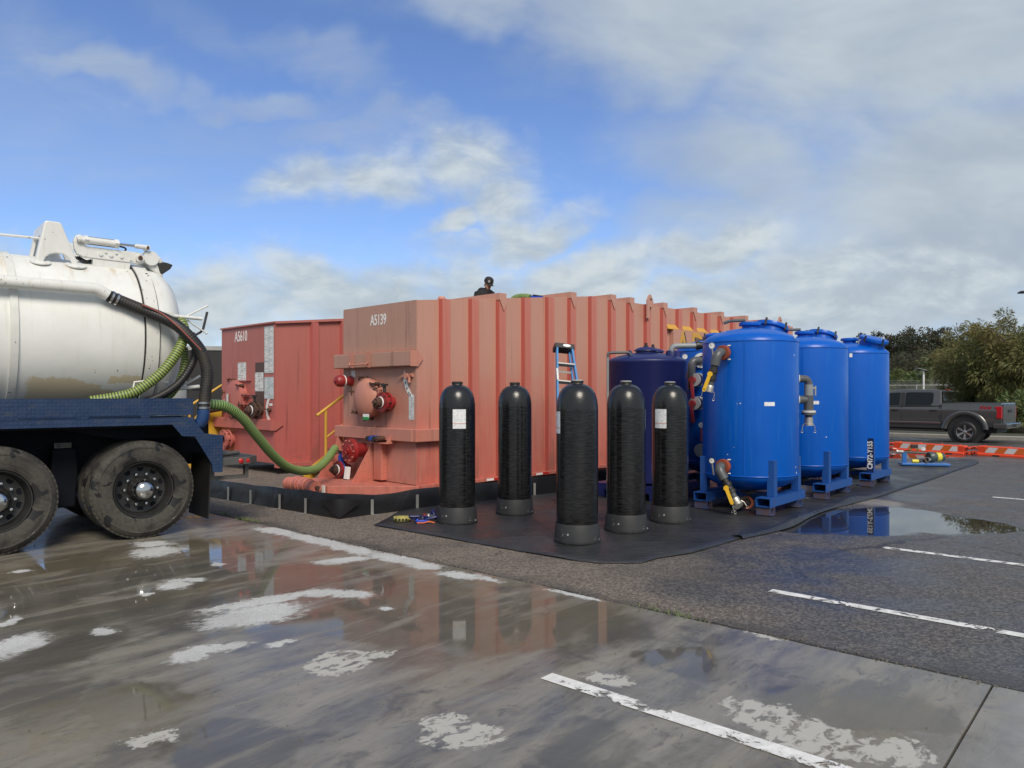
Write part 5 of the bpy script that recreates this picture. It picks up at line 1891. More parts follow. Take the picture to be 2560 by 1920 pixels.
# small things around the vessels
q = MB()
pb = Vector((1.62, 10.62, 0.02))
bott = thing('bottle', 'small white plastic bottle between two black vessels', 'bottle', Vector((1.56, 11.05, 0.36)))
q.lathe([(0.0, 0), (0.045, 0), (0.047, 0.02), (0.047, 0.13), (0.03, 0.16), (0.02, 0.165), (0.02, 0.18)], n=18)
q.build('bottle_body', M_WHITE, bott, smooth=50)
q = MB()
q.lathe([(0.023, 0.18), (0.023, 0.205), (0, 0.207)], n=14)
q.build('bottle_cap', M_WHITE, bott)
bxx = thing('equipment_box', 'small dark blue box standing under the white bottle', 'box', Vector((1.56, 11.05, 0.02)))
q = MB()
q.box((0, 0, 0.17), (0.22, 0.22, 0.34))
q.build('box_body', M_NAVY, bxx, smooth=0, bevel=0.006)
q = MB()
q.box((0, -0.113, 0.2), (0.12, 0.006, 0.06))
q.build('box_latch', M_BLKST, bxx, smooth=0)

# ================================================================== STEP LADDER
M_FIBRE = pm('ladder_blue', (0.045, 0.22, 0.50), (0.06, 0.26, 0.55), rough=0.4, streak=0.2, streak_col=(0.2, 0.35, 0.5))
LT, LB = PD(1410, 872, 11.95), G(1440, 1262)
LB.z = 0.03
LD = thing('step_ladder', 'blue fibreglass step ladder with black top cap leaning by the salmon tank', 'ladder', LB)
lz = (LT - LB)
LLEN = lz.length
lz.normalize()
lx = Vector((0.97, 0.24, 0)).normalized()
lx = (lx - lz * lx.dot(lz)).normalized()
ly = lz.cross(lx)
LM = Matrix((lx, ly, lz)).transposed()


def lp(x, y, z):
    return LM @ Vector((x, y, z))


for sx in (-1, 1):
    q = MB()
    q.bar(lp(sx * 0.125, -0.02, LLEN - 0.02), lp(sx * 0.27, -0.06, 0.0), 0.03, 0.075, up=ly)
    q.build('front_rail', M_FIBRE, LD, smooth=0, bevel=0.004)
    q = MB()
    q.bar(lp(sx * 0.10, 0.06, LLEN - 0.03), lp(sx * 0.23, 0.13, 0.05), 0.028, 0.05, up=ly)
    q.build('rear_rail', M_FIBRE, LD, smooth=0, bevel=0.004)
q = MB()
q.box(lp(0, 0.02, LLEN + 0.02), (0.33, 0.17, 0.09), M=LM)
q.build('top_cap', M_BLKST, LD, smooth=0, bevel=0.012)
q = MB()
q.prism([(0.065 * math.cos(2 * math.pi * i / 20), 0.027 * math.sin(2 * math.pi * i / 20)) for i in range(20)], lp(0.03, -0.066, LLEN + 0.02), lx, lz, -ly * 0.004)
q.build('cap_badge', M_WHITE, LD, smooth=0)
for i in range(7):
    t = (i + 1) / 8
    q = MB()
    w = 0.125 + 0.145 * t
    q.box(lp(0, -0.03 - 0.03 * t, LLEN * (1 - t)), (2 * w, 0.08, 0.025), M=LM)
    q.build('step', M_ALU, LD, smooth=0, bevel=0.004)
    q = MB()
    q.bar(lp(-(0.10 + 0.13 * t), 0.06 + 0.07 * t, LLEN * (1 - t) - 0.07), lp(0.10 + 0.13 * t, 0.06 + 0.07 * t, LLEN * (1 - t) - 0.07), 0.02, 0.03)
    q.build('rear_brace', M_ALU, LD, smooth=0)
q = MB()
q.box(lp(-0.16, -0.075, LLEN - 0.55), (0.03, 0.003, 0.22), M=LM)
q.build('warning_label', M_STICK, LD, smooth=0)
# ================================================================== VACUUM TRUCK
TO = Vector((-3.95, 8.0, 0.014))
TX = Vector((0.743, 0.669, 0)).normalized()     # towards the rear of the truck
TY = Vector((-TX.y, TX.x, 0))                   # inboard


def TS(px, py, q=0.0):
    """photograph pixel -> (s, z) on the upright plane q metres inboard of the wheel faces"""
    k_ = (px - CX) / F
    o = TO + TY * q
    s = (o.y * k_ - o.x) / (TX.x - TX.y * k_)
    d = o.y + TX.y * s
    return (s, CAM_H + (HZ - py) / F * d - TO.z)


def T3(px, py, q):
    s, z = TS(px, py, q)
    return Vector((s, q, z))


def c2px(x, y):       # crop of the photograph used for the survey
    return (x * 0.31646, 920 + y * 0.31646)


def truck_white():
    m, n, b, out = new_mat('truck_white')
    tc = n.new('ShaderNodeTexCoord').outputs['Object']
    x, y, z = n.sep(tc)
    nz = n.noise(tc, 1.8, 6.0, 0.6, 0.3)
    st = n.noise(n.scalev(tc, (10.0, 3.0, 0.7)), 1.7, 5.0, 0.6)
    c = n.mix(n.mapr(nz, 0.3, 0.7), (0.74, 0.75, 0.73), (0.66, 0.67, 0.64))
    c = n.mix(n.math('MULTIPLY', n.mapr(st, 0.55, 0.78), 0.35), c, (0.50, 0.47, 0.38))
    up_ = n.math('MULTIPLY', n.mapr(z, 2.6, 3.0), n.mapr(n.noise(n.scalev(tc, (7, 2, 2)), 1.4, 5.0, 0.6), 0.5, 0.72))
    c = n.mix(n.math('MULTIPLY', up_, 0.45), c, (0.42, 0.27, 0.10))
    # flaked paint near the belly, primer showing in two ragged bands
    rag = n.math('MULTIPLY', n.math('SUBTRACT', n.noise(tc, 11.0, 6.0, 0.7), 0.5), 0.16)
    edge = n.math('ADD', n.math('ADD', z, rag), n.math('MULTIPLY', n.math('MAXIMUM', n.math('ADD', x, 0.62), 0.0), 0.30))
    in_x = n.math('MULTIPLY', n.mapr(n.math('ADD', x, rag), -1.02, -0.97), n.mapr(n.math('ADD', x, rag), 0.08, 0.0))
    fl = n.math('MULTIPLY', n.mapr(edge, 1.735, 1.715), in_x)
    in_x2 = n.math('MULTIPLY', n.mapr(n.math('ADD', x, rag), -0.26, -0.22), n.mapr(n.math('ADD', x, rag), 0.09, 0.05))
    z2 = n.math('ADD', n.math('ADD', z, rag), 0.0)
    fl2 = n.math('MULTIPLY', in_x2, n.math('MULTIPLY', n.mapr(z2, 1.76, 1.745), n.mapr(z2, 1.675, 1.69)))
    c = n.mix(n.math('MAXIMUM', fl, fl2), c, (0.60, 0.52, 0.37))
    dots = n.mapr(n.math('MULTIPLY_ADD', nz, 0.3, n.noise(tc, 22.0, 2.0, 0.5)), 0.92, 0.94)
    c = n.mix(dots, c, (0.06, 0.055, 0.05))
    n.put(b.inputs['Base Color'], c)
    n.put(b.inputs['Roughness'], n.mapr(nz, 0.3, 0.7, 0.40, 0.55))
    n.put(b.inputs['Normal'], n.bump(n.noise(tc, 2.2, 3.0, 0.5), 0.12, 0.05))
    return m


def diamond_plate():
    m, n, b, out = new_mat('blue_diamond_plate')
    tc = n.new('ShaderNodeTexCoord').outputs['Object']
    x, y, z = n.sep(tc)
    u = n.math('MULTIPLY', x, 28.0)
    v = n.math('MULTIPLY', z, 28.0)
    par = n.math('MODULO', n.math('ADD', n.math('FLOOR', u), n.math('FLOOR', v)), 2.0)
    par = n.math('ABSOLUTE', par)
    fu = n.math('SUBTRACT', n.math('FRACT', u), 0.5)
    fv = n.math('SUBTRACT', n.math('FRACT', v), 0.5)
    sgn = n.math('MULTIPLY_ADD', par, 2.0, -1.0)
    a = n.math('ADD', fu, n.math('MULTIPLY', fv, sgn))
    c_ = n.math('SUBTRACT', fu, n.math('MULTIPLY', fv, sgn))
    e = n.math('ADD', n.math('MULTIPLY', n.math('MULTIPLY', a, a), 2.2), n.math('MULTIPLY', n.math('MULTIPLY', c_, c_), 30.0))
    loz = n.mapr(e, 1.0, 0.3)
    nz = n.noise(tc, 5.0, 5.0, 0.6)
    col = n.mix(n.mapr(nz, 0.35, 0.7), (0.006, 0.024, 0.075), (0.010, 0.032, 0.088))
    col = n.mix(n.math('MULTIPLY', loz, 0.45), col, (0.04, 0.085, 0.18))
    dirt = n.mapr(n.noise(n.scalev(tc, (2, 2, 5)), 3.0, 6.0, 0.65), 0.5, 0.72)
    col = n.mix(n.math('MULTIPLY', dirt, 0.28), col, (0.10, 0.095, 0.085))
    n.put(b.inputs['Base Color'], col)
    n.put(b.inputs['Roughness'], n.mapr(nz, 0.3, 0.7, 0.38, 0.55))
    n.put(b.inputs['Normal'], n.bump(loz, 0.7, 0.006))
    return m


def tyre_material():
    m, n, b, out = new_mat('tyre_rubber')
    tc = n.new('ShaderNodeTexCoord').outputs['Object']
    nz = n.noise(tc, 2.6, 6.0, 0.65, 0.8)
    f2 = n.noise(tc, 30.0, 4.0, 0.6)
    x, y, z = n.sep(tc)
    rad = n.math('SQRT', n.math('ADD', n.math('MULTIPLY', x, x), n.math('MULTIPLY', z, z)))
    ang_ = n.math('ARCTAN2', z, x)
    ring = n.noise(n.comb(n.math('MULTIPLY', rad, 60.0), n.math('MULTIPLY', ang_, 0.6), 0.0), 1.0, 3.0, 0.6)
    dry = n.mapr(n.math('ADD', n.math('MULTIPLY', nz, 0.8), n.math('MULTIPLY', ring, 0.25)), 0.40, 0.56)
    c = n.mix(dry, (0.018, 0.017, 0.016), n.mix(n.mapr(f2, 0.3, 0.7), (0.042, 0.038, 0.033), (0.066, 0.060, 0.051)))
    wetm = n.mapr(n.noise(tc, 5.5, 2.0, 0.5, 0.5), 0.60, 0.615)
    c = n.mix(wetm, c, (0.012, 0.012, 0.012))
    n.put(b.inputs['Base Color'], c)
    n.put(b.inputs['Roughness'], n.mixf(wetm, 0.8, 0.35))
    n.put(b.inputs['Normal'], n.bump(n.math('ADD', ring, f2), 0.25, 0.004))
    return m


def hose_material(name, rib, groove, rough=0.45):
    m, n, b, out = new_mat(name)
    at = n.new('ShaderNodeAttribute')
    at.attribute_name = 'band'
    tc = n.new('ShaderNodeTexCoord').outputs['Object']
    nz = n.noise(tc, 3.5, 5.0, 0.6, 0.4)
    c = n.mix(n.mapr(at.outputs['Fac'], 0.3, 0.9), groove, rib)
    c = n.mix(n.math('MULTIPLY', n.mapr(nz, 0.45, 0.7), 0.5), c, tuple((a + b2) * 0.35 for a, b2 in zip(rib, (0.12, 0.09, 0.05))))
    n.put(b.inputs['Base Color'], c)
    n.put(b.inputs['Roughness'], n.mapr(nz, 0.3, 0.7, rough - 0.08, rough + 0.12))
    return m


M_TW = truck_white()
M_TW2 = pm('truck_white_fitting', (0.72, 0.73, 0.71), (0.62, 0.62, 0.58), rough=0.32, nscale=5, streak=0.35, streak_col=(0.40, 0.26, 0.12), speck=0.25, speck_col=(0.12, 0.07, 0.04))
M_TRIM = pm('chipped_white_flange', (0.68, 0.69, 0.66), (0.58, 0.57, 0.52), rough=0.4, nscale=9, speck=0.30, speck_col=(0.05, 0.045, 0.04))
M_PLATE = diamond_plate()
M_TYRE = tyre_material()
M_RIM = pm('black_wheel', (0.014, 0.015, 0.016), (0.035, 0.033, 0.03), rough=0.38, nscale=6)
M_CHASS = pm('chassis_black', (0.006, 0.008, 0.014), (0.010, 0.010, 0.012), rough=0.7, spec=0.15)
M_FLAP = pm('mud_flap_rubber', (0.009, 0.009, 0.009), (0.014, 0.013, 0.012), rough=0.55)
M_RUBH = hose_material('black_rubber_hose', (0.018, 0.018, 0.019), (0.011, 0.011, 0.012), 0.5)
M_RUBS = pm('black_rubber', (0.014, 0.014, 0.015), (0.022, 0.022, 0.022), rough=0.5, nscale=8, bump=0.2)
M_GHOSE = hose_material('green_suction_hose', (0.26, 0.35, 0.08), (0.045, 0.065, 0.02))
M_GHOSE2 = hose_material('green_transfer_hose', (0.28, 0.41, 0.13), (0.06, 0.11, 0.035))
M_BELBOW = pm('blue_elbow', (0.012, 0.045, 0.14), (0.02, 0.055, 0.16), rough=0.35)
M_CLAMP = pm('steel_clamp', (0.55, 0.55, 0.55), rough=0.25, metal=1.0)
M_LAMP = pm('tail_lamp_red', (0.45, 0.012, 0.015), rough=0.25)
M_GREYST = pm('grey_steel', (0.085, 0.087, 0.087), (0.06, 0.057, 0.05), rough=0.55, speck=0.5, speck_col=(0.1, 0.06, 0.04))
M_RUSTW = pm('rust_stain', (0.22, 0.10, 0.04), rough=0.8)

TR = thing('vacuum_truck', 'white tank truck with blue diamond-plate deck seen from behind at left', 'truck', TO, math.atan2(TX.y, TX.x))
QC, ZC, RT = 1.2, 2.19, 0.90
# --- barrel
q = MB()
q.lathe([(0.0, -5.35), (0.35, -5.33), (0.65, -5.24), (0.84, -5.08), (RT, -4.9), (RT, 0.10)], (0, QC, ZC), (1, 0, 0), 88)
q.build('tank_barrel', M_TW, TR, smooth=50)
for s0, s1, rr, mm, nm in ((-1.165, -1.095, RT + 0.02, M_TRIM, 'stiffener_ring'), (-3.2, -3.13, RT + 0.02, M_TRIM, 'stiffener_ring'), (0.085, 0.10, RT + 0.012, M_RUBS, 'door_gasket'), (0.10, 0.235, RT + 0.03, M_TRIM, 'door_flange'), (0.237, 0.250, RT + 0.005, M_RUBS, 'door_gasket')):
    q = MB()
    q.lathe([(rr - 0.05, s0), (rr, s0), (rr, s1), (rr - 0.05, s1)], (0, QC, ZC), (1, 0, 0), 88)
    q.build(nm, mm, TR, smooth=40)
q = MB()
q.lathe([(RT - 0.01, 0.25), (RT - 0.01, 0.34), (RT - 0.04, 0.42), (0.76, 0.52), (0.55, 0.60), (0.30, 0.645), (0.0, 0.66)], (0, QC, ZC), (1, 0, 0), 80)
door = q.build('rear_door', M_TW, TR, smooth=50)
# --- arched hose guide on top
q = MB()
GQ0, GQ1 = 0.74, 1.32
gpx = [(345, 552), (400, 330), (445, 130), (465, 122), (595, 140), (615, 165), (785, 580), (722, 575), (692, 505), (640, 462), (565, 446), (492, 456), (448, 490), (428, 552)]
poly = [TS(x * 0.25316, 520 + y * 0.25316, GQ0) for x, y in gpx]
for qa in (GQ0, GQ1):
    q = MB()
    q.prism(poly, (0, qa, 0.0), (1, 0, 0), (0, 0, 1), (0, 0.03, 0))
    q.build('guide_plate', M_TW2, TR, smooth=0, bevel=0.012)
q = MB()
q.prism([poly[2], poly[3], poly[4], poly[5], (poly[4][0], poly[4][1] - 0.03), (poly[3][0], poly[3][1] - 0.03)], (0, GQ0 + 0.03, 0), (1, 0, 0), (0, 0, 1), (0, GQ1 - GQ0 - 0.03, 0))
q.build('guide_roof', M_TW2, TR, smooth=0, bevel=0.006)
pl_ = poly[2]
pb_ = poly[0]
q = MB()
for (qa, qb, za, zb) in ((GQ0 + 0.03, GQ0 + 0.11, 0, 1), (GQ1 - 0.08, GQ1, 0, 1)):
    q.prism([pb_, pl_, (pl_[0] + 0.03, pl_[1] - 0.02), (pb_[0] + 0.03, pb_[1])], (0, qa, 0), (1, 0, 0), (0, 0, 1), (0, qb - qa, 0))
q.prism([(pb_[0] + (pl_[0] - pb_[0]) * 0.72, pb_[1] + (pl_[1] - pb_[1]) * 0.72), pl_, (pl_[0] + 0.03, pl_[1]), (pb_[0] + (pl_[0] - pb_[0]) * 0.72 + 0.03, pb_[1] + (pl_[1] - pb_[1]) * 0.72)], (0, GQ0 + 0.11, 0), (1, 0, 0), (0, 0, 1), (0, GQ1 - GQ0 - 0.19, 0))
q.build('guide_leg', M_TW2, TR, smooth=0)
for s_ in (poly[0][0] + 0.05, poly[6][0] - 0.03):
    q = MB()
    q.lathe([(0, 0), (0.10, 0), (0.10, 0.012), (0, 0.012)], (s_, 0.75, 2.975), (0.0, -0.42, 0.9), 20)
    q.build('guide_foot', M_TW2, TR)
q = MB()
q.cyl((-3.0, 0.95, 3.22), (-0.55, 0.95, 3.27), 0.014, n=8)
q.build('walkway_rail', M_TW2, TR)
# --- hydraulic door opener
HQ = 0.80
q = MB()
P_ = lambda x, y: TS(x * 0.25316, 520 + y * 0.25316, HQ)
arm = [P_(725, 320), P_(745, 275), P_(790, 258), P_(840, 285), P_(845, 375), P_(1380, 440), P_(1420, 480), P_(1415, 525), P_(1370, 552), P_(830, 485), P_(760, 455), P_(735, 400)]
q.prism(arm, (0, HQ, 0), (1, 0, 0), (0, 0, 1), (0, 0.05, 0))
q.build('opener_arm', M_TW2, TR, smooth=0, bevel=0.01)
q = MB()
q.prism(arm, (0, HQ + 0.55, 0), (1, 0, 0), (0, 0, 1), (0, 0.05, 0))
q.build('opener_arm', M_TW2, TR, smooth=0, bevel=0.01)
q = MB()
pl = [P_(920, 500), P_(1290, 545), P_(1280, 610), P_(920, 570)]
q.prism(pl, (0, HQ + 0.01, 0), (1, 0, 0), (0, 0, 1), (0, 0.6, 0))
q.build('opener_base', M_TW2, TR, smooth=0)
for (x, y, r_) in ((993, 456, 0.02), (1043, 434, 0.014), (1095, 466, 0.022), (1147, 445, 0.014), (1197, 482, 0.018), (1290, 511, 0.013)):
    s, z = P_(x, y)
    q = MB()
    q.cyl((s, HQ, z), (s, HQ - 0.015, z), r_, n=12)
    q.build('bolt', M_TW2, TR)
for (x, y, r_) in ((793, 316, 0.035), (1378, 498, 0.045), (1450, 395, 0.032)):
    s, z = P_(x, y)
    q = MB()
    q.cyl((s, HQ + 0.06, z), (s, HQ - 0.03, z), r_, n=16)
    pin = q.build('pivot_boss', M_TW2, TR)
    q = MB()
    q.cyl((s, HQ - 0.03, z), (s, HQ - 0.045, z), r_ * 0.55, n=12)
    q.build('pivot_pin', M_RUST, pin)
q = MB()
a, b_ = P_(855, 322), P_(1145, 358)
A_, B_ = Vector((a[0], HQ - 0.02, a[1])), Vector((b_[0], HQ - 0.02, b_[1]))
q.cyl(A_, B_, 0.038, n=18)
q.build('hydraulic_cylinder', M_TW2, TR)
dvec = (B_ - A_).normalized()
q = MB()
q.cyl(A_ - dvec * 0.03, A_ + dvec * 0.01, 0.052, n=4)
q.cyl(B_ - dvec * 0.02, B_ + dvec * 0.025, 0.052, n=4)
q.cyl(A_ - dvec * 0.10, A_, 0.03, n=10)
q.build('cylinder_end_cap', M_TW2, TR)
for oz in (0.042, -0.042):
    q = MB()
    q.cyl(A_ + Vector((0, 0, oz)), B_ + Vector((0, 0, oz)), 0.006, n=6)
    q.build('tie_rod', M_CHROME, TR)
e = P_(1440, 392)
E_ = Vector((e[0], HQ - 0.02, e[1]))
q = MB()
q.cyl(B_, E_, 0.015, n=10)
q.build('piston_rod', M_CHROME, TR)
q = MB()
q.cyl(B_.lerp(E_, 0.62), E_, 0.027, n=10)
q.build('rod_clevis', M_TW2, TR)
# hinge knuckle casting on the door
q = MB()
kn = [P_(1425, 440), P_(1450, 420), P_(1490, 420), P_(1530, 455), P_(1590, 475), P_(1620, 520), P_(1620, 700), P_(1500, 600), P_(1440, 510)]
q.prism(kn, (0, HQ + 0.03, 0), (1, 0, 0), (0, 0, 1), (0, 0.42, 0))
q.build('hinge_casting', M_TW2, TR, smooth=0, bevel=0.02)
s, z = P_(1495, 495)
q = MB()
q.cyl((s, HQ + 0.0, z), (s, HQ + 0.05, z), 0.085, n=24)
q.build('hinge_boss', M_TW2, TR)
q = MB()
fl = [P_(1560, 545), P_(1620, 530), P_(1665, 540), P_(1715, 560), P_(1690, 600), P_(1615, 650), P_(1590, 645)]
q.prism(fl, (0, HQ + 0.02, 0), (1, 0, 0), (0, 0, 1), (0, 0.24, 0))
q.build('work_light', M_BLKST, TR, smooth=0, bevel=0.01)
q = MB()
for i in range(3):
    w0 = P_(760 + 20 * i, 470)
    w1 = P_(920, 520 - 8 * i)
    q.tube(catmull([(w0[0], HQ + 0.1, w0[1]), ((w0[0] + w1[0]) / 2, HQ + 0.06, min(w0[1], w1[1]) - 0.02), (w1[0], HQ + 0.1, w1[1])], 6), 0.012, 8)
a = P_(1150, 370)
b2 = P_(1235, 425)
q.tube(catmull([(a[0], HQ, a[1]), ((a[0] + b2[0]) / 2 + 0.05, HQ, a[1] - 0.02), (b2[0], HQ + 0.02, b2[1])], 6), 0.010, 8)
q.build('hydraulic_hose', M_RUBS, TR)
# --- side discharge pipe and black hose
QP = 0.30
pA = T3(0, 703, QP)
pB = T3(236, 722, QP)
pC = T3(268, 738, QP)
q = MB()
dirp = (pB - pA).normalized()
q.tube([pA - dirp * 3.4, pA, pB, pB + (pC - pB) * 0.35 + Vector((0, 0, 0.008)), pC + (pC - pB) * 0.05], 0.064, 20)
q.build('side_pipe', M_TW2, TR, smooth=60)
hp = [T3(272, 740, QP), T3(300, 752, QP), T3(367, 779, 0.24), T3(430, 806, 0.14), T3(470, 838, 0.06), T3(503, 880, 0.02), T3(518, 930, 0.0), T3(513, 985, 0.0), T3(508, 1026, 0.0)]
q = MB()
q.hose(hp, 0.066, 0.03, 0.002, 16)
q.build('discharge_hose', M_RUBH, TR, smooth=60)
for i, tt in enumerate((0.02, 0.075)):
    a = hp[0].lerp(hp[1], tt * 8)
    d_ = (hp[1] - hp[0]).normalized()
    q = MB()
    q.lathe([(0.068, 0), (0.071, 0), (0.071, 0.022), (0.068, 0.022)], a, d_, 22)
    q.build('hose_clamp', M_CLAMP, TR)
for zz in (0.03, 0.085):
    a = hp[-1] + Vector((0, 0, zz))
    q = MB()
    q.lathe([(0.068, -0.012), (0.072, -0.012), (0.072, 0.012), (0.068, 0.012)], a, (0, 0, 1), 22)
    q.build('hose_clamp', M_CLAMP, TR)
q = MB()
q.tube(catmull([hp[-1] + Vector((0, 0, 0.01)), hp[-1] + Vector((0, 0, -0.06)), hp[-1] + Vector((-0.02, 0.02, -0.13)), hp[-1] + Vector((-0.09, 0.08, -0.19)), hp[-1] + Vector((-0.2, 0.16, -0.2))], 6), 0.068, 18)
q.build('hose_elbow', M_BELBOW, TR, smooth=60)
sp = [p + Vector((0.0, -0.067, 0.02)) for p in (T3(350, 767, 0.24), T3(400, 790, 0.19), T3(440, 822, 0.10), T3(470, 852, 0.06), T3(497, 880, 0.03))]
q = MB()
q.tube(catmull(sp, 6), 0.009, 8)
q.build('hose_stripe', pm('faded_red_stripe', (0.28, 0.08, 0.06), rough=0.6), TR)
# hose rack on the rear
rk = T3(417, 790, 0.22)
q = MB()
q.box(T3(410, 788, 0.26) + Vector((0.02, 0, 0.0)), (0.11, 0.08, 0.07))
q.build('rack_bracket', M_TW2, TR, smooth=0, bevel=0.004)
q = MB()
q.cyl(T3(434, 790, 0.26), T3(505, 797, 0.26), 0.021, n=12)
q.build('rack_arm', M_TW2, TR)
for (x0, y0, x1, y1) in ((462, 792, 518, 765), (468, 800, 516, 833)):
    q = MB()
    q.cyl(T3(x0, y0, 0.28), T3(x1, y1, 0.28), 0.010, n=8)
    q.sphere(T3(x1, y1, 0.28), 0.014, 8, 6)
    q.build('rack_prong', M_TW2, TR)
q = MB()
q.tube([T3(518, 780, 0.32), T3(508, 822, 0.32), T3(502, 830, 0.32), T3(488, 838, 0.34)], 0.014, 10)
q.build('rack_hook', M_BLKST, TR)
q = MB()
q.cyl(T3(418, 975, 0.3), T3(498, 946 + 20, 0.3), 0.022, n=10)
q.cyl(T3(430, 978, 0.32), T3(500, 940, 0.32), 0.014, n=10)
q.build('lower_rack_arm', M_TW2, TR)
# --- deck and fender panels
q = MB()
s_end, z_t = TS(483, 996.5)
pts = [(-5.2, 1.30), (-5.2, 1.51), (s_end, 1.51), (s_end, 1.315)]
notch = [TS(*c2px(x, y)) for x, y in ((1400, 372), (1190, 376), (1180, 392), (1115, 392), (1105, 376), (705, 384), (690, 400), (610, 400), (600, 390), (140, 398), (130, 412), (40, 412))]
q.prism([(-5.2, 1.51), (s_end, 1.51), (s_end, 1.325)] + [(s, z) for s, z in notch] + [(-1.45, 1.31), (-5.2, 1.31)], (0, 0.0, 0), (1, 0, 0), (0, 0, 1), (0, 0.012, 0))
q.build('deck_side_plate', M_PLATE, TR, smooth=0)
q = MB()
q.span((-5.2, 0.013, 1.495), (s_end, 0.10, 1.508))
q.span((-5.2, 0.5, 1.28), (s_end + 0.05, 1.9, 1.30))
q.build('deck_top', M_PLATE, TR, smooth=0)
fpx = [(1480, 388), (1530, 392), (1545, 430), (1620, 520), (1762, 532), (1758, 822), (1682, 825), (1675, 760), (1540, 540), (1440, 538), (1360, 447)]
poly = [(-5.2, 1.300)] + [TS(*c2px(x, y), q=-0.03) for x, y in fpx] + [(-5.2, 1.225)]
q = MB()
q.prism(poly, (0, -0.03, 0), (1, 0, 0), (0, 0, 1), (0, 0.012, 0))
q.build('fender_plate', M_PLATE, TR, smooth=0)
q = MB()
a, b_, c_, d_, e_ = [TS(*c2px(x, y), q=-0.03) for x, y in ((1480, 388), (1530, 392), (1545, 430), (1620, 520), (1762, 532))]
for (p0, p1) in ((b_, d_), (d_, e_)):
    q.add([(p0[0], -0.03, p0[1]), (p1[0], -0.03, p1[1]), (p1[0], 0.55, p1[1]), (p0[0], 0.55, p0[1])], [(0, 1, 2, 3)])
q.add([(-5.2, -0.03, 1.301), (b_[0], -0.03, b_[1]), (b_[0], 0.02, b_[1] + 0.004), (-5.2, 0.02, 1.305)], [(0, 1, 2, 3)])
q.build('fender_top', M_PLATE, TR, smooth=0)
# inner mud shields and frame
q = MB()
q.span((-5.2, 0.62, 0.72), (0.9, 0.72, 1.22))
q.span((-5.2, 1.68, 0.72), (0.9, 1.78, 1.22))
q.build('chassis_rail', M_CHASS, TR, smooth=0)
q = MB()
q.span((-5.2, 0.60, 0.60), (-0.9, 0.615, 1.26))
q.span((-5.2, 0.02, 1.20), (0.5, 2.38, 1.222))
q.build('splash_shield', M_CHASS, TR, smooth=0)
q = MB()
q.prism([(-0.78, 1.20), (0.48, 1.20), (0.48, 1.10), (0.40, 1.06), (-0.12, 1.06), (-0.35, 1.10)], (0, 0.30, 0), (1, 0, 0), (0, 0, 1), (0, 0.3, 0))
q.build('inner_fender', M_CHASS, TR, smooth=0)
for s_ in (-0.66,):
    q = MB()
    q.prism([(-0.10, 0.35), (0.10, 0.35), (0.13, 0.72), (0.11, 0.98), (-0.12, 0.98), (-0.13, 0.72)], (s_, 0.46, 0), (1, 0, 0), (0, 0, 1), (0, 0.14, 0))
    q.build('suspension_hanger', M_CHASS, TR, smooth=0, bevel=0.02)
    q = MB()
    q.span((s_ - 0.10, 0.452, 0.985), (s_ + 0.06, 0.459, 1.04))
    q.build('data_plate', M_GREYST, TR, smooth=0)
    q = MB()
    q.torus((s_ - 0.055, 0.450, 1.012), 0.014, 0.004, (0, 1, 0), 14, 6)
    q.build('plate_ring', M_BLKST, TR)
for s_ in (0.0, -1.32):
    q = MB()
    q.cyl((s_, 0.3, 0.525), (s_, 2.1, 0.525), 0.09, n=14)
    q.sphere((s_, 1.2, 0.525), 0.24, 16, 10)
    q.build('axle', M_CHASS, TR)


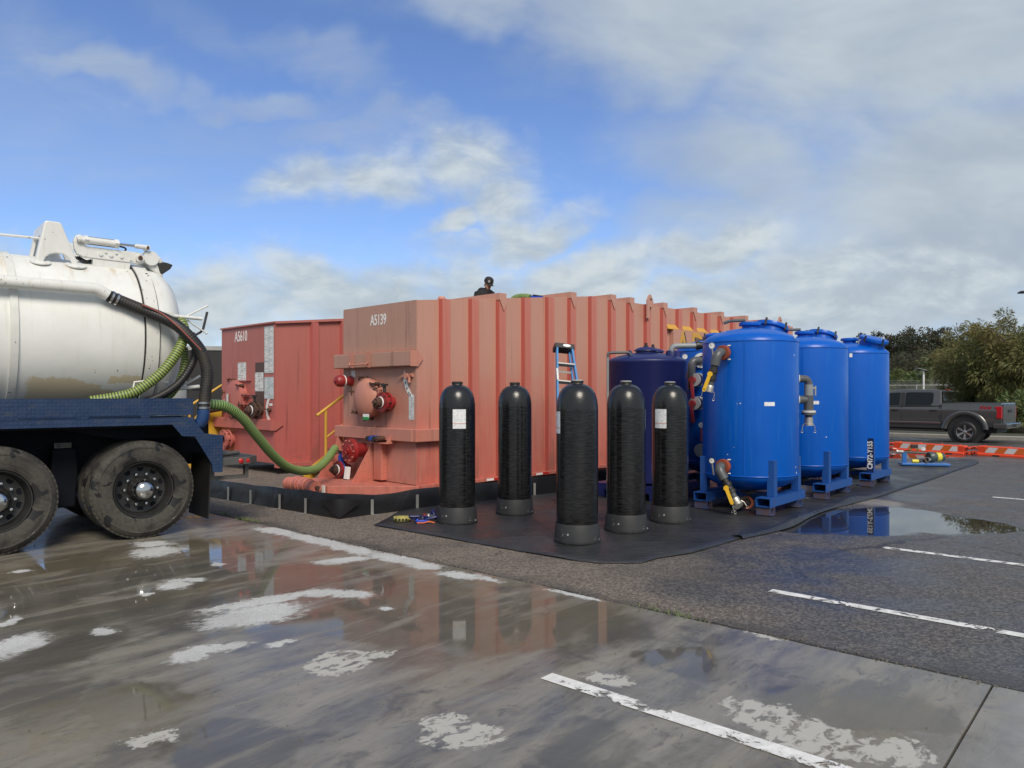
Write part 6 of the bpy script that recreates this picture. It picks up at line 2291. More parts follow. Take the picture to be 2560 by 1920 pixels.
def wheel(s_, q0, outer_=True, flip=1):
    w = bpy.data.objects.new('wheel', None)
    COL.objects.link(w)
    w.parent = TR
    w.location = (s_, q0, 0.525)
    if flip < 0:
        w.rotation_euler = (0, 0, math.pi)
    t = MB()
    prof = [(0.302, 0.035), (0.312, 0.012), (0.33, 0.004), (0.40, -0.004), (0.445, 0.0), (0.452, -0.004), (0.462, -0.003), (0.466, 0.004), (0.49, 0.016), (0.508, 0.034), (0.512, 0.042)]
    tread = []
    for i in range(5):
        y0 = 0.046 + i * 0.042
        tread += [(0.525, y0), (0.525, y0 + 0.032), (0.513, y0 + 0.034), (0.513, y0 + 0.040)]
    prof2 = prof + tread + [(0.512, 0.262), (0.49, 0.278), (0.40, 0.288), (0.315, 0.275), (0.302, 0.25)]
    t.lathe(prof2, (0, 0, 0), (0, 1, 0), 64)
    t.build('tyre', M_TYRE, w, smooth=30)
    lug = MB()
    for i in range(60):
        a = 2 * math.pi * i / 60
        for yy in (0.045, 0.262):
            lug.box((0.5125 * math.cos(a), yy, 0.5125 * math.sin(a)), (0.022, 0.020, 0.030), M=Matrix.Rotation(-a, 3, 'Y'))
    tag(lug.build('tread_blocks', M_TYRE, w, smooth=0), kind='stuff')
    r_ = MB()
    r_.lathe([(0.303, 0.25), (0.303, 0.03), (0.299, 0.016), (0.290, 0.018), (0.284, 0.045), (0.272, 0.06), (0.262, 0.13), (0.250, 0.152), (0.232, 0.158), (0.20, 0.160), (0.14, 0.150), (0.12, 0.13), (0.0, 0.13)], (0, 0, 0), (0, 1, 0), 56)
    rim = r_.build('rim', M_RIM, w, smooth=35)
    if outer_:
        for i in range(10):
            a = 2 * math.pi * (i + 0.5) / 10
            p = Vector((0.222 * math.cos(a), 0.157, 0.222 * math.sin(a)))
            h = MB()
            h.lathe([(0.0, 0.0), (0.026, 0.0), (0.030, -0.004), (0.032, 0.004)], p, (0, 1, 0), 14)
            h.build('hand_hole', M_CHASS, rim)
        for i in range(10):
            a = 2 * math.pi * i / 10
            p = Vector((0.167 * math.cos(a), 0.155, 0.167 * math.sin(a)))
            h = MB()
            h.lathe([(0.019, 0), (0.019, -0.03), (0.014, -0.045), (0.0, -0.05)], p, (0, 1, 0), 10)
            h.build('lug_nut', M_CHROME, rim)
        h = MB()
        h.lathe([(0.135, 0.15), (0.13, 0.10), (0.118, 0.085), (0.112, 0.04), (0.0, 0.04)], (0, 0, 0), (0, 1, 0), 28)
        h.build('hub', M_RIM, rim)
        h = MB()
        h.lathe([(0.108, 0.045), (0.108, 0.015), (0.098, -0.018), (0.074, -0.045), (0.040, -0.060), (0.0, -0.064)], (0, 0, 0), (0, 1, 0), 28)
        h.build('hub_cap', M_CHROME, rim, smooth=60)
    return w


wheel(0.0, 0.0)
wheel(-1.32, 0.0)
wheel(0.0, 0.34, False)
wheel(-1.32, 0.34, False)
for s_ in (0.0, -1.32):
    wheel(s_, 2.4, True, -1)
    wheel(s_, 2.06, False, -1)
# mud flap
fs, fz = TS(550, 1165)
q = MB()
q.add([(0.70, 0.0, 0.86), (0.70, 0.62, 0.86), (0.665, 0.62, 0.14), (0.665, 0.0, 0.14), (0.715, 0.0, 0.86), (0.715, 0.62, 0.86), (0.68, 0.62, 0.14), (0.68, 0.0, 0.14)],
      [(0, 1, 2, 3), (7, 6, 5, 4), (0, 3, 7, 4), (1, 5, 6, 2), (0, 4, 5, 1), (3, 2, 6, 7)])
q.build('mud_flap', M_FLAP, TR, smooth=0)
q = MB()
q.add([(0.70, 1.78, 0.86), (0.70, 2.4, 0.86), (0.665, 2.4, 0.14), (0.665, 1.78, 0.14), (0.715, 1.78, 0.86), (0.715, 2.4, 0.86), (0.68, 2.4, 0.14), (0.68, 1.78, 0.14)],
      [(0, 1, 2, 3), (7, 6, 5, 4), (0, 3, 7, 4), (1, 5, 6, 2), (0, 4, 5, 1), (3, 2, 6, 7)])
q.build('mud_flap', M_FLAP, TR, smooth=0)
# rear work platform
q = MB()
q.prism([(0.72, 0.0), (1.16, 0.0), (1.30, 0.14), (1.30, 2.26), (1.16, 2.4), (0.72, 2.4)], (0, 0, 0.73), (1, 0, 0), (0, 1, 0), (0, 0, 0.09))
q.build('rear_platform', M_GREYST, TR, smooth=0, bevel=0.008)
q = MB()
q.span((0.74, 0.04, 0.822), (1.2, 2.3, 0.828))
q.build('platform_grating', pm('grating', (0.03, 0.03, 0.03), (0.08, 0.075, 0.065), rough=0.7, nscale=25), TR, smooth=0)
a = Vector((1.16, 0.0, 0.775))
b_ = Vector((1.30, 0.14, 0.775))
m_ = (a + b_) / 2 + Vector((0.008, -0.008, 0))
q = MB()
q.lathe([(0.030, 0), (0.030, 0.008), (0.020, 0.016), (0, 0.018)], Vector((1.05, 0.0, 0.775)), (0, -1, 0), 18)
q.build('tail_lamp', M_LAMP, TR)
q = MB()
q.lathe([(0.024, 0), (0.024, 0.006), (0, 0.010)], Vector((1.13, 0.0, 0.775)), (0, -1, 0), 16)
q.build('tail_lamp', M_LAMP, TR)
q = MB()
q.span((0.72, 0.10, 0.56), (1.18, 0.16, 0.60))
q.span((1.14, 0.10, 0.60), (1.18, 0.16, 0.73))
q.span((0.74, 0.10, 0.60), (0.78, 0.16, 0.73))
q.build('step_hanger', M_GREYST, TR, smooth=0)
q = MB()
q.lathe([(0.05, 0.83), (0.05, 0.88), (0.035, 0.90), (0.035, 0.95), (0.045, 0.955), (0.045, 0.985), (0.025, 0.99), (0, 0.99)], (0.80, 0.08, 0), (0, 0, 1), 14)
q.build('rear_coupling', M_GREYST, TR)
q = MB()
q.cyl((0.86, 0.12, 0.85), (1.1, 0.2, 0.86), 0.025, n=10)
q.cyl((0.98, 0.3, 0.85), (1.15, 0.34, 0.85), 0.02, n=10)
q.build('loose_fitting', M_GREYST, TR)
# white tank saddle / box seen beside the hoses
q = MB()
q.span((0.30, 0.55, 1.30), (0.62, 0.90, 1.85))
q.build('rear_cabinet', M_TW2, TR, smooth=0, bevel=0.01)
q = MB()
w0, w1, w2, w3 = T3(330, 985, 0.14), T3(336, 955, 0.14), T3(364, 952, 0.14), T3(420, 955, 0.2)
q.tube([w0, w1, w2, w3], 0.010, 8)
q.build('hose_cradle', M_TW2, TR)

# --- hoses stowed along the tank (each a thing of its own)
def world_pts(pts):
    Rm = Matrix.Rotation(math.atan2(TX.y, TX.x), 3, 'Z')
    return [Rm @ p + TO for p in pts]


def hose_thing(pts, r, mat, label, name='suction_hose', pitch=0.030, amp=0.005):
    o = thing(name, label, 'hose', pts[0])
    q = MB()
    q.hose([p - pts[0] for p in pts], r, pitch, amp, 14)
    q.build('hose_tube', mat, o, smooth=70)
    return o


h1 = [T3(225, 1003, 0.20), T3(290, 993, 0.16), T3(340, 978, 0.14), T3(400, 935, 0.12), T3(440, 885, 0.13), T3(461, 840, 0.18), T3(455, 806, 0.26), T3(440, 800, 0.36), T3(425, 820, 0.42), T3(428, 860, 0.42)]
o = hose_thing(world_pts(h1), 0.057, M_GHOSE, 'lime green ribbed suction hose sweeping up behind the truck barrel')
h2 = [T3(345, 1008, 0.24), T3(400, 990, 0.20), T3(450, 955, 0.19), T3(482, 905, 0.19), T3(489, 865, 0.22), T3(478, 835, 0.30)]
hose_thing(world_pts(h2), 0.046, M_RUBH, 'black ribbed hose stowed just right of the lime green hoses')
h3 = [T3(395, 1010, 0.30), T3(430, 982, 0.28), T3(452, 945, 0.28), T3(462, 905, 0.30), T3(460, 870, 0.34)]
hose_thing(world_pts(h3), 0.046, M_GHOSE, 'short lime green hose length below the black ribbed hose')
# --- green transfer hose from the truck down to the salmon tank
gp = [PD(500, 1012, 8.75), PD(530, 1011, 8.8), PD(566, 1017, 8.95), PD(606, 1046, 9.2), PD(644, 1092, 9.5), PD(680, 1135, 9.85), PD(716, 1166, 10.25), PD(752, 1177, 10.7), PD(790, 1172, 11.1), PD(816, 1151, 11.5), PD(838, 1120, 11.9)]
th_ = hose_thing(gp, 0.062, M_GHOSE2, 'bright green ribbed hose running from the truck down to the salmon tank', 'transfer_hose')
# ================================================================== PICKUP
M_PU = pm('gunmetal_paint', (0.052, 0.054, 0.056), (0.058, 0.059, 0.060), rough=0.35, metal=0.1, coat=1.0, nscale=1.0, rvar=0.04)
M_GLASS = pm('tinted_glass', (0.006, 0.008, 0.009), (0.008, 0.01, 0.011), rough=0.05, spec=0.35, rvar=0.02)
M_BLKP = pm('black_plastic', (0.014, 0.014, 0.015), (0.02, 0.02, 0.02), rough=0.55)
M_ALLOY = pm('polished_alloy', (0.50, 0.50, 0.50), (0.42, 0.42, 0.42), rough=0.25, metal=0.9)
M_TLR = pm('tail_light_red', (0.42, 0.01, 0.02), (0.3, 0.01, 0.015), rough=0.15, coat=0.6)
PR = Vector((0.695, -0.719, 0)).normalized()          # towards the tail
PI = Vector((-PR.y, PR.x, 0))                         # away from the camera, across the vehicle
pw = G(2411, 1107)
PU = thing('pickup_truck', 'dark grey crew cab pickup parked beyond the orange barriers', 'pickup truck', pw, math.atan2(PR.y, PR.x))
# local: x to the tail, y across (0 = near side wheel face), z up
XC0, XCAB, XT = -4.75, -0.74, 1.10       # nose, cab rear, tail
W_ = 2.0


def yband(z):
    return 0.02


def body_side(sign_y, y):
    pass


side = [(XC0, 0.55), (XC0 - 0.02, 0.95), (XC0 + 0.06, 1.10), (XC0 + 1.25, 1.18), (XC0 + 1.30, 1.19), (XCAB, 1.26), (XCAB, 1.36), (XT, 1.38), (XT + 0.02, 1.30), (XT, 0.62), (0.56, 0.60)]
arc_r = [(0.56 * math.cos(a), 0.41 + 0.56 * math.sin(a)) for a in [R(20 + 140 * i / 12) for i in range(13)]]
fx = -3.55
arc_f = [(fx + 0.56 * math.cos(a), 0.41 + 0.56 * math.sin(a)) for a in [R(20 + 140 * i / 12) for i in range(13)]]
side_poly = [(XC0, 0.50), (XC0 - 0.03, 0.95), (XC0 + 0.08, 1.12), (XC0 + 1.28, 1.20), (XCAB, 1.25), (XCAB, 1.37), (XT - 0.02, 1.39), (XT, 1.33), (XT, 0.60)] + [(0.60, 0.55)] + arc_r + [(-0.62, 0.48)] + [(fx + 0.62, 0.48)] + arc_f + [(fx - 0.62, 0.5)]
q = MB()
# skin with a shoulder: three offset layers give the flank its curve
lay = [(0.10, 1.0), (0.03, 0.0)]
q.prism(side_poly, (0, 0.0, 0), (1, 0, 0), (0, 0, 1), (0, W_, 0))
bm = bmesh.new()
vv_ = [bm.verts.new(p) for p in q.v]
for f_ in q.f:
    bm.faces.new([vv_[i] for i in f_])
for zc_ in (0.66, 0.74, 0.86, 1.0, 1.12, 1.17, 1.22, 1.32):
    bmesh.ops.bisect_plane(bm, geom=bm.verts[:] + bm.edges[:] + bm.faces[:], plane_co=(0, 0, zc_), plane_no=(0, 0, 1))


def flank(z):
    """inward set of the body side: tumblehome above the crease, tuck-under below"""
    pts_ = [(0.45, 0.075), (0.66, 0.045), (0.74, 0.018), (0.86, 0.022), (1.0, 0.012), (1.12, 0.0), (1.17, 0.012), (1.22, 0.035), (1.32, 0.055), (1.40, 0.07)]
    for (za, ya), (zb, yb) in zip(pts_, pts_[1:]):
        if z <= zb:
            t_ = max(0.0, (z - za) / (zb - za))
            return ya + (yb - ya) * t_
    return 0.07


for v_ in bm.verts:
    if v_.co.y < 0.01:
        v_.co.y = flank(v_.co.z)
    elif v_.co.y > W_ - 0.01:
        v_.co.y = W_ - flank(v_.co.z)
bmesh.ops.recalc_face_normals(bm, faces=bm.faces)
bme = bpy.data.meshes.new('body')
bm.to_mesh(bme)
bm.free()
bme.materials.append(M_PU)
bme.shade_smooth()
bme.set_sharp_from_angle(angle=R(25))
bo_ = bpy.data.objects.new('body', bme)
COL.objects.link(bo_)
bo_.parent = PU
q = MB()
q.span((XCAB + 0.06, 0.12, 1.20), (XT - 0.05, W_ - 0.12, 1.395))
q.build('bed_liner', M_BLKP, PU, smooth=0)
# cab
cab = [(-3.45, 1.20), (-2.72, 1.72), (-2.45, 1.82), (-1.9, 1.875), (-1.1, 1.87), (-0.84, 1.845), (-0.78, 1.82), (XCAB + 0.02, 1.26)]
q = MB()
n_ = len(cab)
inset = lambda z: 0.03 + 0.20 * max(0.0, (z - 1.2)) / 0.65
vs = [(x, inset(z), z) for x, z in cab] + [(x, W_ - inset(z), z) for x, z in cab]
q.add(vs, [tuple(range(n_)), tuple(reversed(range(n_, 2 * n_)))] + [(i, n_ + i, n_ + (i + 1) % n_, (i + 1) % n_) for i in range(n_)])
q.build('cab', M_PU, PU, smooth=0, bevel=0.035)


def side_pane(pts, mat, name, off=0.008, parent=PU):
    q = MB()
    a = [(x, inset(z) - off, z) for x, z in pts]
    b = [(x, inset(z) - off + 0.006, z) for x, z in pts]
    n = len(pts)
    q.add(a + b, [tuple(range(n)), tuple(reversed(range(n, 2 * n)))] + [(i, n + i, n + (i + 1) % n, (i + 1) % n) for i in range(n)])
    return q.build(name, mat, parent, smooth=0)


win_r = side_pane([(-1.95, 1.28), (-1.95, 1.74), (-1.86, 1.765), (-1.10, 1.76), (-1.02, 1.72), (-1.02, 1.38), (-1.10, 1.30)], M_GLASS, 'rear_window')
win_f = side_pane([(-3.12, 1.27), (-2.62, 1.70), (-2.45, 1.74), (-2.14, 1.755), (-2.14, 1.28)], M_GLASS, 'front_window')
side_pane([(-2.12, 1.27), (-2.12, 1.75), (-1.97, 1.75), (-1.97, 1.27)], M_BLKP, 'door_pillar')
side_pane([(-1.95, 1.255), (-1.02, 1.275), (-1.02, 1.29), (-1.95, 1.275)], M_BLKP, 'belt_moulding', 0.012)
q = MB()
q.add([(-0.775, 0.24, 1.79), (-0.775, W_ - 0.24, 1.79), (XCAB + 0.028, W_ - 0.10, 1.33), (XCAB + 0.028, 0.10, 1.33)], [(0, 1, 2, 3)])
q.add([(-0.79, 0.24, 1.79), (-0.79, W_ - 0.24, 1.79), (XCAB + 0.010, W_ - 0.10, 1.33), (XCAB + 0.010, 0.10, 1.33)], [(0, 3, 2, 1)])
o = q.build('back_window', M_GLASS, PU, smooth=0)
o.location = (0.02, 0, 0)
q = MB()
q.span((-0.83, W_ / 2 - 0.16, 1.85), (-0.76, W_ / 2 + 0.16, 1.875))
q.build('brake_light', M_TLR, PU, smooth=0)
# doors: shut lines, handles
for x in (-2.06, -0.80, -3.2):
    q = MB()
    q.span((x - 0.006, 0.014, 0.62), (x + 0.006, 0.021, 1.24))
    q.build('door_gap', M_BLKP, PU, smooth=0)
for x in (-2.28, -0.98):
    q = MB()
    q.span((x - 0.12, -0.015, 1.09), (x + 0.12, 0.021, 1.14))
    h_ = q.build('door_handle', M_BLKP, PU, smooth=0, bevel=0.012)
q = MB()
q.span((XCAB - 0.012, 0.012, 0.60), (XCAB + 0.012, 0.022, 1.34))
q.build('bed_gap', M_BLKP, PU, smooth=0)
q = MB()
q.span((fx + 0.62, 0.008, 0.64), (XCAB - 0.02, 0.022, 0.70))
q.build('lower_moulding', M_CHROME, PU, smooth=0, bevel=0.008)
q = MB()
q.span((fx + 0.66, -0.05, 0.36), (XCAB + 0.1, 0.12, 0.42))
q.build('running_board', M_BLKP, PU, smooth=0, bevel=0.015)
q = MB()
q.span((XC0 + 0.3, 0.3, 0.35), (XT - 0.2, W_ - 0.3, 0.62))
q.build('underbody', M_BLKP, PU, smooth=0)
for x0 in (0.0, fx):
    q = MB()
    rings = []
    for (rr, yy) in ((0.565, 0.018), (0.60, -0.022), (0.69, -0.018), (0.73, 0.018)):
        rings.append([(x0 + rr * math.cos(a), yy, 0.41 + rr * math.sin(a)) for a in [R(6 + 168 * i / 20) for i in range(21)]])
    vs = [p for r in rings for p in r]
    q.add(vs, [(i * 21 + j, i * 21 + j + 1, (i + 1) * 21 + j + 1, (i + 1) * 21 + j) for i in range(3) for j in range(20)])
    q.build('wheel_arch', M_PU, PU, smooth=60)
    q = MB()
    q.cyl((x0, 0.06, 0.42), (x0, 0.5, 0.42), 0.545, n=32)
    q.build('wheel_well', M_BLKP, PU)
    for yy, fl_ in ((0.0, 1), (W_, -1)):
        w = bpy.data.objects.new('wheel', None)
        COL.objects.link(w)
        w.parent = PU
        w.location = (x0, yy, 0.375)
        if fl_ < 0:
            w.rotation_euler = (0, 0, math.pi)
        t = MB()
        t.lathe([(0.255, 0.03), (0.27, 0.005), (0.32, 0.0), (0.355, 0.015), (0.372, 0.045), (0.375, 0.13), (0.372, 0.22), (0.35, 0.255), (0.255, 0.26)], (0, 0, 0), (0, 1, 0), 44)
        t.build('tyre', M_RUBS, w, smooth=40)
        r_ = MB()
        r_.lathe([(0.258, 0.03), (0.255, 0.008), (0.246, 0.012), (0.245, 0.06), (0.24, 0.20)], (0, 0, 0), (0, 1, 0), 44)
        rim = r_.build('rim', M_ALLOY, w, smooth=40)
        d_ = MB()
        d_.lathe([(0.24, 0.16), (0.0, 0.16)], (0, 0, 0), (0, 1, 0), 30)
        d_.build('brake_disc', M_BLKP, rim)
        for i in range(6):
            a = 2 * math.pi * i / 6 + 0.5
            sp_ = MB()
            dr = Vector((math.cos(a), 0, math.sin(a)))
            tn = Vector((-math.sin(a), 0, math.cos(a)))
            sp_.add([dr * 0.05 - tn * 0.02 + Vector((0, 0.05, 0)), dr * 0.05 + tn * 0.02 + Vector((0, 0.05, 0)), dr * 0.25 + tn * 0.038 + Vector((0, 0.02, 0)), dr * 0.25 - tn * 0.038 + Vector((0, 0.02, 0)),
                     dr * 0.05 - tn * 0.02 + Vector((0, 0.10, 0)), dr * 0.05 + tn * 0.02 + Vector((0, 0.10, 0)), dr * 0.25 + tn * 0.045 + Vector((0, 0.06, 0)), dr * 0.25 - tn * 0.045 + Vector((0, 0.06, 0))],
                    [(0, 1, 2, 3), (7, 6, 5, 4), (0, 4, 5, 1), (1, 5, 6, 2), (2, 6, 7, 3), (3, 7, 4, 0)])
            sp_.build('spoke', M_ALLOY, rim, smooth=0)
        hc = MB()
        hc.lathe([(0.065, 0.09), (0.06, 0.045), (0.03, 0.035), (0, 0.035)], (0, 0, 0), (0, 1, 0), 18)
        hc.build('hub_cap', M_ALLOY, rim)
# tail
q = MB()
for yy in (-0.005, W_ - 0.175):
    pass
q.prism([(-0.20, 1.27), (0.012, 1.28), (0.012, 0.86), (-0.15, 0.88), (-0.13, 1.10)], (XT, 0.0, 0), (1, 0, 0), (0, 0, 1), (0, 0.16, 0))
q.build('tail_light', M_TLR, PU, smooth=0, bevel=0.012)
q = MB()
q.prism([(-0.20, 1.27), (0.012, 1.28), (0.012, 0.86), (-0.15, 0.88), (-0.13, 1.10)], (XT, W_ - 0.16, 0), (1, 0, 0), (0, 0, 1), (0, 0.16, 0))
q.build('tail_light', M_TLR, PU, smooth=0, bevel=0.012)
q = MB()
q.span((XT + 0.002, 0.17, 0.70), (XT + 0.03, W_ - 0.17, 1.36))
tgate = q.build('tailgate', M_PU, PU, smooth=0, bevel=0.015)
q = MB()
q.span((XT + 0.031, 0.75, 1.06), (XT + 0.042, 1.25, 1.16))
q.build('tailgate_handle', M_BLKP, tgate, smooth=0)
q = MB()
q.span((XT - 0.25, 0.02, 0.52), (XT + 0.17, W_ - 0.02, 0.70))
q.build('rear_bumper', M_PU, PU, smooth=0, bevel=0.03)
q = MB()
q.span((XT + 0.172, 0.78, 0.56), (XT + 0.178, 1.22, 0.67))
q.build('number_plate_recess', M_BLKP, PU, smooth=0)
lettering('FX4', 0.15, M_TLR, PU, (0.62, 0.010, 1.22), (1, 0, 0), (0, 0, 1), shear=0.2, bold=0.004, sx=1.35)
q = MB()
q.sphere((-3.0, -0.16, 1.30), (0.08, 0.12, 0.11), 12, 8)
q.build('wing_mirror', M_BLKP, PU)
q = MB()
q.span((XC0 - 0.045, 0.25, 0.62), (XC0 - 0.01, W_ - 0.25, 0.98))
q.build('grille', M_BLKP, PU, smooth=0)

# ================================================================== LOW BARRIERS
M_ORA = pm('barrier_orange', (0.78, 0.075, 0.025), (0.70, 0.08, 0.03), rough=0.42, streak=0.2, streak_col=(0.35, 0.08, 0.04))
M_STRO = pm('stripe_orange', (0.70, 0.16, 0.03), (0.64, 0.15, 0.03), rough=0.35)
M_STRW = pm('stripe_white', (0.74, 0.75, 0.76), (0.62, 0.62, 0.62), rough=0.35, speck=0.3, speck_col=(0.2, 0.2, 0.2))
bA = G(2340, 1142)
bdir = (G(2558, 1146) - G(2214, 1126))
bdir.z = 0
bdir.normalize()
BL = 2.30
labels = ['low orange and white striped barrier, left one, behind the small pump', 'low orange and white striped barrier, right one, nearest the frame edge',
          'low orange and white striped barrier, its end just showing beside the blue vessel']
# joint between the two visible barriers
jn = G(2424, 1138)
for i, start in enumerate((jn - bdir * BL, jn + bdir * 0.02, jn - bdir * (2 * BL + 0.02))):
    root = thing('lane_barrier', labels[i], 'barrier', Vector((start.x, start.y, gz(start.y))), math.atan2(bdir.y, bdir.x), 'low striped barriers in a line')
    q = MB()
    # cross-section: wide foot, upright face
    sec = [(0.0, 0.0), (0.26, 0.0), (0.26, 0.06), (0.22, 0.08), (0.22, 0.25), (0.205, 0.265), (0.055, 0.265), (0.04, 0.25), (0.04, 0.08), (0.0, 0.06)]
    q.prism(sec, (0.16, 0, 0), (0, 1, 0), (0, 0, 1), (BL - 0.32, 0, 0))
    q.build('barrier_body', M_ORA, root, smooth=0, bevel=0.012)
    for x0, z0, z1 in ((0.0, 0.02, 0.12), (BL - 0.17, 0.02, 0.12), (0.0, 0.17, 0.24), (BL - 0.17, 0.17, 0.24)):
        q = MB()
        zz0, zz1 = (z0, z1)
        q.span((x0, 0.04, zz0), (x0 + 0.17, 0.22, zz1))
        kn = q.build('end_knuckle', M_ORA, root, smooth=0, bevel=0.02)
        q = MB()
        q.cyl((x0 + 0.085, 0.036, (zz0 + zz1) / 2), (x0 + 0.085, 0.0399, (zz0 + zz1) / 2), 0.022, n=12)
        q.build('knuckle_hole', M_BLKP, kn)
    xa, xb = 0.34, BL - 0.34
    nst = 7
    sw = (xb - xa) / nst
    sh_ = 0.10
    for j in range(-1, nst + 1):
        x0 = xa + j * sw
        pts = [(x0, 0.095), (x0 + sw, 0.095), (x0 + sw + sh_, 0.235), (x0 + sh_, 0.235)]
        # clip to the panel
        pts = [(min(max(x, xa), xb), z) for x, z in pts]
        if pts[2][0] - pts[3][0] < 1e-4 and pts[1][0] - pts[0][0] < 1e-4:
            continue
        q = MB()
        q.prism(pts, (0, 0.036, 0), (1, 0, 0), (0, 0, 1), (0, 0.004, 0))
        q.build('stripe', M_STRW if j % 2 == 0 else M_STRO, root, smooth=0)
    for x0 in (0.55, BL - 0.62):
        q = MB()
        q.span((x0, -0.004, 0.0), (x0 + 0.16, 0.02, 0.045))
        q.build('drain_slot', M_BLKP, root, smooth=0)
    for x0 in (0.3, 0.9, 1.5, 2.0):
        q = MB()
        q.cyl((x0, 0.13, 0.26), (x0, 0.13, 0.28), 0.035, n=12)
        q.build('filler_cap', M_ORA, root)

# ================================================================== PUMP ON SKID
M_PB = pm('pump_skid_blue', (0.02, 0.13, 0.42), (0.025, 0.15, 0.45), rough=0.35)
M_PG = pm('pump_grey_green', (0.05, 0.075, 0.08), (0.07, 0.09, 0.09), rough=0.4)
M_BRS = pm('brass', (0.42, 0.28, 0.10), (0.35, 0.24, 0.09), rough=0.35, metal=0.8)
pp_ = G(2310, 1166)
PM_ = thing('transfer_pump', 'small grey transfer pump on a bright blue skid on the mat', 'pump', Vector((pp_.x, pp_.y, gz(pp_.y) + 0.03)), R(-14))
q = MB()
q.span((-0.48, -0.17, 0.0), (0.48, 0.17, 0.05))
q.build('pump_skid', M_PB, PM_, smooth=0, bevel=0.008)
q = MB()
q.span((-0.44, -0.06, 0.05), (-0.36, 0.02, 0.27))
q.build('skid_post', M_PB, PM_, smooth=0)
q = MB()
q.lathe([(0.0, -0.05), (0.10, -0.05), (0.12, -0.02), (0.12, 0.05), (0.09, 0.08), (0.09, 0.28), (0.07, 0.31), (0, 0.31)], (0.12, -0.02, 0.18), (0.9, 0.3, 0), 22)
q.build('pump_motor', M_PG, PM_)
q = MB()
q.lathe([(0.092, 0.12), (0.097, 0.12), (0.097, 0.22), (0.092, 0.22)], (0.12, -0.02, 0.18), (0.9, 0.3, 0), 22)
q.build('motor_band', M_YSTICK, PM_)
q = MB()
q.lathe([(0.035, 0), (0.035, 0.10), (0.05, 0.10), (0.05, 0.14), (0.04, 0.14)], (0.09, -0.10, 0.13), (-0.6, -0.75, 0.05), 16)
q.build('suction_nozzle', M_BRASS, PM_)
q = MB()
q.cyl((-0.48, -0.02, 0.285), (0.05, -0.02, 0.26), 0.025, n=12)
q.build('manifold_pipe', M_GREYST, PM_)
camlock(PM_, (-0.42, -0.02, 0.283), (-0.56, -0.02, 0.29), 0.032)
for x in (-0.28, -0.13):
    q = MB()
    q.cyl((x, -0.02, 0.28), (x, -0.02, 0.36), 0.018, n=10)
    q.box((x, -0.02, 0.35), (0.06, 0.03, 0.03))
    q.build('brass_tap', M_BRS, PM_)
q = MB()
q.box((-0.2, -0.02, 0.41), (0.14, 0.06, 0.08))
q.build('pressure_switch', M_BLKST, PM_, smooth=0, bevel=0.008)
gauge(PM_, (-0.02, -0.03, 0.36), (-0.3, -1, 0.1), 0.045)
q = MB()
q.cyl((-0.02, -0.02, 0.27), (-0.02, -0.02, 0.32), 0.01, n=8)
q.build('gauge_stem', M_BRS, PM_)
q = MB()
q.lathe([(0, 0), (0.035, 0), (0.04, 0.02), (0.04, 0.12), (0.03, 0.14), (0, 0.14)], (-0.27, -0.12, 0.09), (1, 0.1, 0), 14)
q.build('yellow_plug', pm('plug_yellow', (0.72, 0.62, 0.06), rough=0.4), PM_)
q = MB()
q.tube(catmull([(-0.13, -0.12, 0.09), (-0.05, -0.10, 0.12), (0.0, -0.05, 0.09), (0.08, -0.06, 0.10)], 6), 0.03, 10)
q.build('power_cable', M_RUBS, PM_)
# grey pallet showing behind the far vessel
PL = thing('wooden_pallet', 'weathered grey pallet end showing behind the far blue vessel', 'pallet', Vector((6.55, 14.3, gz(14.3) + 0.02)), math.atan2(LU.y, LU.x))
M_WOOD = pm('weathered_wood', (0.13, 0.11, 0.09), (0.19, 0.17, 0.14), rough=0.85, nscale=9, streak=0.3)
for i in range(6):
    q = MB()
    q.span((-0.5 + i * 0.18, -0.5, 0.12), (-0.5 + i * 0.18 + 0.14, 0.5, 0.145))
    q.build('deck_board', M_WOOD, PL, smooth=0)
for y in (-0.45, 0, 0.45):
    q = MB()
    q.span((-0.5, y - 0.04, 0.0), (0.54, y + 0.04, 0.12))
    q.build('bearer', M_WOOD, PL, smooth=0)

# ================================================================== STRAPS AND FITTINGS ON THE MAT
M_STRAP = pm('yellow_webbing', (0.38, 0.34, 0.09), (0.30, 0.27, 0.09), rough=0.7, nscale=30)
s0 = G(1005, 1306)
ST = thing('strap_coil', 'coiled yellow webbing strap lying at the left corner of the mat', 'strap', s0 + Vector((0, 0, 0.02)))
for i, (rr, cx_, cy_) in enumerate(((0.10, 0, 0), (0.085, 0.005, 0.01), (0.068, -0.005, 0.0), (0.05, 0.01, 0.005))):
    q = MB()
    n = 28
    ring_o = []
    vs, fs = [], []
    for k2 in range(n):
        a = 2 * math.pi * k2 / n
        w = 1 + 0.06 * math.sin(3 * a + i)
        x, y = cx_ + rr * 1.05 * w * math.cos(a), cy_ + rr * 0.85 * w * math.sin(a)
        vs += [(x, y, 0.0), (x, y, 0.05)]
    for k2 in range(n):
        a, b = 2 * k2, 2 * ((k2 + 1) % n)
        fs.append((a, b, b + 1, a + 1))
    q.add(vs, fs)
    o = q.build('webbing_turn', M_STRAP, ST, smooth=60)
    so = o.modifiers.new('thickness', 'SOLIDIFY')
    so.thickness = 0.006
for a in (-2.2, -1.75, -1.35, -0.95):
    q = MB()
    x, y = 0.1065 * math.cos(a), 0.0875 * math.sin(a)
    q.box((x, y - 0.003, 0.026), (0.028, 0.004, 0.028), rz=a + math.pi / 2)
    q.build('printed_mark', M_BLKST, ST, smooth=0)
M_BLUP = pm('ratchet_blue', (0.01, 0.05, 0.42), rough=0.35)
s1 = G(1056, 1312)
RB = thing('ratchet_strap', 'bright blue ratchet tie-down tangled with black webbing on the mat', 'strap', s1 + Vector((0, 0, 0.02)))
q = MB()
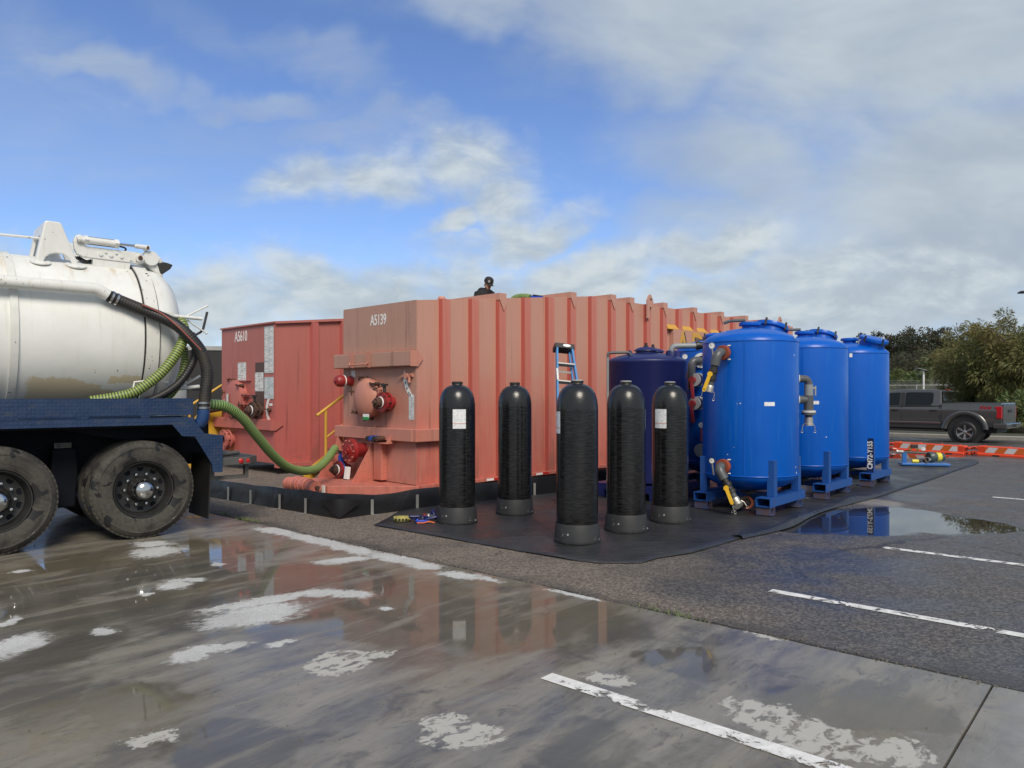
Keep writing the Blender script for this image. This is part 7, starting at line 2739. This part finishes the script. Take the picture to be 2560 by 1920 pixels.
q.box((0, 0, 0.02), (0.13, 0.045, 0.035), rz=0.25)
q.cyl((-0.06, -0.03, 0.03), (-0.06, 0.03, 0.03), 0.022, n=12)
q.build('ratchet_handle', M_BLUP, RB, smooth=30, bevel=0.008)
rnd = random.Random(5)
for i in range(5):
    q = MB()
    p0 = Vector((-0.10 + i * 0.05, 0.05 + 0.02 * i, 0.02))
    pts = [p0 + Vector((rnd.uniform(-0.07, 0.07), rnd.uniform(-0.04, 0.07), rnd.uniform(0.0, 0.05))) for _ in range(5)]
    q.tube(catmull(pts, 6), 0.014, 6)
    q.build('webbing_loop', M_RUBS if i % 2 else M_NAVY, RB, smooth=60)
q = MB()
q.tube(catmull([(-0.06, -0.035, 0.008), (0.02, -0.04, 0.01), (0.08, -0.02, 0.02), (0.15, -0.025, 0.008)], 6), 0.009, 8)
q.build('orange_cord', pm('cord_orange', (0.6, 0.12, 0.03), rough=0.6), RB)
s2 = G(1085, 1302)
CB = thing('hose_fittings', 'small heap of dark blue hose fittings against the leftmost black vessel', 'fittings', s2 + Vector((0.0, 0.08, 0.02)))
for i, (x, y, r_, hh, mm) in enumerate(((0, 0, 0.035, 0.11, M_NAVY), (-0.07, -0.03, 0.028, 0.06, M_BRASS), (-0.02, -0.08, 0.022, 0.05, M_GREYST), (-0.13, 0.02, 0.03, 0.05, M_VRED), (-0.05, 0.06, 0.03, 0.08, M_NAVY))):
    q = MB()
    q.lathe([(0, 0), (r_, 0), (r_ * 1.1, hh * 0.3), (r_ * 0.8, hh * 0.5), (r_ * 0.8, hh * 0.9), (r_ * 0.5, hh), (0, hh)], (x, y, 0), (0.1 * i - 0.2, 0.1, 1), 14)
    q.build('fitting', mm, CB)

# ================================================================== WORKER behind the tank top
M_SKIN = pm('skin', (0.36, 0.20, 0.14), (0.30, 0.16, 0.11), rough=0.5)
M_HOOD = pm('black_hoodie', (0.008, 0.008, 0.010), (0.016, 0.016, 0.018), rough=0.85, bump=0.5, bscale=14)
M_TROU = pm('dark_trousers', (0.02, 0.022, 0.028), rough=0.9)
M_CAPF = pm('dark_cap', (0.016, 0.016, 0.018), (0.03, 0.028, 0.028), rough=0.8)
M_EMB = pm('cap_emblem', (0.30, 0.29, 0.27), rough=0.7)


def skin_mesh(joints, edges, radii, levels=2):
    me = bpy.data.meshes.new('skin_tmp')
    me.from_pydata(joints, edges, [])
    o = bpy.data.objects.new('skin_tmp', me)
    COL.objects.link(o)
    o.modifiers.new('skin', 'SKIN')
    for i, r_ in enumerate(radii):
        v = me.skin_vertices[0].data[i]
        v.radius = r_ if isinstance(r_, tuple) else (r_, r_)
        v.use_root = (i == 0)
    ss = o.modifiers.new('sub', 'SUBSURF')
    ss.levels = levels
    ss.render_levels = levels
    dg = bpy.context.evaluated_depsgraph_get()
    out = bpy.data.meshes.new_from_object(o.evaluated_get(dg))
    bpy.data.objects.remove(o)
    out.shade_smooth()
    return out


pwk = Vector((-0.575, 15.95, 0))
WK = thing('person', 'person in black hoodie and dark cap looking down from behind the tank top', 'person', Vector((pwk.x, pwk.y, 2.25)), R(-48))
# facing local +x, a little towards the camera (-y)
J = [(0, 0, 0.95), (0, 0, 1.12), (0.01, 0, 1.32), (0.03, 0, 1.45), (0.06, 0, 1.53), (0.09, 0, 1.60), (0.11, 0, 1.70),
     (0.02, -0.19, 1.46), (0.05, -0.27, 1.18), (0.26, -0.22, 1.05), (0.36, -0.18, 1.08),
     (0.02, 0.19, 1.46), (0.05, 0.27, 1.18), (0.26, 0.22, 1.05), (0.36, 0.18, 1.08),
     (0, -0.09, 0.88), (0.02, -0.10, 0.48), (0.0, -0.10, 0.08), (0.14, -0.11, 0.05),
     (0, 0.09, 0.88), (0.02, 0.10, 0.48), (0.0, 0.10, 0.08), (0.14, 0.11, 0.05)]
E = [(0, 1), (1, 2), (2, 3), (3, 4), (4, 5), (5, 6), (3, 7), (7, 8), (8, 9), (9, 10), (3, 11), (11, 12), (12, 13), (13, 14), (0, 15), (15, 16), (16, 17), (17, 18), (0, 19), (19, 20), (20, 21), (21, 22)]
RAD = [(0.13, 0.15), (0.12, 0.14), (0.13, 0.17), (0.10, 0.13), (0.055, 0.055), (0.075, 0.07), (0.085, 0.08),
       0.075, 0.055, 0.04, 0.035, 0.075, 0.055, 0.04, 0.035, 0.09, 0.065, 0.045, 0.04, 0.09, 0.065, 0.045, 0.04]
me = skin_mesh(J, E, RAD)
me.materials.append(M_SKIN)
o = bpy.data.objects.new('body', me)
COL.objects.link(o)
o.parent = WK
Jh = [J[i] for i in (0, 1, 2, 3)] + [J[i] for i in (7, 8, 9, 11, 12, 13)]
Eh = [(0, 1), (1, 2), (2, 3), (3, 4), (4, 5), (5, 6), (3, 7), (7, 8), (8, 9)]
me = skin_mesh(Jh, Eh, [(0.16, 0.18), (0.16, 0.20), (0.18, 0.23), (0.15, 0.19), 0.125, 0.09, 0.06, 0.125, 0.09, 0.06])
me.materials.append(M_HOOD)
o = bpy.data.objects.new('hoodie', me)
COL.objects.link(o)
o.parent = WK
Jt = [J[0]] + [J[i] for i in (15, 16, 17, 19, 20, 21)]
me = skin_mesh(Jt, [(0, 1), (1, 2), (2, 3), (0, 4), (4, 5), (5, 6)], [(0.15, 0.17), 0.11, 0.085, 0.065, 0.11, 0.085, 0.065])
me.materials.append(M_TROU)
o = bpy.data.objects.new('trousers', me)
COL.objects.link(o)
o.parent = WK
q = MB()      # hood bunched round the neck
q.torus((0.01, 0, 1.52), 0.105, 0.05, (0.35, 0, 1), 24, 10)
q.sphere((-0.10, 0, 1.52), (0.075, 0.12, 0.085), 16, 10)
q.build('hood', M_HOOD, WK, smooth=70)
# face: nose, jaw, ear
Mh = Matrix.Rotation(R(28), 3, 'Y')
hc = Vector((0.105, 0, 1.665))
q = MB()
q.sphere(hc, (0.092, 0.074, 0.118), 20, 14, Mh)
q.sphere(hc + Mh @ Vector((0.092, 0, -0.02)), (0.02, 0.014, 0.026), 10, 8, Mh)
q.sphere(hc + Mh @ Vector((0.045, 0, -0.085)), (0.042, 0.05, 0.034), 12, 8, Mh)
for sy in (-1, 1):
    q.sphere(hc + Mh @ Vector((-0.012, 0.074 * sy, -0.01)), (0.018, 0.009, 0.03), 10, 8, Mh)
q.build('face', M_SKIN, WK, smooth=70)
q = MB()
for sy in (-1, 1):
    q.sphere(hc + Mh @ Vector((0.083, 0.03 * sy, 0.012)), (0.008, 0.014, 0.007), 8, 6, Mh)
q.box(hc + Mh @ Vector((0.085, 0, -0.062)), (0.01, 0.04, 0.006), M=Mh)
q.build('eyes_and_mouth', M_BLKST, WK)
q = MB()
prof = [(0.100, 0.0), (0.103, 0.03), (0.098, 0.07), (0.078, 0.105), (0.04, 0.125), (0.0, 0.13)]
ax = Mh @ Vector((0, 0, 1))
q.lathe(prof, hc + Mh @ Vector((-0.008, 0, 0.022)), ax, 28)
cap_ = q.build('cap_crown', M_CAPF, WK, smooth=60)
q = MB()
rings = []
for i in range(9):
    a = R(-58 + 116 * i / 8)
    inn = Vector((0.098 * math.cos(a) - 0.008, 0.085 * math.sin(a), 0.03))
    out_ = Vector((0.098 * math.cos(a) + 0.085 * math.cos(a * 1.2) - 0.008, 0.085 * math.sin(a) * 1.02, 0.018 - 0.02 * abs(math.sin(a))))
    rings.append([hc + Mh @ inn, hc + Mh @ out_, hc + Mh @ (out_ + Vector((0, 0, -0.006))), hc + Mh @ (inn + Vector((0, 0, -0.008)))])
q.loft(rings)
q.build('cap_brim', M_CAPF, cap_, smooth=40)
q = MB()
ea = R(-38)
en = Mh @ Vector((math.cos(ea), math.sin(ea), 0.35)).normalized()
q.lathe([(0.026, 0), (0.026, 0.004), (0.0, 0.005)], hc + Mh @ Vector((0.100 * math.cos(ea) - 0.008, 0.100 * math.sin(ea), 0.075)), en, 20)
q.build('cap_emblem', M_EMB, cap_)

# hose and coupling lying over the tank roof
r0 = Vector((-1.43, 11.18, 0)) + uu * 2.3 + ww * 1.0
zt = roof_z(2.3)
hose_thing([PD(1268, 770, 14.6), PD(1284, 748, 14.5), PD(1300, 742, 14.4), PD(1316, 742, 14.3), PD(1326, 744, 14.25)], 0.062, M_GHOSE2, 'green hose end arching over the roof edge of the salmon tank', 'roof_hose')
RC = thing('hose_coupling', 'blue quick coupling at the end of the hose on the tank roof', 'coupling', PD(1330, 746, 14.25))
q = MB()
q.cyl((0, 0, 0), (0.22, -0.1, -0.03), 0.06, n=14)
q.build('coupling_body', M_BLUP, RC)
q = MB()
q.bar((0.02, -0.05, 0.06), (0.24, -0.12, 0.02), 0.03, 0.02)
q.build('coupling_lever', M_BLKST, RC, smooth=0)

# ================================================================== DARK TRAILER behind the red tank
M_TRL = pm('dark_trailer', (0.022, 0.021, 0.021), (0.03, 0.029, 0.028), rough=0.45)
td = 21.0
t0 = PD(300, 983, td)
TRL = thing('box_trailer', 'black box trailer with pale top rail far behind the truck', 'trailer', Vector((t0.x - 2.0, td, gz(td))), R(8))
topz = CAM_H + (HZ - 862) / F * td
q = MB()
q.span((-3.0, 0, 0.55), (6.4, 2.4, topz - 0.12 - gz(td)))
q.build('trailer_body', M_TRL, TRL, smooth=0)
q = MB()
q.span((-3.02, -0.03, topz - 0.12 - gz(td)), (6.42, 2.43, topz - gz(td)))
q.build('top_rail', M_ALU, TRL, smooth=0)
for i in range(16):
    q = MB()
    x = -2.8 + i * 0.6
    for j in range(6):
        q.cyl((x, -0.001, 0.8 + j * 0.32), (x, -0.008, 0.8 + j * 0.32), 0.012, n=6)
    q.build('rivet_row', M_ALU, TRL)
for x in (4.15, 5.15):
    q = MB()
    q.span((x, -0.12, 0.1), (x + 0.16, -0.03, 2.05))
    q.build('grey_upright', pm('pale_blue_grey', (0.16, 0.20, 0.25), rough=0.5), TRL, smooth=0)
q = MB()
q.cyl((3.6, -0.08, 1.85), (4.16, -0.08, 1.85), 0.02, n=8)
q.build('door_bar', M_ALU, TRL)
for x in (-1.8, 4.8):
    q = MB()
    q.lathe([(0.2, 0), (0.45, 0.01), (0.5, 0.05), (0.5, 0.25), (0.3, 0.28)], (x, 0.1, 0.5), (0, 1, 0), 28)
    q.build('trailer_wheel', M_RUBS, TRL)
# ================================================================== BACKGROUND: planting, fence, trees
def leaf_mat(name, c1, c2, c3, scale=0.5, transl=0.25):
    m, n, b, out = new_mat(name)
    g = n.new('ShaderNodeNewGeometry')
    rnd_ = g.outputs['Random Per Island']
    pos = g.outputs['Position']
    nz = n.noise(pos, scale, 3.0, 0.5)
    c = n.mix(rnd_, c1, c2)
    c = n.mix(n.mapr(nz, 0.4, 0.65), c, c3)
    n.put(b.inputs['Base Color'], c)
    b.inputs['Roughness'].default_value = 0.6
    tr = n.new('ShaderNodeBsdfTranslucent')
    n.put(tr.inputs['Color'], c)
    mx = n.new('ShaderNodeMixShader')
    mx.inputs[0].default_value = transl
    m.node_tree.links.new(b.outputs[0], mx.inputs[1])
    m.node_tree.links.new(tr.outputs[0], mx.inputs[2])
    m.node_tree.links.new(mx.outputs[0], out.inputs[0])
    return m


M_BARK = pm('bark', (0.075, 0.055, 0.042), (0.045, 0.035, 0.028), rough=0.9, bump=0.6, bscale=20)
M_LDARK = leaf_mat('dark_gum_leaves', (0.032, 0.046, 0.026), (0.065, 0.078, 0.042), (0.092, 0.082, 0.050), 0.35)
M_LBROWN = leaf_mat('brown_green_leaves', (0.069, 0.065, 0.042), (0.115, 0.101, 0.065), (0.078, 0.092, 0.046), 0.4)
M_LOLIVE = leaf_mat('olive_leaves', (0.100, 0.118, 0.036), (0.165, 0.165, 0.055), (0.215, 0.190, 0.070), 0.6, 0.3)
M_LGREEN = leaf_mat('mid_green_leaves', (0.068, 0.112, 0.033), (0.112, 0.158, 0.045), (0.143, 0.165, 0.060), 0.8, 0.3)
M_PALM = leaf_mat('palm_leaves', (0.063, 0.108, 0.040), (0.108, 0.153, 0.054), (0.126, 0.144, 0.063), 1.5, 0.2)


def crown_mesh(rx, rz, n_clump, n_leaf, leaf, seed, zc, droop=0.0, blade=1.0, lumpy=0.35):
    """leaf-sized faces in clumps spread through an uneven crown volume"""
    rd = random.Random(seed)
    vs, fs = [], []
    clumps = []
    for i in range(n_clump):
        # favour the outer shell
        while True:
            p = Vector((rd.gauss(0, 1), rd.gauss(0, 1), rd.gauss(0, 1)))
            if p.length > 0.01:
                break
        p.normalize()
        k = 1.0 + lumpy * mnoise.noise(p * 1.7 + Vector((seed, 0, 0))) + lumpy * 0.5 * mnoise.noise(p * 4.0 + Vector((0, seed, 0)))
        r_ = rd.random() ** 0.45 * k
        c = Vector((p.x * rx * r_, p.y * rx * r_, zc + p.z * rz * r_))
        clumps.append((c, p, rd.uniform(0.10, 0.24) * rx))
    for c, p, cr in clumps:
        for j in range(n_leaf):
            d = Vector((rd.gauss(0, 1), rd.gauss(0, 1), rd.gauss(0, 0.75)))
            d *= cr * 0.6 / max(d.length, 0.3) * rd.random() ** 0.4 * 1.4
            q = c + d
            ax = (d.normalized() + p * 0.6 + Vector((rd.uniform(-.5, .5), rd.uniform(-.5, .5), rd.uniform(-.3, .5) - droop))).normalized()
            sd = ax.cross(Vector((rd.uniform(-1, 1), rd.uniform(-1, 1), rd.uniform(-1, 1))))
            if sd.length < 1e-3:
                continue
            sd.normalize()
            L = leaf * rd.uniform(0.6, 1.3) * blade
            w = leaf * rd.uniform(0.25, 0.5) / math.sqrt(blade)
            b = len(vs)
            tip = q + ax * L + Vector((0, 0, -droop * L * 0.5))
            vs += [q - sd * w * 0.4, q + ax * L * 0.5 + sd * w, tip, q + ax * L * 0.5 - sd * w]
            fs.append((b, b + 1, b + 2, b + 3))
    me = bpy.data.meshes.new('crown')
    me.from_pydata([tuple(v) for v in vs], [], fs)
    return me, clumps


def tree_proto(seed, rx, rz, zc, mat, n_clump=90, n_leaf=60, leaf=0.22, droop=0.0, blade=1.0, trunk_r=0.22, lumpy=0.35):
    me, clumps = crown_mesh(rx, rz, n_clump, n_leaf, leaf, seed, zc, droop, blade, lumpy)
    me.materials.append(mat)
    rd = random.Random(seed + 100)
    t = MB()
    bend = rd.uniform(-0.3, 0.3)
    base = [Vector((0, 0, -0.1)), Vector((bend * 0.3, 0.05, zc * 0.35)), Vector((bend * 0.7, -0.05, zc * 0.7)), Vector((bend, 0, zc))]
    pts = catmull(base, 5)
    t.tube(pts, [trunk_r * (1 - 0.6 * i / len(pts)) for i in range(len(pts))], 8)
    for c, p, cr in rd.sample(clumps, min(16, len(clumps))):
        s = pts[int(len(pts) * rd.uniform(0.45, 0.95))]
        mid = s.lerp(c, 0.5) + Vector((0, 0, 0.15 * rz))
        pp2 = catmull([s, mid, c], 4)
        t.tube(pp2, [trunk_r * 0.32 * (1 - 0.8 * i / len(pp2)) for i in range(len(pp2))], 5)
    tm = t.mesh('trunk', 60)
    tm.materials.append(M_BARK)
    return me, tm


def put_tree(protos, loc, s, rz_, label, group=None, name='tree', sz=None):
    cm, tm = protos
    root = thing(name, label, 'tree', loc, rz_, group)
    for nm, me in (('crown', cm), ('trunk', tm)):
        o = bpy.data.objects.new(nm, me)
        COL.objects.link(o)
        o.parent = root
        o.scale = (s, s, sz or s)
    return root


FAR = [tree_proto(11, 3.2, 3.3, 6.2, M_LDARK, 170, 85, 0.21, lumpy=0.6), tree_proto(12, 3.6, 3.0, 5.6, M_LBROWN, 170, 85, 0.21, lumpy=0.55), tree_proto(13, 2.7, 3.4, 6.2, M_LDARK, 160, 85, 0.20, lumpy=0.65)]
far_list = [(2148, 834, 92, 0, 'small dark treetop just showing over the far blue vessel'),
            (2205, 828, 86, 2, 'dark gum tree right behind the far blue vessel'),
            (2262, 818, 84, 0, 'tallest dark gum tree of the wood, left half'),
            (2318, 822, 88, 1, 'brownish tree in the middle of the wood above the palm'),
            (2352, 818, 90, 2, 'dark tree with ragged top right of the palm'),
            (2396, 832, 88, 0, 'dark tree at the right end of the wood, beside the olive tree'),
            (2232, 885, 76, 1, 'lower brown-green tree in front of the wood, left of the palm'),
            (2300, 880, 78, 1, 'lower brown tree in front of the wood, above the pickup cab'),
            (2370, 890, 76, 1, 'lower brown-green tree in front of the wood, right of the palm'),
            (2440, 850, 84, 2, 'dark tree mostly hidden behind the olive tree'),
            (2520, 860, 84, 0, 'dark tree at the frame edge hidden behind the olive tree'),
            (2090, 880, 90, 1, 'brown tree hidden behind the blue vessels')]
for i, (px, py, d, kk, lb) in enumerate(far_list):
    p = PD(px, py, d)
    hgt = p.z - gz(d)
    base_h = {0: 9.9, 1: 9.0, 2: 9.9}[kk]
    s = hgt / base_h
    put_tree(FAR[kk], Vector((p.x, d, gz(d))), s * 1.05, i * 1.3, lb, 'trees of the wood beyond the fence', 'woodland_tree', s)
# understorey mass that closes the wood below the crowns
und = MB()
rd = random.Random(77)
vs, fs = [], []
for i in range(15000):
    px = rd.uniform(2050, 2640)
    d = rd.uniform(64, 92)
    top = 930 + 14 * mnoise.noise(Vector((px * 0.02, d * 0.1, 0)))
    hmax = CAM_H + (HZ - top) / F * d
    z = rd.uniform(-0.2, hmax)
    c = Vector(((px - CX) / F * d, d, z))
    a = Vector((rd.gauss(0, 1), rd.gauss(0, 1), rd.gauss(0, 1))).normalized()
    b = a.cross(Vector((rd.gauss(0, 1), rd.gauss(0, 1), rd.gauss(0, 1)))).normalized()
    L = rd.uniform(0.18, 0.42)
    und.add([c, c + a * L * 0.5 + b * L * 0.3, c + a * L, c + a * L * 0.5 - b * L * 0.3], [(0, 1, 2, 3)])
tag(und.build('undergrowth', M_LBROWN, smooth=0), 'brown-green undergrowth filling the wood below the tree crowns', 'undergrowth', kind='stuff')

OL = [tree_proto(31, 2.5, 2.2, 3.0, M_LOLIVE, 300, 130, 0.085, 0.35, 2.3, 0.16, 0.5), tree_proto(32, 2.2, 2.0, 2.7, M_LOLIVE, 280, 130, 0.085, 0.45, 2.4, 0.14, 0.55)]
for (px, top, d, kk, s, lb) in ((2478, 820, 35, 0, 1.0, 'olive-green feathery tree behind the pickup bed'), (2590, 800, 33, 1, 1.06, 'olive-green feathery tree cut by the right frame edge'), (2438, 925, 40, 1, 0.80, 'smaller olive-green tree between the wood and the feathery tree')):
    p = PD(px, top, d)
    hgt = p.z - gz(d)
    put_tree(OL[kk], Vector((p.x, d, gz(d))), hgt / (5.1 if kk == 0 else 4.6), 0.7 * px, lb, 'olive-green feathery trees', 'feathery_tree')

# palms
def palm(px, py, d, s, label, seed):
    p = PD(px, py, d)
    root = thing('palm_tree', label, 'palm tree', Vector((p.x, d, gz(d))), 0.0, 'palms in front of the wood')
    hz = p.z - gz(d)
    t = MB()
    t.tube([(0, 0, -0.1), (0.02, 0, hz * 0.5), (0, 0, hz)], [0.32 * s, 0.28 * s, 0.36 * s], 12)
    t.build('trunk', M_BARK, root, smooth=60)
    rd = random.Random(seed)
    fr = MB()
    for i in range(46):
        az = rd.uniform(0, 6.283)
        el = rd.uniform(-0.5, 1.35)
        L = s * rd.uniform(1.5, 2.1)
        h0 = Vector((math.cos(az) * math.cos(el), math.sin(az) * math.cos(el), math.sin(el)))
        pts = []
        for k2 in range(7):
            u = k2 / 6
            pts.append(Vector((0, 0, hz)) + h0 * L * u + Vector((0, 0, -0.55 * L * u * u)))
        sd = h0.cross(Vector((0, 0, 1)))
        if sd.length < 1e-3:
            sd = Vector((1, 0, 0))
        sd.normalize()
        for k2 in range(6):
            for m_ in range(4):
                u = (k2 + m_ / 4) / 6
                a = pts[k2].lerp(pts[k2 + 1], m_ / 4)
                tdir = (pts[k2 + 1] - pts[k2]).normalized()
                ll = s * 0.42 * (1 - 0.6 * abs(u - 0.4))
                for sg in (-1, 1):
                    tip = a + (sd * sg * 0.8 + tdir * 0.7 + Vector((0, 0, -0.25))).normalized() * ll
                    fr.add([a - tdir * 0.03 * s, a + tdir * 0.03 * s, tip], [(0, 1, 2)])
    fr.build('crown', M_PALM, root, smooth=0)
    return root


palm(2326, 922, 58, 1.15, 'broad fan of fronds of the palm in front of the wood', 4)
palm(2372, 935, 60, 0.8, 'smaller palm right of the big one, half hidden by leaves', 8)

# round shrubs along the fence and planter
SH = [crown_mesh(1.0, 0.8, 50, 60, 0.13, 51, 0.75, 0.0, 1.2, 0.4)[0], crown_mesh(1.0, 0.9, 50, 60, 0.12, 52, 0.8, 0.2, 1.8, 0.4)[0]]
for me in SH:
    me.materials.append(M_LGREEN)
for i, (px, py, d, s, kk, lb) in enumerate(((2285, 935, 52, 1.5, 0, 'rounded mid-green shrub left of the palm'), (2235, 930, 54, 1.2, 1, 'pale green shrub behind the far vessel, above the fence'), (2420, 985, 36, 0.95, 1, 'light green shrub showing over the pickup bed'),
                                            (2545, 1010, 30, 1.1, 1, 'light green shrub at right frame edge behind the tailgate'), (2460, 1000, 34, 0.9, 0, 'shrub under the feathery tree behind the pickup bed'), (2340, 1000, 38, 0.9, 0, 'shrub hidden behind the pickup cab'))):
    p = PD(px, py, d)
    top = p.z - gz(d)
    root = thing('shrub', lb, 'shrub', Vector((p.x, d, gz(d) + max(0.0, top - 1.55 * s))), i * 1.1, 'shrubs beyond the pickup')
    o = bpy.data.objects.new('foliage', SH[kk])
    COL.objects.link(o)
    o.parent = root
    o.scale = (s, s, s)
    st_ = MB()
    for k2 in range(5):
        a = k2 * 1.25
        st_.tube([(0, 0, -max(0.0, top - 1.55 * s) - 0.05), (0.2 * math.cos(a), 0.2 * math.sin(a), 0.4 * s), (0.5 * s * math.cos(a), 0.5 * s * math.sin(a), 0.8 * s)], [0.03, 0.02, 0.01], 5)
    st_.build('stem', M_BARK, root)

# planter bed, kerb and boulders behind the pickup
M_BED = pm('planter_soil', (0.06, 0.05, 0.035), (0.05, 0.07, 0.03), rough=0.95, nscale=3, bump=0.8, bscale=12)
k0 = G(2411, 1107) + PI * 3.4
bed = MB()
a, b = k0 - PR * 16, k0 + PR * 14
z = 0.10
bed.add([(a.x, a.y, gz(a.y) + z), (b.x, b.y, gz(b.y) + z), (b.x + 60, b.y + 50, gz(60) + z), (120, 140, gz(60) + z), (10, 140, gz(60) + z), (a.x - 4, a.y + 30, gz(60) + z)], [(0, 1, 2, 3, 4, 5)])
tag(bed.build('planting_bed', M_BED, smooth=0), kind='structure')
M_KERB = pm('kerb_concrete', (0.34, 0.33, 0.30), (0.24, 0.23, 0.21), rough=0.85, nscale=6, bump=0.3)
kerb = thing('kerb', 'pale concrete kerb running behind the pickup along the planting', 'kerb')
for i in range(12):
    p0 = a.lerp(b, i / 12) - PI * 0.08
    p1 = a.lerp(b, (i + 1) / 12) - PI * 0.08 - PR * 0.01
    q = MB()
    q.add([], [])
    dirk = (p1 - p0).normalized()
    for_ = []
    for p in (p0, p1):
        g0 = gz(p.y)
        for_.append([p + PI * x + Vector((0, 0, g0 - p.z + zz)) for x, zz in ((-0.08, -0.05), (-0.08, 0.12), (-0.05, 0.15), (0.10, 0.15), (0.10, -0.05))])
    q.loft(for_)
    q.build('kerb_stone', M_KERB, kerb, smooth=0)
M_ROCK = pm('boulder', (0.15, 0.125, 0.10), (0.22, 0.19, 0.155), rough=0.9, bump=0.7, bscale=9)
for i, (px, py, d, s, lb) in enumerate(((2520, 1082, 30.5, 0.62, 'brown boulder behind the pickup bumper'), (2570, 1078, 30.0, 0.75, 'larger brown boulder at the right frame edge'), (2488, 1088, 31.0, 0.45, 'small boulder half hidden by the pickup tail'))):
    p = PD(px, py, d)
    q = MB()
    q.sphere((0, 0, 0), (s * 1.2, s, s * 0.75), 16, 11)
    q.v = [tuple(Vector(v) * (1 + 0.22 * mnoise.noise(Vector(v) * 2.2 / s + Vector((i, 0, 0))))) for v in q.v]
    o = q.build('boulder', M_ROCK, smooth=50)
    o.location = (p.x, d, gz(d) + 0.1 + s * 0.3)
    tag(o, lb, 'boulder', 'boulders in the planting')

# chain-link fence with barbed coil
M_GALV = pm('galvanised', (0.42, 0.43, 0.43), (0.36, 0.37, 0.37), rough=0.45, metal=0.5)
fd = 46.0
f0, f1 = PD(2150, 983, 48.0), PD(2600, 983, 44.0)
FN = thing('chain_link_fence', 'galvanised chain-link fence with barbed wire beyond the pickup roof', 'fence', Vector((f0.x, f0.y, gz(fd))), math.atan2(f1.y - f0.y, f1.x - f0.x))
FLn = (Vector((f1.x, f1.y, 0)) - Vector((f0.x, f0.y, 0))).length
FT = CAM_H + (HZ - 963) / F * 47 - gz(fd)
npost = 7
for i in range(npost):
    q = MB()
    q.cyl((FLn * i / (npost - 1), 0, -0.1), (FLn * i / (npost - 1), 0, FT + 0.05), 0.035, n=8)
    q.cyl((FLn * i / (npost - 1), 0, FT), (FLn * i / (npost - 1), -0.15, FT + 0.28), 0.02, n=6)
    q.build('fence_post', M_GALV, FN)
for zz in (FT, 0.15):
    q = MB()
    q.cyl((0, 0, zz), (FLn, 0, zz), 0.022, n=6)
    q.build('fence_rail', M_GALV, FN)
q = MB()
for k2 in range(3):
    q.tube([(0, -0.05 * (k2 + 1), FT + 0.09 * (k2 + 1)), (FLn, -0.05 * (k2 + 1), FT + 0.09 * (k2 + 1))], 0.006, 4)
n = int(FLn / 0.12)
for k2 in range(n):
    x = k2 * 0.12
    q.bar((x - 0.03, -0.15, FT + 0.25), (x + 0.03, -0.15, FT + 0.31), 0.006, 0.006)
tag(q.build('barbed_wire', M_GALV, FN, smooth=0), kind='stuff')
q = MB()
st = 0.11
m_ = int((FLn + FT) / st)
for k2 in range(m_):
    x = k2 * st
    for sg in (1, -1):
        x0, z0 = (x - FT, 0.0) if sg > 0 else (x, 0.0)
        x1, z1 = (x, FT) if sg > 0 else (x - FT, FT)
        if x0 < 0:
            z0 += (0 - x0) if sg > 0 else 0
            x0 = 0
        if x1 < 0:
            z1 = FT + x1
            x1 = 0
        if x1 > FLn:
            z1 -= x1 - FLn
            x1 = FLn
        if x0 > FLn:
            z0 += x0 - FLn
            x0 = FLn
        if z1 > z0:
            q.bar((x0, 0, z0), (x1, 0, z1), 0.009, 0.009)
tag(q.build('wire_mesh', M_GALV, FN, smooth=0), kind='stuff')

# solar lamp post in front of the palm
p = PD(2309, 926, 50)
SLP = thing('solar_lamp_post', 'white solar panel lamp post in front of the palm', 'lamp post', Vector((p.x, 50, gz(50))))
hz = p.z - gz(50)
q = MB()
q.cyl((0, 0, 0), (0, 0, hz), 0.055, n=10)
q.build('post', M_WHITE, SLP)
q = MB()
q.box((-0.12, 0, hz + 0.06), (0.75, 0.4, 0.03), M=Matrix.Rotation(R(14), 3, 'Y'))
q.build('solar_panel', M_ALU, SLP, smooth=0)
q = MB()
q.box((-0.10, 0, hz + 0.02), (0.66, 0.3, 0.02), M=Matrix.Rotation(R(14), 3, 'Y'))
q.build('lamp_head', M_BLKP, SLP, smooth=0)
q = MB()
p = PD(2200, 945, 56)
shd = thing('shed', 'corner of a low shed with dark red roof past the far vessel', 'shed', Vector((p.x - 0.9, 56, gz(56))))
hz = p.z - gz(56)
q.span((-2.4, 0, 0), (1.6, 3, hz - 0.25))
q.build('wall', pm('shed_wall', (0.16, 0.13, 0.11), rough=0.8), shd, smooth=0)
q = MB()
q.prism([(-2.7, hz - 0.25), (1.95, hz - 0.25), (0.5, hz + 0.25), (-1.3, hz + 0.25)], (0, -0.3, 0), (1, 0, 0), (0, 0, 1), (0, 3.6, 0))
q.build('roof', pm('red_roof', (0.15, 0.030, 0.026), rough=0.7), shd, smooth=0)
# street lamp whose head reaches in at the right edge
p = PD(2553, 731, 24)
SLM = thing('street_lamp', 'dark street lamp head reaching in at the right edge of the frame', 'street lamp', Vector((p.x + 1.0, 24, gz(24))))
hz = p.z - gz(24)
q = MB()
q.tube([(0, 0, 0), (0, 0, hz - 0.05)], [0.09, 0.06], 12)
q.build('pole', M_BLKP, SLM)
q = MB()
q.cyl((0, 0, hz - 0.08), (-0.55, 0, hz + 0.02), 0.03, n=10)
q.build('arm', M_BLKP, SLM)
q = MB()
q.lathe([(0.0, 0.05), (0.10, 0.045), (0.17, 0.0), (0.18, -0.02), (0.0, -0.02)], (-0.92, 0, hz), (0, 0, 1), 20)
o = q.build('lamp_head', M_BLKP, SLM)
